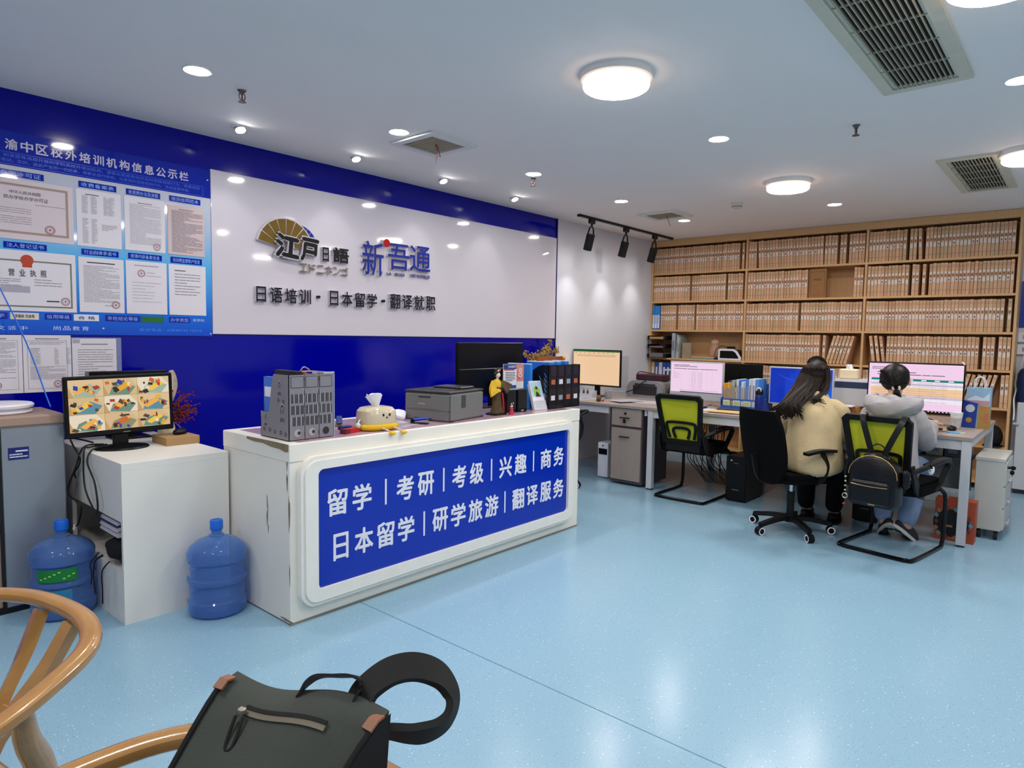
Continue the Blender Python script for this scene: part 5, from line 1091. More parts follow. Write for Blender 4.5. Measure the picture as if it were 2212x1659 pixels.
# ---- things on the corner desk
ZD = .775
t = thing('printer', 'grey printer with rounded sides behind the papers on the corner desk', 'printer', (6.36, 3.625, ZD), -PI/2)
lg_p = M('printer_light', '8C8C92', .4, nz=None)
b = MB(); P = [(-.22, 0), (-.22, .10), (-.19, .16), (-.15, .18), (.15, .18), (.19, .16), (.22, .10), (.22, 0)]; b.prism(P, 0, .28, 0, frame((0, .28, 0), (1, 0, 0), (0, 0, 1)) ); b.build('body', lg_p, t)
b = MB(); b.bb(-.14, .15, -.004, .0, .03, .13, bev=.001); b.bb(-.12, .13, -.0045, 0, .135, .15); b.build('front_tray', M('tray_dark', '2E2B2E', .35, nz=None), t)
b = MB(); b.bb(-.17, .17, .1, .26, .18, .25, bev=.01); b.build('scanner_lid', M('maroon_dark', '4A2A36', .4, nz=None), t)
b = MB(); b.tube(spline([(.1, .05, .24), (.0, -.03, .17), (-.10, -.04, .09), (-.2, -.05, .05)], 6), .006, 6); b.tube(spline([(-.15, .1, .25), (-.05, .0, .28), (.1, .05, .26)], 6), .005, 6); b.build('cable', cab, t)
t = thing('document_camera', 'black upright desk scanner with a pale top between the peach and pink screens', 'scanner', (6.40, 3.27, ZD), -PI/2)
b = MB(); b.prism([(-.10, 0), (-.06, .28), (.08, .30), (.12, 0)], 0, .12, 0, frame((0, .12, 0), (1, 0, 0), (0, 0, 1))); b.build('body', mon_black, t)
b = MB(); b.box((-.02, .04, .31), (.23, .12, .018), bev=.003, T=Matrix.Identity(4)); b.build('lid', silver, t)
b = MB(); b.bb(-.08, .08, -.006, .006, 0, .30, bev=.002); b.bb(-.1, .1, -.05, .05, 0, .01); solo('desk_divider', b, M('divider_grey', 'B7B8BE', .5), 'grey divider panel standing behind the peach screen on the corner desk', 'panel', (6.72, 4.15, ZD), -PI/2).scale = (1.3, 1, 1.45)
for i, (x, y, w, d, rz, n, l) in enumerate(((5.80, 3.50, .21, .30, 1.15, 1, 'printed sheet hanging over the desk edge in front of the grey printer'), (5.92, 3.32, .21, .3, .3, 3, 'pile of papers under the printed sheet by the drawer cabinet'), (5.72, 4.0, .21, .3, 1.3, 1, 'white paper beside the counter end on the corner desk'))):
    b = MB(); b.bb(-w/2, w/2, -d/2, d/2, 0, .002*n); lines(b, -w*.4, w*.4, -d*.42, d*.42, 18, .002*n+.0006, 1, .35); solo('paper_sheet', b, [paper, ink_l], l, 'paper', (x, y, ZD+.0005+(.012 if i == 0 else 0)), rz, smooth=0)
t = thing('tape_dispenser', 'dark round tape roll with a red handle at the desk edge', 'tape', (5.62, 3.72, ZD), .5)
b = MB(); b.T = Tr(0, 0, .032) @ Rx(PI/2); b.frame_prism([(.032*math.cos(a), .032*math.sin(a)) for a in [2*PI*k/20 for k in range(20)]], [(.018*math.cos(a), .018*math.sin(a)) for a in [2*PI*k/20 for k in range(20)]], -.02, .02); b.build('tape_roll', M('tape_brown', '5A4030', .4, nz=None), t)
b = MB(); b.bb(.02, .16, -.015, .015, 0, .03, bev=.006); b.bb(.0, .1, -.05, -.03, 0, .014, bev=.004); b.build('handle', M('handle_red', 'A82030', .4, nz=None), t)
t = thing('desk_organizer', 'clear clip organizer with a yellow note below the peach screen', 'organizer', (5.85, 4.09, ZD), -PI/2)
b = MB(); b.bb(-.16, .16, -.05, .05, 0, .004); b.bb(-.16, .16, -.05, -.047, 0, .06); b.bb(-.16, .16, .047, .05, 0, .08); b.build('tray', clear, t)
b = MB(); b.rect(-.1, -.03, .02, .09, .052, T=frame((0, 0, 0), (1, 0, 0), (0, 0, 1))); b.build('sticky_note', M('note_yellow', 'E2DE6A', .6, nz=None), t)
for x in (.0, .06, .11):
    b = MB(); b.bb(x-.012, x+.012, -.056, -.044, .05, .085, bev=.003); b.tube([(x-.01, -.05, .085), (x-.004, -.05, .105), (x+.004, -.05, .105), (x+.01, -.05, .085)], .002, 6); b.build('binder_clip', M('clip_grey', '4A4A50', .4, nz=None), t)
t = thing('cup', 'small grey cup among the clips on the corner desk', 'cup', (5.95, 3.82, ZD))
b = MB(); b.lathe([(.03, 0), (.035, .01), (.037, .07), (.034, .07), (.031, .012), (.002, .01)], 24); b.build('cup_body', M('cup_grey', '8E9094', .4, nz=None), t); b = MB(); b.tube(spline([(.035, 0, .06), (.055, 0, .045), (.035, 0, .02)], 5), .004, 6); b.build('handle', MATS['cup_grey'], t)
# ---- blue file rack with books, flask, folders
rk = M('rack_blue', '2A52A8', .4, nz=None)
t = thing('file_rack', 'blue desktop file rack holding upright books on the long desk', 'file rack', (5.94, 2.575, ZD), -PI/2)
b = MB(); b.bb(0, .39, 0, .004, 0, .035); b.bb(0, .39, 0, .24, 0, .004); b.bb(0, .39, .236, .24, 0, .24)
b.bb(0, .39, 0, .004, .088, .10)
b.build('front_wall', rk, t)
for c in (0, 4): b = MB(); b.prism([(0, 0), (.0, .10), (-.10, .12), (-.16, .25), (-.24, .26), (-.24, 0)], 0, .004, 0, frame((c*.0965, 0, 0), (0, -1, 0), (0, 0, 1))); b.build('divider', rk if c != 4 else M('rack_navy', '1C3A86', .6, nz=(60, .4)), t)
for c in range(4): b = MB(); b.bb(c*.0965+.018, c*.0965+.085, .0005, .003, .037, .087); b.bb(c*.0965+.025, c*.0965+.075, -.0004, .0005, .045, .075, 1); b.build('index_card', [M('card_pale', 'B8CBDc'.upper(), .5, nz=None), M('card_lime', 'B0BE6A', .5, nz=None)], t, smooth=0)
yb = 2.56
for i, (w, h, hx, l) in enumerate(((.018, .235, 'D09A2A', 'yellow book first in the blue rack'), (.018, .235, 'C68F24', 'second yellow book in the blue rack'), (.016, .235, 'D8A436', 'third yellow book in the blue rack'), (.018, .24, 'CC9630', 'fourth yellow book in the blue rack'), (.028, .265, '9AA39C', 'grey green folder leaning in the blue rack'),
        (.014, .20, 'B8A030', 'thin olive book in the blue rack'), (.022, .275, 'C4CCD4', 'white folder with a blue head in the rack'), (.02, .27, '2A6CC8', 'bright blue folder in the rack'), (.022, .255, 'CFD6DC', 'white magazine in the rack'), (.018, .25, '8FB6BE', 'pale teal book in the rack'), (.024, .27, '3B78CC', 'blue magazine box in the rack'), (.03, .285, 'B9C4D8', 'pale blue file in the rack'), (.03, .285, 'C7CEE0', 'white blue file beside the flask'), (.03, .285, '4A86D0', 'wide blue file at the end of the rack'))):
    b = MB(); b.bb(0, .19, -w+.001, 0, 0, h, bev=.001); b.bb(-.0007, 0, -w*.75, -w*.25, h*.3, h*.8, 1)
    solo('book', b, [M('bk_'+hx, hx, .5, nz=None), ink], l, 'book', (5.955, yb, ZD+.005), smooth=0); yb -= w+.0015
t = thing('drinking_flask', 'dark blue drinking flask with a loop lid beside the blue rack', 'flask', (5.78, 2.16, ZD))
b = MB(); b.lathe([(.03, 0), (.035, .004), (.036, .15), (.03, .165), (.028, .17)], 28); b.build('flask_body', M('flask_navy', '0C2270', .3, nz=None, metal=.2), t)
b = MB(); b.lathe([(.033, .17), (.034, .20), (.028, .212), (.002, .214)], 24); lid = b.build('lid', mon_black, t)
b = MB(); b.tube(spline([(-.02, -.02, .19), (-.03, -.02, .225), (-.03, .01, .225), (-.025, .015, .195)], 5), .004, 6); b.build('loop', MATS['white_plastic'], lid)
for i, (x, y, w, d, z, hx, l) in enumerate(((5.70, 2.50, .20, .30, .0, 'C6C1C6', 'papers on the long desk in front of the blue rack'), (5.66, 2.40, .21, .28, .006, 'D0B078', 'tan folder on the papers before the blue rack'), (5.80, 2.40, .14, .26, .014, '1A2440', 'dark folder lying against the blue rack'))):
    b = MB(); b.bb(-w/2, w/2, -d/2, d/2, 0, .006); solo('paper_folder', b, M('pf_'+hx, hx, .5, nz=None), l, 'folder', (x, y, ZD+z+.0005), .1*i)
t = thing('keyboard', 'black keyboard before the pink document monitor', 'keyboard', (5.78, 2.86, ZD), -PI/2+.1)
b = MB(); b.bb(-.2, .2, -.06, .06, 0, .015, bev=.004); b.build('case', mon_black, t)
b = MB()
for r in range(5):
    for c in range(14): b.bb(-.19+c*.0272, -.167+c*.0272, -.052+r*.021, -.034+r*.021, .015, .02)
b.build('keys', M('key_black', '1D1D20', .5, nz=None), t)
# ---- paper tray tower between blue screen and large screen
t = thing('document_tray', 'white and dark document box carrying the tissue carton, behind the seated women', 'document box', (6.30, 1.555, ZD+.085), -PI/2)
b = MB(); b.bb(-.16, .16, 0, .26, 0, .155, bev=.002); b.build('box', M('box_pale', 'B4B6BC', .5, nz=None), t)
b = MB(); b.bb(-.165, .165, -.003, .263, .155, .208, bev=.002); b.build('lid', M('navy_band', '22304E', .5, nz=(30, .3)), t)
b = MB(); b.bb(-.15, .15, .01, .24, .208, .228); b.build('papers', paper, t)
b = MB(); b.bb(-.12, .12, 0, .28, 0, .084, bev=.002); b.bb(-.1205, .1205, -.0006, .28, .04, .043, 1); solo('cardboard_box', b, [M('carton', 'A87240', .7), M('carton_line', '7A5028', .7, nz=None)], 'brown carton under the document box on the long desk', 'box', (6.24, 1.60, ZD), -PI/2)
for k in range(3):
    b = MB(); b.bb(-.105, .105, -.14, .14, 0, .004); solo('paper_sheet', b, [M('paper_bright', 'E4E4EA', .6, nz=None)], 'loose white sheet on the front part of the brown carton', 'paper', (6.19+.01*k, 1.60-.01*k, ZD+.0845+.0042*k), -PI/2+.08*k, group='white sheets on the brown carton') if k == 9 else None
b = MB(); b.bb(-.13, .10, -.10, .0, 0, .012, bev=.003); solo('paper_stack', b, [M('paper_bright', 'E4E4EA', .6, nz=None)], 'white paper pile in front of the document box', 'papers', (6.235, 1.60, ZD+.085), -PI/2)
t = thing('tissue_carton', 'cream soft pack of tissues on top of the document box', 'tissue box', (6.40, 1.60, ZD+.313), -PI/2)
b = MB(); b.box((0, 0, .045), (.155, .09, .09), bev=.012); b.build('pack', M('pack_cream', 'D8CBA8', .5, nz=(14, .12)), t)
b = MB(); vs = [(-.03+.06*i/4, -.01+.012*math.sin(i*1.7+j), .085+.045*j/3-(.01 if i == 4 else 0)*j) for j in range(4) for i in range(5)]; b.add(vs, [(j*5+i, j*5+i+1, j*5+i+6, j*5+i+5) for j in range(3) for i in range(4)]); b.build('tissue', tis, t)
# ---- end of the long desk: bags, drink, pouch, phone
t = thing('gift_bag', 'pale blue printed paper bag with white handles beside the large monitor', 'paper bag', (6.30, .64, ZD), -PI/2)
b = MB(); b.prism([(-.075, 0), (.075, 0), (.08, .30), (-.08, .30)], 0, .09, 0, frame((0, .09, 0), (1, 0, 0), (0, 0, 1))); T = frame((0, -.0008, 0), (1, 0, 0), (0, 0, 1))
b.rect(-.072, .072, .17, .20, .0, 2, T); b.add([(-.07, .21, 0), (-.02, .24, 0), (.03, .22, 0), (.07, .26, 0), (.07, .20, 0), (-.07, .20, 0)], [(0, 5, 4, 3, 2, 1)], 1, T); b.build('bag', [M('bag_sky', '8DB0CE', .5, nz=(25, .15)), M('bag_cloud', 'C4D4E0', .5, nz=None), M('bag_pink', 'C08A9C', .5, nz=None)], t, smooth=0)
for yy in (.0, .09): b = MB(); b.tube(spline([(-.035, yy, .29), (-.03, yy-.01, .36), (0, yy-.01, .385), (.03, yy-.01, .36), (.035, yy, .29)], 5), .003, 6); b.build('handle', MATS['white_plastic'], t)
t = thing('snack_bag', 'blue and gold snack bag standing before the printed paper bag', 'snack bag', (6.12, .655, ZD), -PI/2)
b = MB(); b.prism([(-.07, 0), (.02, 0), (.03, .19), (-.06, .21)], 0, .05, 0, frame((0, .05, 0), (1, 0, 0), (0, 0, 1))); T = frame((0, -.0006, 0), (1, 0, 0), (0, 0, 1)); b.disc((-.015, .15, .0003), .03, 14, 1, T); b.disc((-.02, .06, .0003), .02, 14, 2, T); b.build('pouch', [M('snack_blue', '1C3A94', .3, nz=(20, .25)), M('snack_white', 'C4C8CC', .4, nz=None), M('snack_gold', 'B08A34', .35, nz=None)], t, smooth=0)
t = thing('kraft_pouch', 'golden kraft pouch beside the snack bag at the desk end', 'pouch', (6.10, .585, ZD), -PI/2)
b = MB(); b.prism([(-.035, 0), (.045, 0), (.04, .17), (-.03, .18)], 0, .05, 0, frame((0, .05, 0), (1, 0, 0), (0, 0, 1))); b.build('pouch', M('pouch_gold', 'A07C40', .35, nz=(18, .3)), t); b = MB(); b.bb(.01, .03, -.002, 0, .05, .12); b.build('sticker', M('sticker_tan', 'B4604A', .5, nz=None), t)
t = thing('drink_cup', 'clear plastic drink cup before the snack bag', 'cup', (5.965, .735, ZD))
b = MB(); b.lathe([(.028, 0), (.03, .003), (.042, .12), (.044, .125), (.041, .12), (.029, .006), (.002, .005)], 24); b.build('cup_body', clear, t); b = MB(); b.lathe([(.029, .006), (.037, .085), (.002, .085)], 24); b.build('drink', M('drink_pale', 'C9C0A8', .3, nz=None), t)
t = thing('pencil_pouch', 'beige pencil pouch with dark zip under the large monitor', 'pouch', (5.885, .94, ZD), -PI/2-.15)
b = MB(); b.ell((0, 0, .038), (.115, .04, .04), nu=20, nv=10); b.v = [(max(-.105, min(.105, x)), y, max(0, z)) for x, y, z in b.v]; b.build('pouch', M('pouch_beige', 'B59C78', .8, nz=(30, .15)), t); b = MB(); b.ribbon(spline([(-.1, -.02, .06), (0, -.012, .08), (.1, -.02, .06)], 5), .012, .003, (0, 0, 1)); b.build('zip', M('zip_dark', '2A2426', .5, nz=None), t)
t = thing('mobile_phone', 'dark phone lying on a tan notebook near the desk edge', 'phone', (5.72, .86, ZD+.011), -PI/2+.1)
b = MB(); b.bb(-.075, .075, -.036, .036, 0, .009, bev=.003); b.build('body', mon_black, t); b = MB(); b.rect(-.07, .07, -.032, .032, .0094); b.build('screen', M('phone_glass', '15151C', .08, nz=None), t)
b = MB(); b.bb(-.06, .10, -.05, .06, 0, .01); solo('notebook', b, M('notebook_tan', '9C8262', .6, nz=None), 'tan notebook under the dark phone', 'notebook', (5.72, .86, ZD+.0005), -PI/2)
b = MB(); b.bb(-.05, .03, -.03, .03, 0, .004); b.bb(.03, .06, -.02, .02, 0, .006, 1); solo('sweet_wrapper', b, [M('wrap_blue', '3FA0D0', .3, nz=(60, .4)), M('wrap_cream', 'C8C4B0', .4, nz=None)], 'blue and white wrapper at the front edge of the desk end', 'wrapper', (5.68, .70, ZD+.0005), -PI/2, smooth=0)
t = thing('computer_mouse', 'black mouse with a mat in front of the pencil pouch', 'mouse', (5.84, .745, ZD), -PI/2)
b = MB(); b.ell((0, 0, .012), (.032, .055, .024)); b.v = [(x, y, max(0, z)) for x, y, z in b.v]; b.build('shell', mon_black, t); b = MB(); b.cyl((-.004, -.03, .034), (.004, -.03, .034), .006, n=10); b.build('scroll_wheel', MATS['rubber'], t)
b = MB(); b.bb(-.09, .09, -.045, .045, 0, .012, bev=.004); solo('wallet', b, M('wallet_dark', '26262A', .6, nz=None), 'dark flat wallet beside the pencil pouch', 'wallet', (5.86, 1.09, ZD), -PI/2-.1)
b = MB(); b.tube(spline([(.0, 0, 0), (.012, .008, .012), (.0, .016, .02), (-.012, .008, .012)], 4, True), .006, 6, closed=True); solo('ornament', b, M('orn_cream', 'D8D0BC', .5, nz=None), 'small cream ring ornament perched on the corner of the large monitor', 'ornament', (6.03, .71, ZD+.48))
# ---- floor things under and beside the desks
def tower(x, y, label, rz):
    t = thing('computer_tower', label, 'computer', (x, y, 0), rz)
    b = MB(); b.bb(0, .42, -.09, .09, .012, .40, bev=.004); b.build('case', mon_black, t)
    b = MB(); b.bb(-.004, .0, -.086, .086, .02, .395, bev=.001); b.build('front_panel', M('tower_front', '0B0B0D', .4, nz=None, spec=.25), t)
    b = MB(); b.bb(-.006, -.004, -.03, .03, .105, .112); b.bb(-.006, -.004, -.02, .02, .34, .345); b.build('badge', M('badge_grey', '6A6A70', .4, nz=None), t)
    b = MB(); b.cyl((-.008, .04, .365), (-.004, .04, .365), .008, n=10); b.build('power_button', silver, t)
    b = MB(); 
    for q in (.03, .36): b.bb(q, q+.03, -.08, .08, 0, .012)
    b.build('foot', dfoot, t)
tower(5.62, 2.275, 'black computer tower on the floor beside the swivel chair', 0); tower(5.72, 1.27, 'black computer tower under the desk between the two seated women', 0)
b = MB()
for k in range(16):
    y = 2.62+.02*k-.1; b.tube(spline([(5.98, y+.02, .62), (5.9+.05*math.sin(k), y, .46), (5.86+.06*math.sin(k*2.1), y+.06*math.sin(k*1.3), .30), (5.94, y-.04, .16), (6.0, y-.1, .05)], 5), .004, 5)
solo('cable_tangle', b, cab, 'tangle of black cables hanging under the long desk behind the green chair', 'cables', kind='stuff')
b = MB(); b.bb(0, .30, -.13, .13, 0, .16, bev=.01); solo('plastic_bag', b, M('bag_white', 'A8A8AE', .5, nz=(12, .2)), 'white plastic bag on the floor behind the cables under the long desk', 'bag', (6.25, 2.48, 0))
b = MB(); b.bb(0, .012, 0, 1.2, .28, .745); solo('modesty_panel', b, M('panel_white', 'A9A9A6', .5), 'pale panel under the middle of the long desk', 'panel', (6.18, .64, 0))
for y, l, hx in ((.86, 'cream box hung under the desk behind the chair arm', 'A89A80'), (.74, 'dark grey box hung under the desk end', '4A4A4C')):
    b = MB(); b.bb(0, .22, -.055, .055, 0, .12, bev=.003); b.bb(-.001, 0, -.03, .03, .03, .07, 1); solo('storage_box', b, [M('sb_'+hx, hx, .6, nz=None), ink], l, 'box', (5.94, y, .56+.0))
b = MB(); b.bb(0, .30, 0, .34, 0, .012); solo('under_shelf', b, M('shelf_grey', '55555A', .5, nz=None), 'narrow shelf hung under the end of the long desk carrying two boxes', 'shelf', (5.93, .62, .548))
t = thing('pedestal', 'white mobile drawer pedestal with keys beside the desk end', 'pedestal', (5.86, .415, 0))
b = MB(); b.bb(0, .52, 0, .17, .07, .575, bev=.003); b.build('body', M('ped_white', 'C2C1BA', .4, nz=(4, .03)), t)
b = MB(); b.bb(-.003, .525, -.005, .175, .575, .60, bev=.002); b.build('top', MATS['ped_white'], t)
for z0, z1 in ((.40, .565), (.24, .39), (.08, .23)): b = MB(); b.bb(.01, .51, -.012, 0, z0, z1, bev=.001); d = b.build('drawer', MATS['ped_white'], t); b = MB(); b.bb(.2, .36, -.03, -.012, z0+.0, z0+.02, bev=.002); b.build('handle', silver, d)
b = MB(); b.cyl((.08, -.012, .53), (.08, -.03, .53), .01, n=12); b.ell((.08, -.045, .53), (.006, .016, .016)); b.ell((.08, -.04, .495), (.006, .014, .018)); b.build('key', mon_black, t)
for x in (.04, .45):
    for y in (.03, .13): b = MB(); b.cyl((x, y-.012, .03), (x, y+.012, .03), .03, n=16); b.bb(x-.015, x+.015, y-.006, y+.006, .04, .07); b.build('castor', dfoot, t)
t = thing('orange_bag', 'orange patterned paper bag on the floor beside the desk leg', 'paper bag', (5.62, .665, 0), -PI/2)
b = MB(); b.prism([(-.12, 0), (.12, 0), (.122, .30), (-.122, .30)], 0, .12, 0, frame((0, .12, 0), (1, 0, 0), (0, 0, 1))); T = frame((0, -.0008, 0), (1, 0, 0), (0, 0, 1))
b.add([(-.02+.11*math.cos(a), .13+.10*math.sin(a), 0) for a in [2*PI*k/24 for k in range(24)]], [tuple(range(24))], 1, T)
for k in range(14):
    a = 2*PI*k/14; x, y = -.02+.118*math.cos(a), .13+.105*math.sin(a); x = max(-.11, min(.11, x)); s = .02; b.add([(x-s*.8, y-.0, .0004), (x, y-s, .0004), (x+s*.8, y, .0004), (x, y+s, .0004)], [(0, 1, 2, 3)], 2+k % 3, T)
b.rect(-.06, -.01, .10, .115, .0004, 4, T); b.build('bag', [M('bag_orange', 'A8482A', .5, nz=(14, .12)), M('bag_black', '0E0B0C', .6, nz=None), M('bag_teal', '5E9AAA', .5, nz=None), M('bag_rust', '7A3626', .5, nz=None), M('bag_tan', 'B07A50', .5, nz=None)], t, smooth=0)
b = MB(); b.tube(spline([(-.05, .02, .30), (-.04, .015, .36), (.04, .015, .36), (.05, .02, .30)], 5), .003, 6); b.build('handle', M('cord_white', 'C8BCB4', .6, nz=None), t)
# ================================================================ chairs
lime = M('lime_mesh', 'BDBE1E', .7, nz=(260, .22), bump=(300, .3)); chair_blk = M('chair_black', '0A0A0B', .5, nz=None, spec=.25); chair_fab = M('chair_fabric', '070708', .9, nz=(200, .4), spec=.12); gloss_blk = M('gloss_black', '0B0B0C', .2, .4, nz=None); plast_dk = M('plastic_dark', '101011', .42, nz=None, spec=.3)
def mesh_chair(label, x, y, rz):
    """cantilever office chair, sitter faces +x"""
    t = thing('mesh_chair', label, 'chair', (x, y, 0), rz, 'green mesh cantilever chairs')
    b = MB(); h = .235; P = []
    P += [(-.02, -h+.02, .43), (.16, -h+.02, .43), (.24, -h+.01, .40), (.27, -h, .34), (.27, -h, .10), (.25, -h, .035), (.20, -h, .014), (-.23, -h, .014), (-.28, -h+.03, .014), (-.29, -h+.08, .014)]
    P += [(a, -q, c) for a, q, c in reversed(P)]
    b.tube(spline(P, 4), .0135, 10); b.build('tube_frame', gloss_blk, t)
    b = MB(); b.prism(rrect(.47, .48, .08, 6, .0, 0), .42, .485, 0); b.prism(rrect(.44, .45, .08, 6, .0, 0), .485, .50, 0); b.build('seat', chair_fab, t)
    # backrest: lime mesh in a black frame, leaning back
    B = Tr(-.235, 0, .50) @ Ry(math.radians(-14))
    Wb, Wt, Hh = .36, .44, .45
    o = [(-Wb/2, 0), (Wb/2, 0), (Wt/2, Hh-.03), (Wt/2-.03, Hh), (-Wt/2+.03, Hh), (-Wt/2, Hh-.03)]
    i = [(-Wb/2+.035, .035), (Wb/2-.035, .035), (Wt/2-.04, Hh-.055), (Wt/2-.06, Hh-.038), (-Wt/2+.06, Hh-.038), (-Wt/2+.04, Hh-.055)]
    F = B @ frame((0, 0, 0), (0, -1, 0), (0, 0, 1))
    b = MB(); b.frame_prism(o, i, -.014, .014, 0, F); b.build('back_frame', chair_blk, t)
    b = MB(); n = 10
    vs = [(x0*(1+0)*(1), z0, -.004-.012*math.sin(PI*(x0/.44+.5))) for z0, hw in [(.03+(Hh-.06)*k/n, (Wb/2-.03)+((Wt-Wb)/2-.005)*k/n) for k in range(n+1)] for x0 in [hw*(-1+2*q/8) for q in range(9)]]
    b.add(vs, [(k*9+q, k*9+q+1, (k+1)*9+q+1, (k+1)*9+q) for k in range(n) for q in range(8)], 0, F)
    b.build('back_mesh', lime, t)
    b = MB()
    for w, hh in ((.27, .175), (.155, .125)):
        q = [(-w/2+.02, .03), (-w/2, hh*.8), (-w/2+.03, hh), (w/2-.03, hh), (w/2, hh*.8), (w/2-.02, .03)]; b.ribbon(spline([(u, v+.02, .002) for u, v in q], 4), .024, .008, (0, 0, 1), T=F)
    b.build('lumbar_support', chair_blk, t)
    b = MB(); b.box((-.215, 0, .47), (.05, .34, .09), bev=.012, T=Matrix.Identity(4)); b.build('back_bracket', plast_dk, t)
    for s in (-1, 1):
        b = MB(); yy = s*.25
        P = spline([(-.24, s*.20, .58), (-.16, yy, .615), (.0, yy+s*.02, .635), (.14, yy+s*.02, .635), (.19, yy+s*.015, .60), (.165, yy, .53), (.10, s*.235, .45), (.0, s*.21, .425)], 5)
        n = len(P)-1; b.ribbon(P, [.055-.02*abs(k/n-.4) for k in range(n+1)], .018, (0, 0, 1)) if 0 else b.tube(P, [.016+.006*math.sin(PI*k/n) for k in range(n+1)], 8)
        b.ribbon(spline([(-.15, yy, .625), (.0, yy+s*.02, .648), (.15, yy+s*.02, .645)], 6), .05, .016, (0, 0, 1)); b.build('armrest', plast_dk, t)
        b = MB(); b.ribbon(spline([(-.25, s*.195, .62), (-.235, s*.215, .53), (-.19, s*.22, .45), (-.08, s*.215, .415)], 5), .06, .016, (0, 1, 0)); b.build('arm_bracket', plast_dk, t)
    return t
mesh_chair('lime green mesh chair standing empty at the long desk before the pink screen', 5.585, 2.655, 0)
mesh_chair('lime green mesh chair of the person in grey, with a small backpack hung on it', 5.165, .975, math.radians(-9.8))
def five_star(t, r0, rot, mat):
    b = MB(); b.cyl((0, 0, .075), (0, 0, .13), .04, .033, 16); hubo = b.build('hub', mat, t)
    for k in range(5):
        a = rot+2*PI*k/5; c, s = math.cos(a), math.sin(a)
        b = MB(); P = spline([(c*.03, s*.03, .105), (c*r0*.5, s*r0*.5, .10), (c*r0, s*r0, .075)], 5); n = len(P)-1; b.ribbon(P, [.05-.02*q/n for q in range(n+1)], .03, (0, 0, 1)); lg = b.build('base_leg', mat, t)
        p, q = -s, c
        b = MB(); b.cyl((c*r0-p*.022, s*r0-q*.022, .03), (c*r0+p*.022, s*r0+q*.022, .03), .03, n=20); b.cyl((c*r0, s*r0, .03), (c*r0, s*r0, .075), .012, n=10); cs = b.build('castor', chair_blk, lg)
        b.v  # white rims on both faces
        b = MB()
        for sg in (-1, 1):
            Rm = frame((c*r0+sg*p*.0225, s*r0+sg*q*.0225, .03), (c, s, 0), (0, 0, 1)) if sg < 0 else frame((c*r0+p*.0225, s*r0+q*.0225, .03), (-c, -s, 0), (0, 0, 1))
            b.disc((0, 0, .0006), .0285, 20, 0, Rm, .02)
        b.build('castor_ring', MATS['white_plastic'], lg)
t = thing('swivel_chair', 'black swivel chair on a five leg castor base under the woman in beige', 'chair', (5.05, 1.62, 0), math.radians(-32))
five_star(t, .285, math.radians(10+32), plast_dk)
b = MB(); b.cyl((0, 0, .12), (0, 0, .30), .026, n=16); b.build('column_sleeve', plast_dk, t); b = MB(); b.cyl((0, 0, .30), (0, 0, .405), .014, n=14); b.build('gas_lift', chrome, t)
b = MB(); b.prism(rrect(.48, .48, .13, 8), .405, .43); b.prism(rrect(.46, .46, .13, 8), .43, .47); b.build('seat', chair_fab, t)
b = MB(); n = 12; vs = []
for side in (0, 1):
    for k in range(n+1):
        z = .40+.52*k/n; hw = .235*(1-abs((k/n-.55)/.62)**3.2*.55)
        for q in range(11):
            u = -1+2*q/10; vs.append((-.26-.09*(k/n)**1.5+.045*u*u+(-.03 if side else 0), hw*u, z))
m_ = (n+1)*11; fs = [(k*11+q, k*11+q+1, (k+1)*11+q+1, (k+1)*11+q) for k in range(n) for q in range(10)]; fs += [(m_+k*11+q, m_+(k+1)*11+q, m_+(k+1)*11+q+1, m_+k*11+q+1) for k in range(n) for q in range(10)]
rim = [q for q in range(11)]+[k*11+10 for k in range(1, n+1)]+[n*11+q for q in range(9, -1, -1)]+[k*11 for k in range(n-1, 0, -1)]
fs += [(rim[j], rim[(j+1) % len(rim)], m_+rim[(j+1) % len(rim)], m_+rim[j]) for j in range(len(rim))]
b.add(vs, fs); b.build('backrest', chair_fab, t)
b = MB(); b.ribbon(spline([(-.05, 0, .40), (-.2, 0, .395), (-.29, 0, .45), (-.33, 0, .60)], 5), .06, .014, (0, 1, 0)); b.build('back_bar', plast_dk, t)
for s in (-1, 1):
    b = MB(); b.ribbon(spline([(.02, s*.20, .415), (.04, s*.26, .44), (.06, s*.275, .54), (.02, s*.275, .635)], 6), .04, .014, (1, 0, 0)); b.ribbon(spline([(-.12, s*.27, .63), (0, s*.275, .65), (.13, s*.265, .645)], 5), .055, .02, (0, 0, 1)); b.build('armrest', plast_dk, t)
# receptionist's chair seen past the counter end
t = thing('swivel_chair', 'black task chair half hidden behind the end of the counter', 'chair', (5.02, 3.86, 0), math.radians(-12))
five_star(t, .29, math.radians(5), plast_dk)
b = MB(); b.cyl((0, 0, .12), (0, 0, .42), .022, n=14); b.build('column_sleeve', plast_dk, t)
b = MB(); b.prism(rrect(.46, .46, .12, 8), .43, .50); b.build('seat', chair_fab, t)
b = MB(); b.prism(rrect(.42, .42, .10, 8, 0, .76), -.02, .02, 0, Tr(-.25, 0, 0) @ Ry(math.radians(-8)) @ frame((0, 0, 0), (0, -1, 0), (0, 0, 1))); b.build('backrest', chair_fab, t)
b = MB(); b.ribbon(spline([(0, 0, .42), (-.2, 0, .42), (-.27, 0, .5), (-.27, 0, .62)], 5), .05, .014, (0, 1, 0)); b.build('back_bar', plast_dk, t)
for s in (-1, 1):
    b = MB(); b.tube(spline([(.05, s*.2, .44), (.12, s*.27, .47), (.15, s*.28, .58), (.12, s*.28, .69), (.22, s*.275, .725), (.0, s*.27, .725), (-.12, s*.26, .70)], 5), .015, 8); b.build('armrest', plast_dk, t)
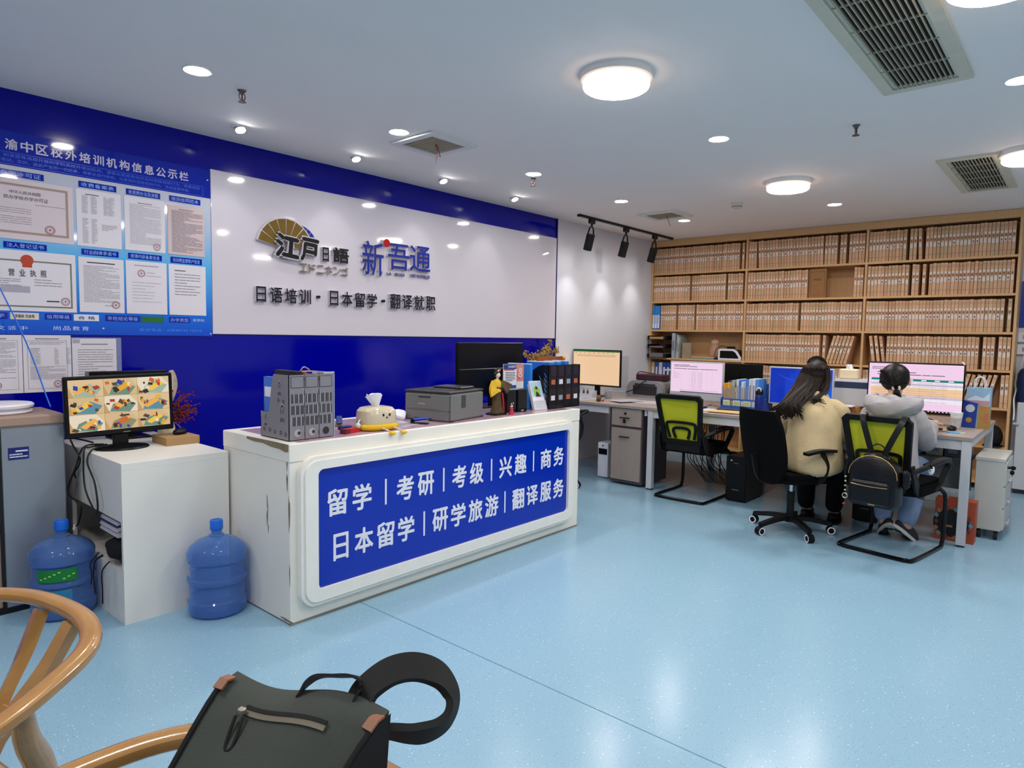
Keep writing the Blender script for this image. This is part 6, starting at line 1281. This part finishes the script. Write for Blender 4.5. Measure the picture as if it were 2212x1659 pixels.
# ================================================================ people
def skin_mesh(name, nodes, edges, mat, parent, sub=2, bumpy=0):
    me = bpy.data.meshes.new(name); bm = bmesh.new(); lay = bm.verts.layers.skin.verify(); ix = {}
    for i, (k, (p, r)) in enumerate(nodes.items()):
        v = bm.verts.new(p); rr = r if isinstance(r, tuple) else (r, r); v[lay].radius = rr; v[lay].use_root = (i == 0); ix[k] = v
    for a, c in edges: bm.edges.new((ix[a], ix[c]))
    bm.to_mesh(me); bm.free(); me.materials.append(mat)
    o = bpy.data.objects.new(name, me); C.objects.link(o); o.parent = parent
    s = o.modifiers.new('skin', 'SKIN'); s.use_smooth_shade = True; s.branch_smoothing = .6
    d = o.modifiers.new('sub', 'SUBSURF'); d.levels = sub; d.render_levels = sub
    if bumpy:
        tx = bpy.data.textures.new('folds', 'CLOUDS'); tx.noise_scale = .09; q = o.modifiers.new('folds', 'DISPLACE'); q.texture = tx; q.strength = bumpy; q.mid_level = .5
    return o
skin_m = M('skin', 'D2A48C', .5, nz=(30, .06)); hair_m = M('hair_black', '0C0908', .45, nz=(40, .4), spec=.3); hair_br = M('hair_brown', '1C100B', .5, nz=(30, .5), spec=.25); eye_m = M('eye_white', 'E4E0DC', .2, nz=None); lip_m = M('lip', 'A85A54', .45, nz=None)
def chain(*ks): return list(zip(ks[:-1], ks[1:]))
def hand_nodes(N, Eg, s, wrist, palm, dirv, key):
    """palm and five fingers, slightly curled, continuing the forearm"""
    d = Vector(dirv).normalized(); side = d.cross(Vector((0, 0, 1))).normalized()*s; up = Vector((0, 0, 1)); P = Vector(palm)
    N['palm'+key] = (P[:], (.024, .036)); Eg.append((wrist, 'palm'+key))
    for j, (o, l) in enumerate(((-.028, .060), (-.010, .074), (.010, .070), (.027, .055))):
        k1, k2, k3 = ('f%d%d%s' % (j, q, key) for q in range(3))
        b0 = P+d*.03+side*o; N[k1] = (b0[:], .0095); N[k2] = ((b0+d*l*.5-up*.008)[:], .0085); N[k3] = ((b0+d*l*.85-up*.028)[:], .0075); Eg += [('palm'+key, k1), (k1, k2), (k2, k3)]
    b0 = P-side*.036-d*.01; N['t0'+key] = (b0[:], .0105); N['t1'+key] = ((b0-side*.012+d*.03-up*.008)[:], .0095); N['t2'+key] = ((b0-side*.006+d*.055-up*.018)[:], .008); Eg += [('palm'+key, 't0'+key), ('t0'+key, 't1'+key), ('t1'+key, 't2'+key)]
def person(label, x, y, rz, top, trouser, shoe, lean=0.0, arms=((.34, .16, .815), (.34, -.16, .815)), tuck=False, coat_r=1.0, head=(.13, .0), skirt=False):
    t = thing('person', label, 'person', (x, y, 0), rz)
    hx, hy = head; L = lean
    N = {'pelvis': ((0, 0, .57), (.13, .10)), 'belly': ((.01+L*.3, 0, .70), (.12, .09)), 'chest': ((.03+L*.7, 0, .86), (.13, .095)), 'upper': ((.04+L, 0, .965), (.10, .075)), 'neck': ((.06+L+hx*.2, hy*.3, 1.03), .048), 'neck2': ((.08+L+hx*.5, hy*.7, 1.075), .046),
         'jaw': ((.09+L+hx*.8, hy, 1.095), (.062, .066)), 'skull': ((.075+L+hx*.8, hy*1.05, 1.155), (.078, .092)), 'crown': ((.07+L+hx*.8, hy*1.08, 1.205), (.052, .062))}
    E_ = chain('pelvis', 'belly', 'chest', 'upper', 'neck', 'neck2', 'jaw', 'skull', 'crown')
    fx = .09+L+hx*.8
    N['nose'] = ((fx+.085, hy, 1.135), .012); N['nosetip'] = ((fx+.10, hy, 1.122), .010); E_ += [('skull', 'nose'), ('nose', 'nosetip')]
    for s, (wx, wy, wz) in ((1, arms[0]), (-1, arms[1])):
        k = 'L' if s > 0 else 'R'; sh = (.04+L, s*.14, .93); el = ((.05+L+wx)/2-.04, s*.185, .72); 
        N['sh'+k] = (sh, .055); N['el'+k] = (el, .042); N['wr'+k] = ((wx, wy, wz), .027); E_ += chain('upper', 'sh'+k, 'el'+k, 'wr'+k)
        d = Vector((wx-el[0], wy-el[1], .0)); hand_nodes(N, E_, s, 'wr'+k, tuple(Vector((wx, wy, wz))+d.normalized()*.06), d, k)
        an = (.20, s*.07-.02, .135) if tuck else (.40, s*.10, .10); kn = (.43, s*.12, .53); toe = (.30, s*.07-.02, .045) if tuck else (.53, s*.10, .04)
        N['hip'+k] = ((.05, s*.09, .55), .085); N['kn'+k] = (kn, .06); N['an'+k] = (an, .038); N['toe'+k] = (toe, .034); E_ += chain('pelvis', 'hip'+k, 'kn'+k, 'an'+k, 'toe'+k)
    body = skin_mesh('body', N, E_, skin_m, t)
    # face
    b = MB()
    for s in (-1, 1): b.ell((fx+.062, hy+s*.032, 1.15), (.012, .014, .009), nu=10, nv=8)
    b.build('eyes', eye_m, t); b = MB()
    for s in (-1, 1): b.ell((fx+.0715, hy+s*.032, 1.15), (.004, .007, .007), nu=8, nv=6)
    b.build('irises', hair_m, t); b = MB(); b.ell((fx+.07, hy, 1.092), (.008, .022, .006), nu=10, nv=6); b.build('mouth', lip_m, t)
    b = MB()
    for s in (-1, 1): b.ell((fx-.012, hy+s*.088, 1.14), (.018, .010, .028), nu=10, nv=8)
    b.build('ears', skin_m, t)
    # clothes: torso garment, two sleeves, trousers
    g = coat_r
    b = MB(); rings = []; K = ((.445, .185, .195), (.50, .20, .215), (.57, .195, .21), (.66, .172, .19), (.75, .16, .182), (.84, .155, .180), (.90, .144, .172), (.945, .124, .150), (.98, .10, .118), (1.005, .082, .095), (1.03, .072, .075), (1.05, .064, .066))
    for i, (z, rx, ry) in enumerate(K):
        f = min(1, max(0, (z-.55)/.4)); cx = -.012+(.045+L)*f+hx*.5*max(0, (z-.95)/.1)*.8; cy = hy*.4*max(0, (z-.95)/.1); q = g if z < .96 else 1
        rings.append([(cx+rx*q*math.cos(a)*(1+.035*math.sin(5*a+z*17)+.02*math.sin(9*a-z*31)), cy+ry*q*math.sin(a)*(1+.03*math.sin(4*a+z*23)), z+.012*math.sin(3*a+i)) for a in [2*PI*k/32 for k in range(32)]])
    go = b.sweep(rings).build(top[0], top[1], t, 1.2); sd = go.modifiers.new('sub', 'SUBSURF'); sd.levels = sd.render_levels = 1
    for s, (wx, wy, wz) in ((1, arms[0]), (-1, arms[1])):
        el = ((.05+L+wx)/2-.04, s*.235, .72); el = (el[0], s*.187, .725); P = spline([(.035+L, s*.06, .93), (.035+L, s*.135*g, .91), (.03+L*.8+el[0]*.2, s*.178*g, .825), el, ((el[0]+wx)/2, (el[1]+wy)/2, (el[2]+wz)/2-.008), (wx-.015, wy*1.02, wz-.002)], 6); n = len(P)-1
        b = MB(); b.tube(P, [g*(.074-.012*(k/n)-.022*max(0, k/n-.5)*2*(k/n)+.0025*math.sin(k*1.9)) for k in range(n+1)], 20); so = b.build('sleeve', top[1], t, 1.2)
    n3 = {'pelvis': ((.02, 0, .555), (.125, .10))}; e3 = []
    for s in (1, -1):
        k = 'L' if s > 0 else 'R'; an = (.20, s*.07-.02, .105) if tuck else (.40, s*.10, .075); n3['hip'+k] = ((.07, s*.09, .55), .09); n3['kn'+k] = ((.44, s*.12, .53), .085); n3['mid'+k] = (((an[0]+.44)/2, (an[1]+s*.12)/2, .33), .075); n3['an'+k] = (an, .068); e3 += chain('pelvis', 'hip'+k, 'kn'+k, 'mid'+k, 'an'+k)
    skin_mesh('trousers', n3, e3, trouser, t, 2, .006)
    for s in (1, -1):
        b = MB()
        if tuck: X = Tr(.26, s*.07-.02, .068) @ Rz(s*.5) @ Ry(math.radians(38))
        else: X = Tr(.47, s*.10, .05)
        b.ell((0, 0, 0), (.125, .045, .045), 0, 18, 10, X); b.v = [(p, q, max(.001, r)) for p, q, r in b.v]; so = b.build('shoe', shoe[0], t)
        b = MB(); b.prism([(.135*math.cos(a), .05*math.sin(a)) for a in [2*PI*k/22 for k in range(22)]], -.048, -.026, 0, X)
        if tuck:
            for px, w in ((-.07, .03), (.02, .026), (.08, .03)): b.disc((px, .014, -.0488), w*.55, 10, 1, X); b.disc((px, -.016, -.0488), w*.55, 10, 1, X)
        b.v = [(p, q, max(.001, r)) for p, q, r in b.v]; b.build('sole', [shoe[1], chair_blk], so)
    return t, Vector((fx-.015, hy*1.05, 1.155))
fleece = M('beige_fleece', 'C0AC86', .95, nz=(16, .14), bump=(120, .35)); hoodie = M('grey_marl', 'A3A0A2', .9, nz=(90, .15), bump=(140, .25)); jeans = M('pale_denim', '7E93B2', .85, nz=(40, .15)); dark_tr = M('dark_trousers', '0C0B0E', .85, nz=None, spec=.15); coat_dk = M('dark_coat', '1A181C', .85, nz=(30, .2))
def strands(mb, paths, r, m=0):
    for P in paths:
        Q = spline(P, 5); n = len(Q)-1; mb.tube(Q, [r*(1-.75*(k/n)**2.5)*(.75 if k == 0 else 1) for k in range(n+1)], 6, m)
def hair_cap(mb, c, rx, ry, rz, cut):
    b0 = len(mb.v); mb.ell(tuple(c), (rx, ry, rz), 0, 22, 14)
    for i in range(b0, len(mb.v)):
        x, y, z = mb.v[i]; dx = x-c.x
        if dx > 0 and z < c.z+cut: mb.v[i] = (c.x+dx*.25, y*.97+c.y*.03, max(z, c.z-.05))      # clear of the face
# woman in the beige fleece
t, hc = person('woman with long dark hair in a beige fleece coat sitting at the blue screen', 5.10, 1.50, math.radians(6), ('fleece_coat', fleece), dark_tr, (chair_blk, chair_blk), .05, ((.36, .14, .845), (.36, -.20, .845)), coat_r=1.03, head=(.10, .03))
b = MB(); hair_cap(b, hc+Vector((-.012, 0, .012)), .105, .10, .108, .03); paths = []
R_ = []
for f in [k/12 for k in range(13)]:
    c_ = Vector((hc.x-.035, hc.y+.004, hc.z+.045)).lerp(Vector((hc.x-.12, hc.y+.055, hc.z-.11)), min(1, f*2)) if f < .5 else Vector((hc.x-.12, hc.y+.055, hc.z-.11)).lerp(Vector((hc.x-.165, hc.y+.17, hc.z-.285)), f*2-1)
    R_.append([(c_.x+(.062-.035*f)*math.cos(a)*(1+.05*math.sin(7*a)), c_.y+(.092+.012*math.sin(PI*f)-.045*f*f)*math.sin(a)*(1+.04*math.sin(9*a+f*3)), c_.z+.03*math.sin(a)*f) for a in [2*PI*k/24 for k in range(24)]])
b.sweep(R_)
for k in range(210):
    a = rnd.uniform(-1.15, 1.25); th = PI+a; r0 = .098
    s = Vector((hc.x-.01+r0*math.cos(th), hc.y+r0*math.sin(th)*.98, hc.z+rnd.uniform(.0, .07)))
    lf = rnd.uniform(0, 1); dy = .05+.16*lf if a < .75 else -.02-.05*lf; zl = rnd.uniform(.84, .93) if a < .75 else rnd.uniform(.90, 1.0)
    ex = -.13-.05*lf if a < .75 else -.02
    paths.append([s, s+Vector((-.02, dy*.25, -.10)), (ex+.03, hc.y+dy*.75+s.y*.15, (zl+1.02)/2), (ex, hc.y+dy+.05*math.sin(k), zl)])
strands(b, paths, .0075); b.build('long_hair', hair_br, t)
# person in the grey hoodie
t, hc = person('person in grey hoodie and pale jeans with tied hair sitting at the large screen', 5.17, 1.03, math.radians(-4), ('grey_hoodie', hoodie), jeans, (M('sneaker_dark', '2B2B2E', .6, nz=None), M('sneaker_sole', 'D8D2C8', .6, nz=None)), .07, ((.37, .17, .845), (.37, -.18, .845)), True, .97, (.10, .03))
b = MB(); hair_cap(b, hc+Vector((-.010, 0, .012)), .102, .098, .102, .03); paths = []
tie = Vector((hc.x-.095, hc.y-.035, hc.z-.055))
for k in range(120):
    th = PI+rnd.uniform(-1.35, 1.35); s = Vector((hc.x-.01+.098*math.cos(th), hc.y+.095*math.sin(th), hc.z+rnd.uniform(-.03, .07))); paths.append([s, (s+tie)/2+Vector((-.018, 0, .004)), tie])
for k in range(40): paths.append([tie, tie+Vector((-.02+rnd.uniform(-.012, .012), rnd.uniform(-.02, .02)-.01, -.04)), tie+Vector((.0, -.02+rnd.uniform(-.02, .02), -.095))])
strands(b, paths, .0065); b.build('tied_hair', hair_m, t)
b = MB(); b.tube([tie+Vector((-.006, .022*math.cos(a), .016*math.sin(a))) for a in [2*PI*k/16 for k in range(16)]], .0075, 6, closed=True); b.build('hair_tie', M('scrunchie_white', 'D8CFB8', .7, nz=None), t)
b = MB(); rings = []
for k in range(17):
    a = -1.9+3.8*k/16; rr = .05+.018*math.cos(a); cx, cy = .03+.07-.135*math.cos(a)-.0, .14*math.sin(a); cz = .985-.02*math.cos(a)+.015*abs(math.sin(a))
    rings.append([(cx-rr*math.cos(q)*math.cos(a)*.9, cy+rr*math.cos(q)*math.sin(a)*.9, cz+rr*.95*math.sin(q)-.012*math.cos(3*q+k)) for q in [2*PI*j/14 for j in range(14)]])
b.sweep(rings); b.build('hood', hoodie, t)
b = MB()
for s in (-1, 1):
    b.tube([(hc.x+.085, hc.y+s*.034+.022*math.cos(a), hc.z-.005+.017*math.sin(a)) for a in [2*PI*k/16 for k in range(16)]], .0022, 5, closed=True); b.tube([(hc.x+.085, hc.y+s*.056, hc.z), (hc.x+.03, hc.y+s*.085, hc.z+.002), (hc.x-.03, hc.y+s*.09, hc.z-.005)], .002, 5)
b.build('glasses', M('glasses_dark', '1E1416', .3, nz=None), t)
# person behind the screens
t, hc = person('person with dark hair hidden behind the blue screen, only the crown showing', 7.30, 2.10, PI, ('dark_coat', coat_dk), dark_tr, (chair_blk, chair_blk), .04, ((.34, .15, .815), (.34, -.15, .815)), head=(.06, 0))
b = MB(); hair_cap(b, hc+Vector((-.012, 0, .014)), .104, .10, .10, .03); strands(b, [[Vector((hc.x-.01+.098*math.cos(th), hc.y+.096*math.sin(th), hc.z+.02)), (hc.x-.02+.1*math.cos(th), hc.y+.1*math.sin(th), hc.z-.08), (hc.x-.03+.1*math.cos(th), hc.y+.1*math.sin(th), hc.z-.16)] for th in [PI+q*.12 for q in range(-11, 12)]], .018); b.build('hair', hair_m, t)
t = thing('stool', 'plain dark chair under the person behind the screens', 'chair', (7.33, 2.10, 0), PI)
b = MB(); b.prism(rrect(.42, .42, .06, 5), .41, .45); b.build('seat', chair_fab, t)
b = MB(); b.prism(rrect(.40, .38, .06, 5, 0, .72), -.015, .015, 0, Tr(-.22, 0, 0) @ Ry(math.radians(-6)) @ frame((0, 0, 0), (0, -1, 0), (0, 0, 1))); b.build('backrest', chair_fab, t)
for sx in (-.18, .18):
    for sy in (-.18, .18): b = MB(); b.cyl((sx, sy, 0), (sx, sy, .41), .014, n=10); b.build('leg', gloss_blk, t)
# small leather backpack hanging on the back of the second green chair
leather = M('black_leather', '0D0D10', .32, nz=(40, .3), bump=(90, .12), spec=.35); gold_z = M('gold_zip', 'B59A66', .35, .6, nz=None)
t = thing('small_backpack', 'small black leather backpack with gold zips hanging on the green chair back', 'backpack', (4.795, .985, 0), math.radians(-9.8))
F = frame((0, 0, 0), (0, -1, 0), (0, 0, 1))      # local x to the right seen from behind, y up, z towards the viewer
def arch(w, h, r0, n=10): return [(-w/2, 0.03), (-w/2+.03, 0), (w/2-.03, 0), (w/2, .03), (w/2, h-r0*.9)]+[(w/2*math.cos(a), h-r0*.9+r0*.9*math.sin(a)) for a in [PI*k/n for k in range(1, n)]]+[(-w/2, h-r0*.9)]
Zb = .36
b = MB(); rings = []
for d, s in ((0, .96), (.03, 1.0), (.09, 1.0), (.125, .95), (.135, .86)): rings.append([(x*s, Zb+.16+(y-.16)*s, d) for x, y in arch(.30, .34, .15)])
b.sweep(rings, T=F); b.build('bag_body', leather, t)
b = MB(); b.tube([F @ Vector((x*1.0, Zb+.16+(y-.16)*1.0, .118)) for x, y in arch(.296, .335, .15)[4:]], .0035, 6); b.build('main_zip', gold_z, t)
b = MB(); b.box((0, Zb+.10, .145), (.24, .15, .035), bev=.014, T=F); b.build('front_pocket', leather, t)
b = MB(); b.tube([F @ Vector((x, Zb+.155-.012*math.cos(x*9), .166)) for x in [-.11+.022*k for k in range(11)]], .003, 6); b.build('pocket_zip', gold_z, t)
b = MB(); b.box((.02, Zb+.03, .1635), (.04, .007, .001), T=F); b.build('badge', gold_z, t)
b = MB(); b.ell((0, Zb+.32, .055), (.085, .03, .05), T=F); b.build('top_flap', leather, t)
for s in (-1, 1):
    b = MB(); b.ribbon([F @ Vector(p) for p in spline([(s*.035, Zb+.33, .05), (s*.08, Zb+.45, .035), (s*.12, Zb+.555, .012), (s*.125, Zb+.585, -.03), (s*.12, Zb+.50, -.075)], 6)], .036, .008, (-1, 0, .0)); b.build('shoulder_strap', leather, t)
b = MB(); b.tube([F @ Vector(p) for p in spline([(-.03, Zb+.335, .05), (-.04, Zb+.38, .05), (0, Zb+.405, .05), (.04, Zb+.38, .05), (.03, Zb+.335, .05)], 5)], .005, 6); b.build('carry_handle', leather, t)
b = MB(); b.box((.17, Zb+.20, .05), (.05, .12, .05), bev=.018, T=F); b.build('side_pocket', leather, t)
b = MB(); b.tube([F @ Vector((-.15+.016*math.cos(a), Zb+.055+.016*math.sin(a), .15)) for a in [2*PI*k/14 for k in range(14)]], .0035, 6, closed=True)
for z in (.09, .12, .15, .18): b.ell((-.152, Zb+z, .145), (.008, .006, .010), nu=8, nv=6, T=F)
b.build('key_charm', M('charm_silver', 'BDB6A8', .3, .7, nz=None), t)
b = MB(); b.ell((-.155, Zb+.0, .14), (.010, .008, .022), T=F); b.build('charm_tassel', M('charm_rust', '7A3A30', .6, nz=None), t)
t = thing('plush_charm', 'tiny white plush charm hanging by the arm of the second green chair', 'charm', (5.0, .735, .60))
b = MB(); b.ell((0, 0, 0), (.02, .02, .035)); b.build('body', tis, t); b = MB(); b.ell((-.016, .008, .012), (.005,)*3, nu=6, nv=5); b.ell((-.016, -.008, .012), (.005,)*3, nu=6, nv=5); b.ell((-.018, 0, -.006), (.004,)*3, nu=6, nv=5); b.build('eyes', eye_m if 0 else chair_blk, t); b = MB(); b.tube([(0, 0, .03), (.01, .01, .08)], .002, 5); b.build('string', chair_blk, t)
# ================================================================ wooden wishbone chairs in front
cw_ = wood('chair_beech', 'B48850', '9C713C', (2, 2, 6), .22, .35); seat_f = M('seat_fabric', '9A8A80', .9, nz=(120, .25), bump=(160, .4))
def wishbone(label, ox, oy, rz):
    t = thing('wishbone_chair', label, 'chair', (ox, oy, 0), rz, 'wooden wishbone chairs in the foreground')
    P = [(-.42, .40, .665), (-.25, .43, .675), (-.05, .42, .69), (.10, .37, .705), (.20, .285, .72), (.25, .15, .73), (.262, .0, .733), (.25, -.13, .73), (.20, -.24, .722), (.11, -.31, .71), (-.05, -.385, .692), (-.25, -.42, .676), (-.42, -.40, .665)]
    b = MB(); Q = spline(P, 6); n = len(Q); rings = []
    for p, u, w in b.frames(Q, False, (0, 0, 1)): rings.append([p+u*(.016*math.copysign(abs(math.sin(a))**.8, math.sin(a)))+w*(.0225*math.copysign(abs(math.cos(a))**.8, math.cos(a))) for a in [2*PI*k/14 for k in range(14)]])
    b.sweep(rings); b.build('top_rail', cw_, t)
    b = MB()
    for s in (-1, 1):
        b.ribbon(spline([(.245, s*.075, .715), (.195, s*.058, .62), (.14, s*.036, .54), (.09, s*.016, .46)], 6), .032, .028, (1, 0, .55))
    b.ribbon([(.14, 0, .535), (.085, 0, .445), (.07, 0, .415)], [.064, .088, .096], .02, (1, 0, .55)); b.build('wishbone_splat', cw_, t)
    for s in (-1, 1):
        b = MB(); Q = spline([(.03, s*.335, .695), (.055, s*.29, .60), (.10, s*.235, .50), (.115, s*.215, .40), (.08, s*.235, .2), (.06, s*.25, 0)], 6); n = len(Q)-1; b.tube(Q, [.016+.012*math.sin(PI*min(1, k/n*1.15)) for k in range(n+1)], 12); b.build('rear_leg', cw_, t)
        b = MB(); b.tube(spline([(-.38, s*.245, .46), (-.385, s*.25, .25), (-.39, s*.255, 0)], 5), .018, 12); b.build('front_leg', cw_, t)
        b = MB(); b.cyl((-.38, s*.245, .43), (.11, s*.215, .41), .014, n=12); b.build('side_rail', cw_, t)
    b = MB(); b.cyl((.11, -.215, .40), (.11, .215, .40), .014, n=12); b.cyl((-.38, -.245, .42), (-.38, .245, .42), .014, n=12); b.build('cross_rail', cw_, t)
    b = MB(); b.prism([(-.40, -.25), (.06, -.20), (.085, -.12), (.085, .12), (.06, .20), (-.40, .25)], .41, .455); b.build('seat', seat_f, t)
    return t
wishbone('beech wishbone chair nearest the water dispenser, its curved back rail toward the counter', .228, 1.835, math.radians(10))
wishbone('beech wishbone chair carrying the large dark backpack', .352, .812, math.radians(15))
# ================================================================ large dark green grey backpack on the second chair
canvas = M('canvas_grey', '3D423C', .85, nz=(18, .14), bump=(260, .12)); canvas_d = M('canvas_black', '0F1011', .8, nz=(60, .3)); tan_l = M('leather_tan', '8C5A40', .5, nz=(30, .15)); web = M('webbing_black', '111010', .75, nz=(150, .4), bump=(400, .12))
t = thing('large_backpack', 'large dark grey canvas backpack with tan leather tabs leaning on the beech chair', 'backpack', (.5435, .90, 0), math.radians(-70.8))
# local x = along the rolled top (towards the picture's right), local y = away from the viewer, z up
TL, TR = -.148, .148
def bp(u, v):                                   # front panel: u across, v down from the rolled edge
    x = TL*(1+.05*min(1, v*1.4))*(1-u)+TR*(1-.75*min(v, .25))*u; sag = -.034*math.sin(PI*u)**1.0*(1-v)**2
    return (x, -.01-.36*v-.025*math.sin(PI*u)*math.sin(PI*min(1, v*1.1)), .85-.382*v**1.15+sag*.0-.012*math.sin(2*PI*u)*(1-v))
b = MB(); n, m2 = 22, 22
front = [bp(u/n, v/m2) for v in range(m2+1) for u in range(n+1)]
back = [((TL+(TR-TL)*u/n)*(1+.10*min(1, v/m2*1.4)), .012-.16*v/m2+.01, .852-.38*v/m2-.012*math.sin(2*PI*u/n)*(1-v/m2)) for v in range(m2+1) for u in range(n+1)]
k0 = (n+1)*(m2+1); fs = [(v*(n+1)+u, v*(n+1)+u+1, (v+1)*(n+1)+u+1, (v+1)*(n+1)+u) for v in range(m2) for u in range(n)]
fs += [tuple(k0+i for i in reversed(f)) for f in fs]
rimb = [u for u in range(n+1)]+[v*(n+1)+n for v in range(1, m2+1)]+[m2*(n+1)+u for u in range(n-1, -1, -1)]+[v*(n+1) for v in range(m2-1, 0, -1)]
b.add(front+back, fs+[(rimb[(j+1) % len(rimb)], rimb[j], k0+rimb[j], k0+rimb[(j+1) % len(rimb)]) for j in range(len(rimb))])
b.build('bag_body', canvas, t)
b = MB()
for u, s in ((0, -1), (1, 1)):
    P = [Vector(bp(u, v/12))+Vector((-s*.001, -.001, .001)) for v in range(13)]; b.tube(P, .0045, 6)
b.build('edge_piping', canvas_d, t)
b = MB(); vs = [Vector(bp(1, v/10))*1+Vector((.004+.0*v, 0, 0)) for v in range(11)]+[Vector(((TR)*(1+.02*v)+.004, .02-.10*v/10, .85-.38*v/10)) for v in range(11)]
b.add(vs, [(v, v+1, 11+v+1, 11+v) for v in range(10)]); b.build('side_gusset', canvas_d, t)
for u in (0, 1):
    b = MB(); p = Vector(bp(u, 0)); s = 1 if u else -1; q = Vector(bp(u, .075)); q = Vector(bp(u, .03)); b.ribbon([p+Vector((-s*.006, .014, .002)), p+Vector((-s*.005, -.002, .005)), q+Vector((-s*.005, -.005, .003))], .018, .004, (0, -.5, 1)); b.build('leather_tab', tan_l, t)
b = MB(); zp = [Vector(bp(u, .052+.022*((u-.26)/.55)))+Vector((0, -.003, .002)) for u in [.24+.05*k for k in range(12)]]
b.ribbon(zp, .009, .002, (0, -.6, .8), 1); b.ribbon([p+Vector((0, .005, .005)) for p in zp], .006, .003, (0, -.6, .8), 0); b.build('front_zip', [canvas_d, M('zip_olive', '6E6858', .5, .2, nz=None)], t)
b = MB(); p = zp[0]+Vector((0, -.006, .004)); b.box((0, 0, 0), (.012, .010, .010), bev=.002, T=Tr(*p)); b.build('zip_slider', M('zip_silver', '8A8478', .35, .6, nz=None), t)
b = MB(); e = Vector(bp(.2, .42)); c0 = p+Vector((-.007, -.006, -.006)); c1 = p+Vector((.007, -.006, -.006)); d0 = Vector((.006, -.026, -.027)); b.tube(spline([c0, c0+d0, c0+d0+Vector((.007, -.006, -.008)), c1+d0+Vector((.014-.014, 0, 0)), c1], 4), .0026, 6); b.build('zip_pull', web, t)
b = MB(); b.ribbon(spline([(-.012, .008, .845), (-.004, .022, .862), (.012, .03, .873), (.045, .031, .88), (.08, .03, .887), (.092, .028, .876), (.088, .01, .85)], 6), .024, .004, (0, .6, 1)); b.build('carry_handle', web, t)
b = MB(); P = spline([(.088, .008, .835), (.094, .02, .852), (.098, .04, .868), (.121, .07, .885), (.15, .10, .884), (.182, .12, .866), (.205, .12, .836), (.208, .10, .812), (.194, .075, .802), (.171, .05, .805), (.138, .03, .812), (.11, .01, .81)], 7)
rings = []; N_ = len(P)-1
ups = [Vector((-.2, -.3, 1)).lerp(Vector((1, .2, -.1)), min(1, 1.6*k/N_)).lerp(Vector((.3, -.6, -.8)), max(0, (k/N_-.5)*1.6)) for k in range(N_+1)]
fr = b.frames(P)
for k, (pp, u0, w0) in enumerate(fr):
    tg = (P[min(k+1, N_)]-P[max(k-1, 0)]).normalized(); u = (ups[k]-tg*ups[k].dot(tg)).normalized(); w = tg.cross(u)
    rings.append([pp+u*.006+w*.022, pp+u*.006-w*.022, pp-u*.006-w*.022, pp-u*.006+w*.022])
b.sweep(rings); b.build('shoulder_strap', web, t)
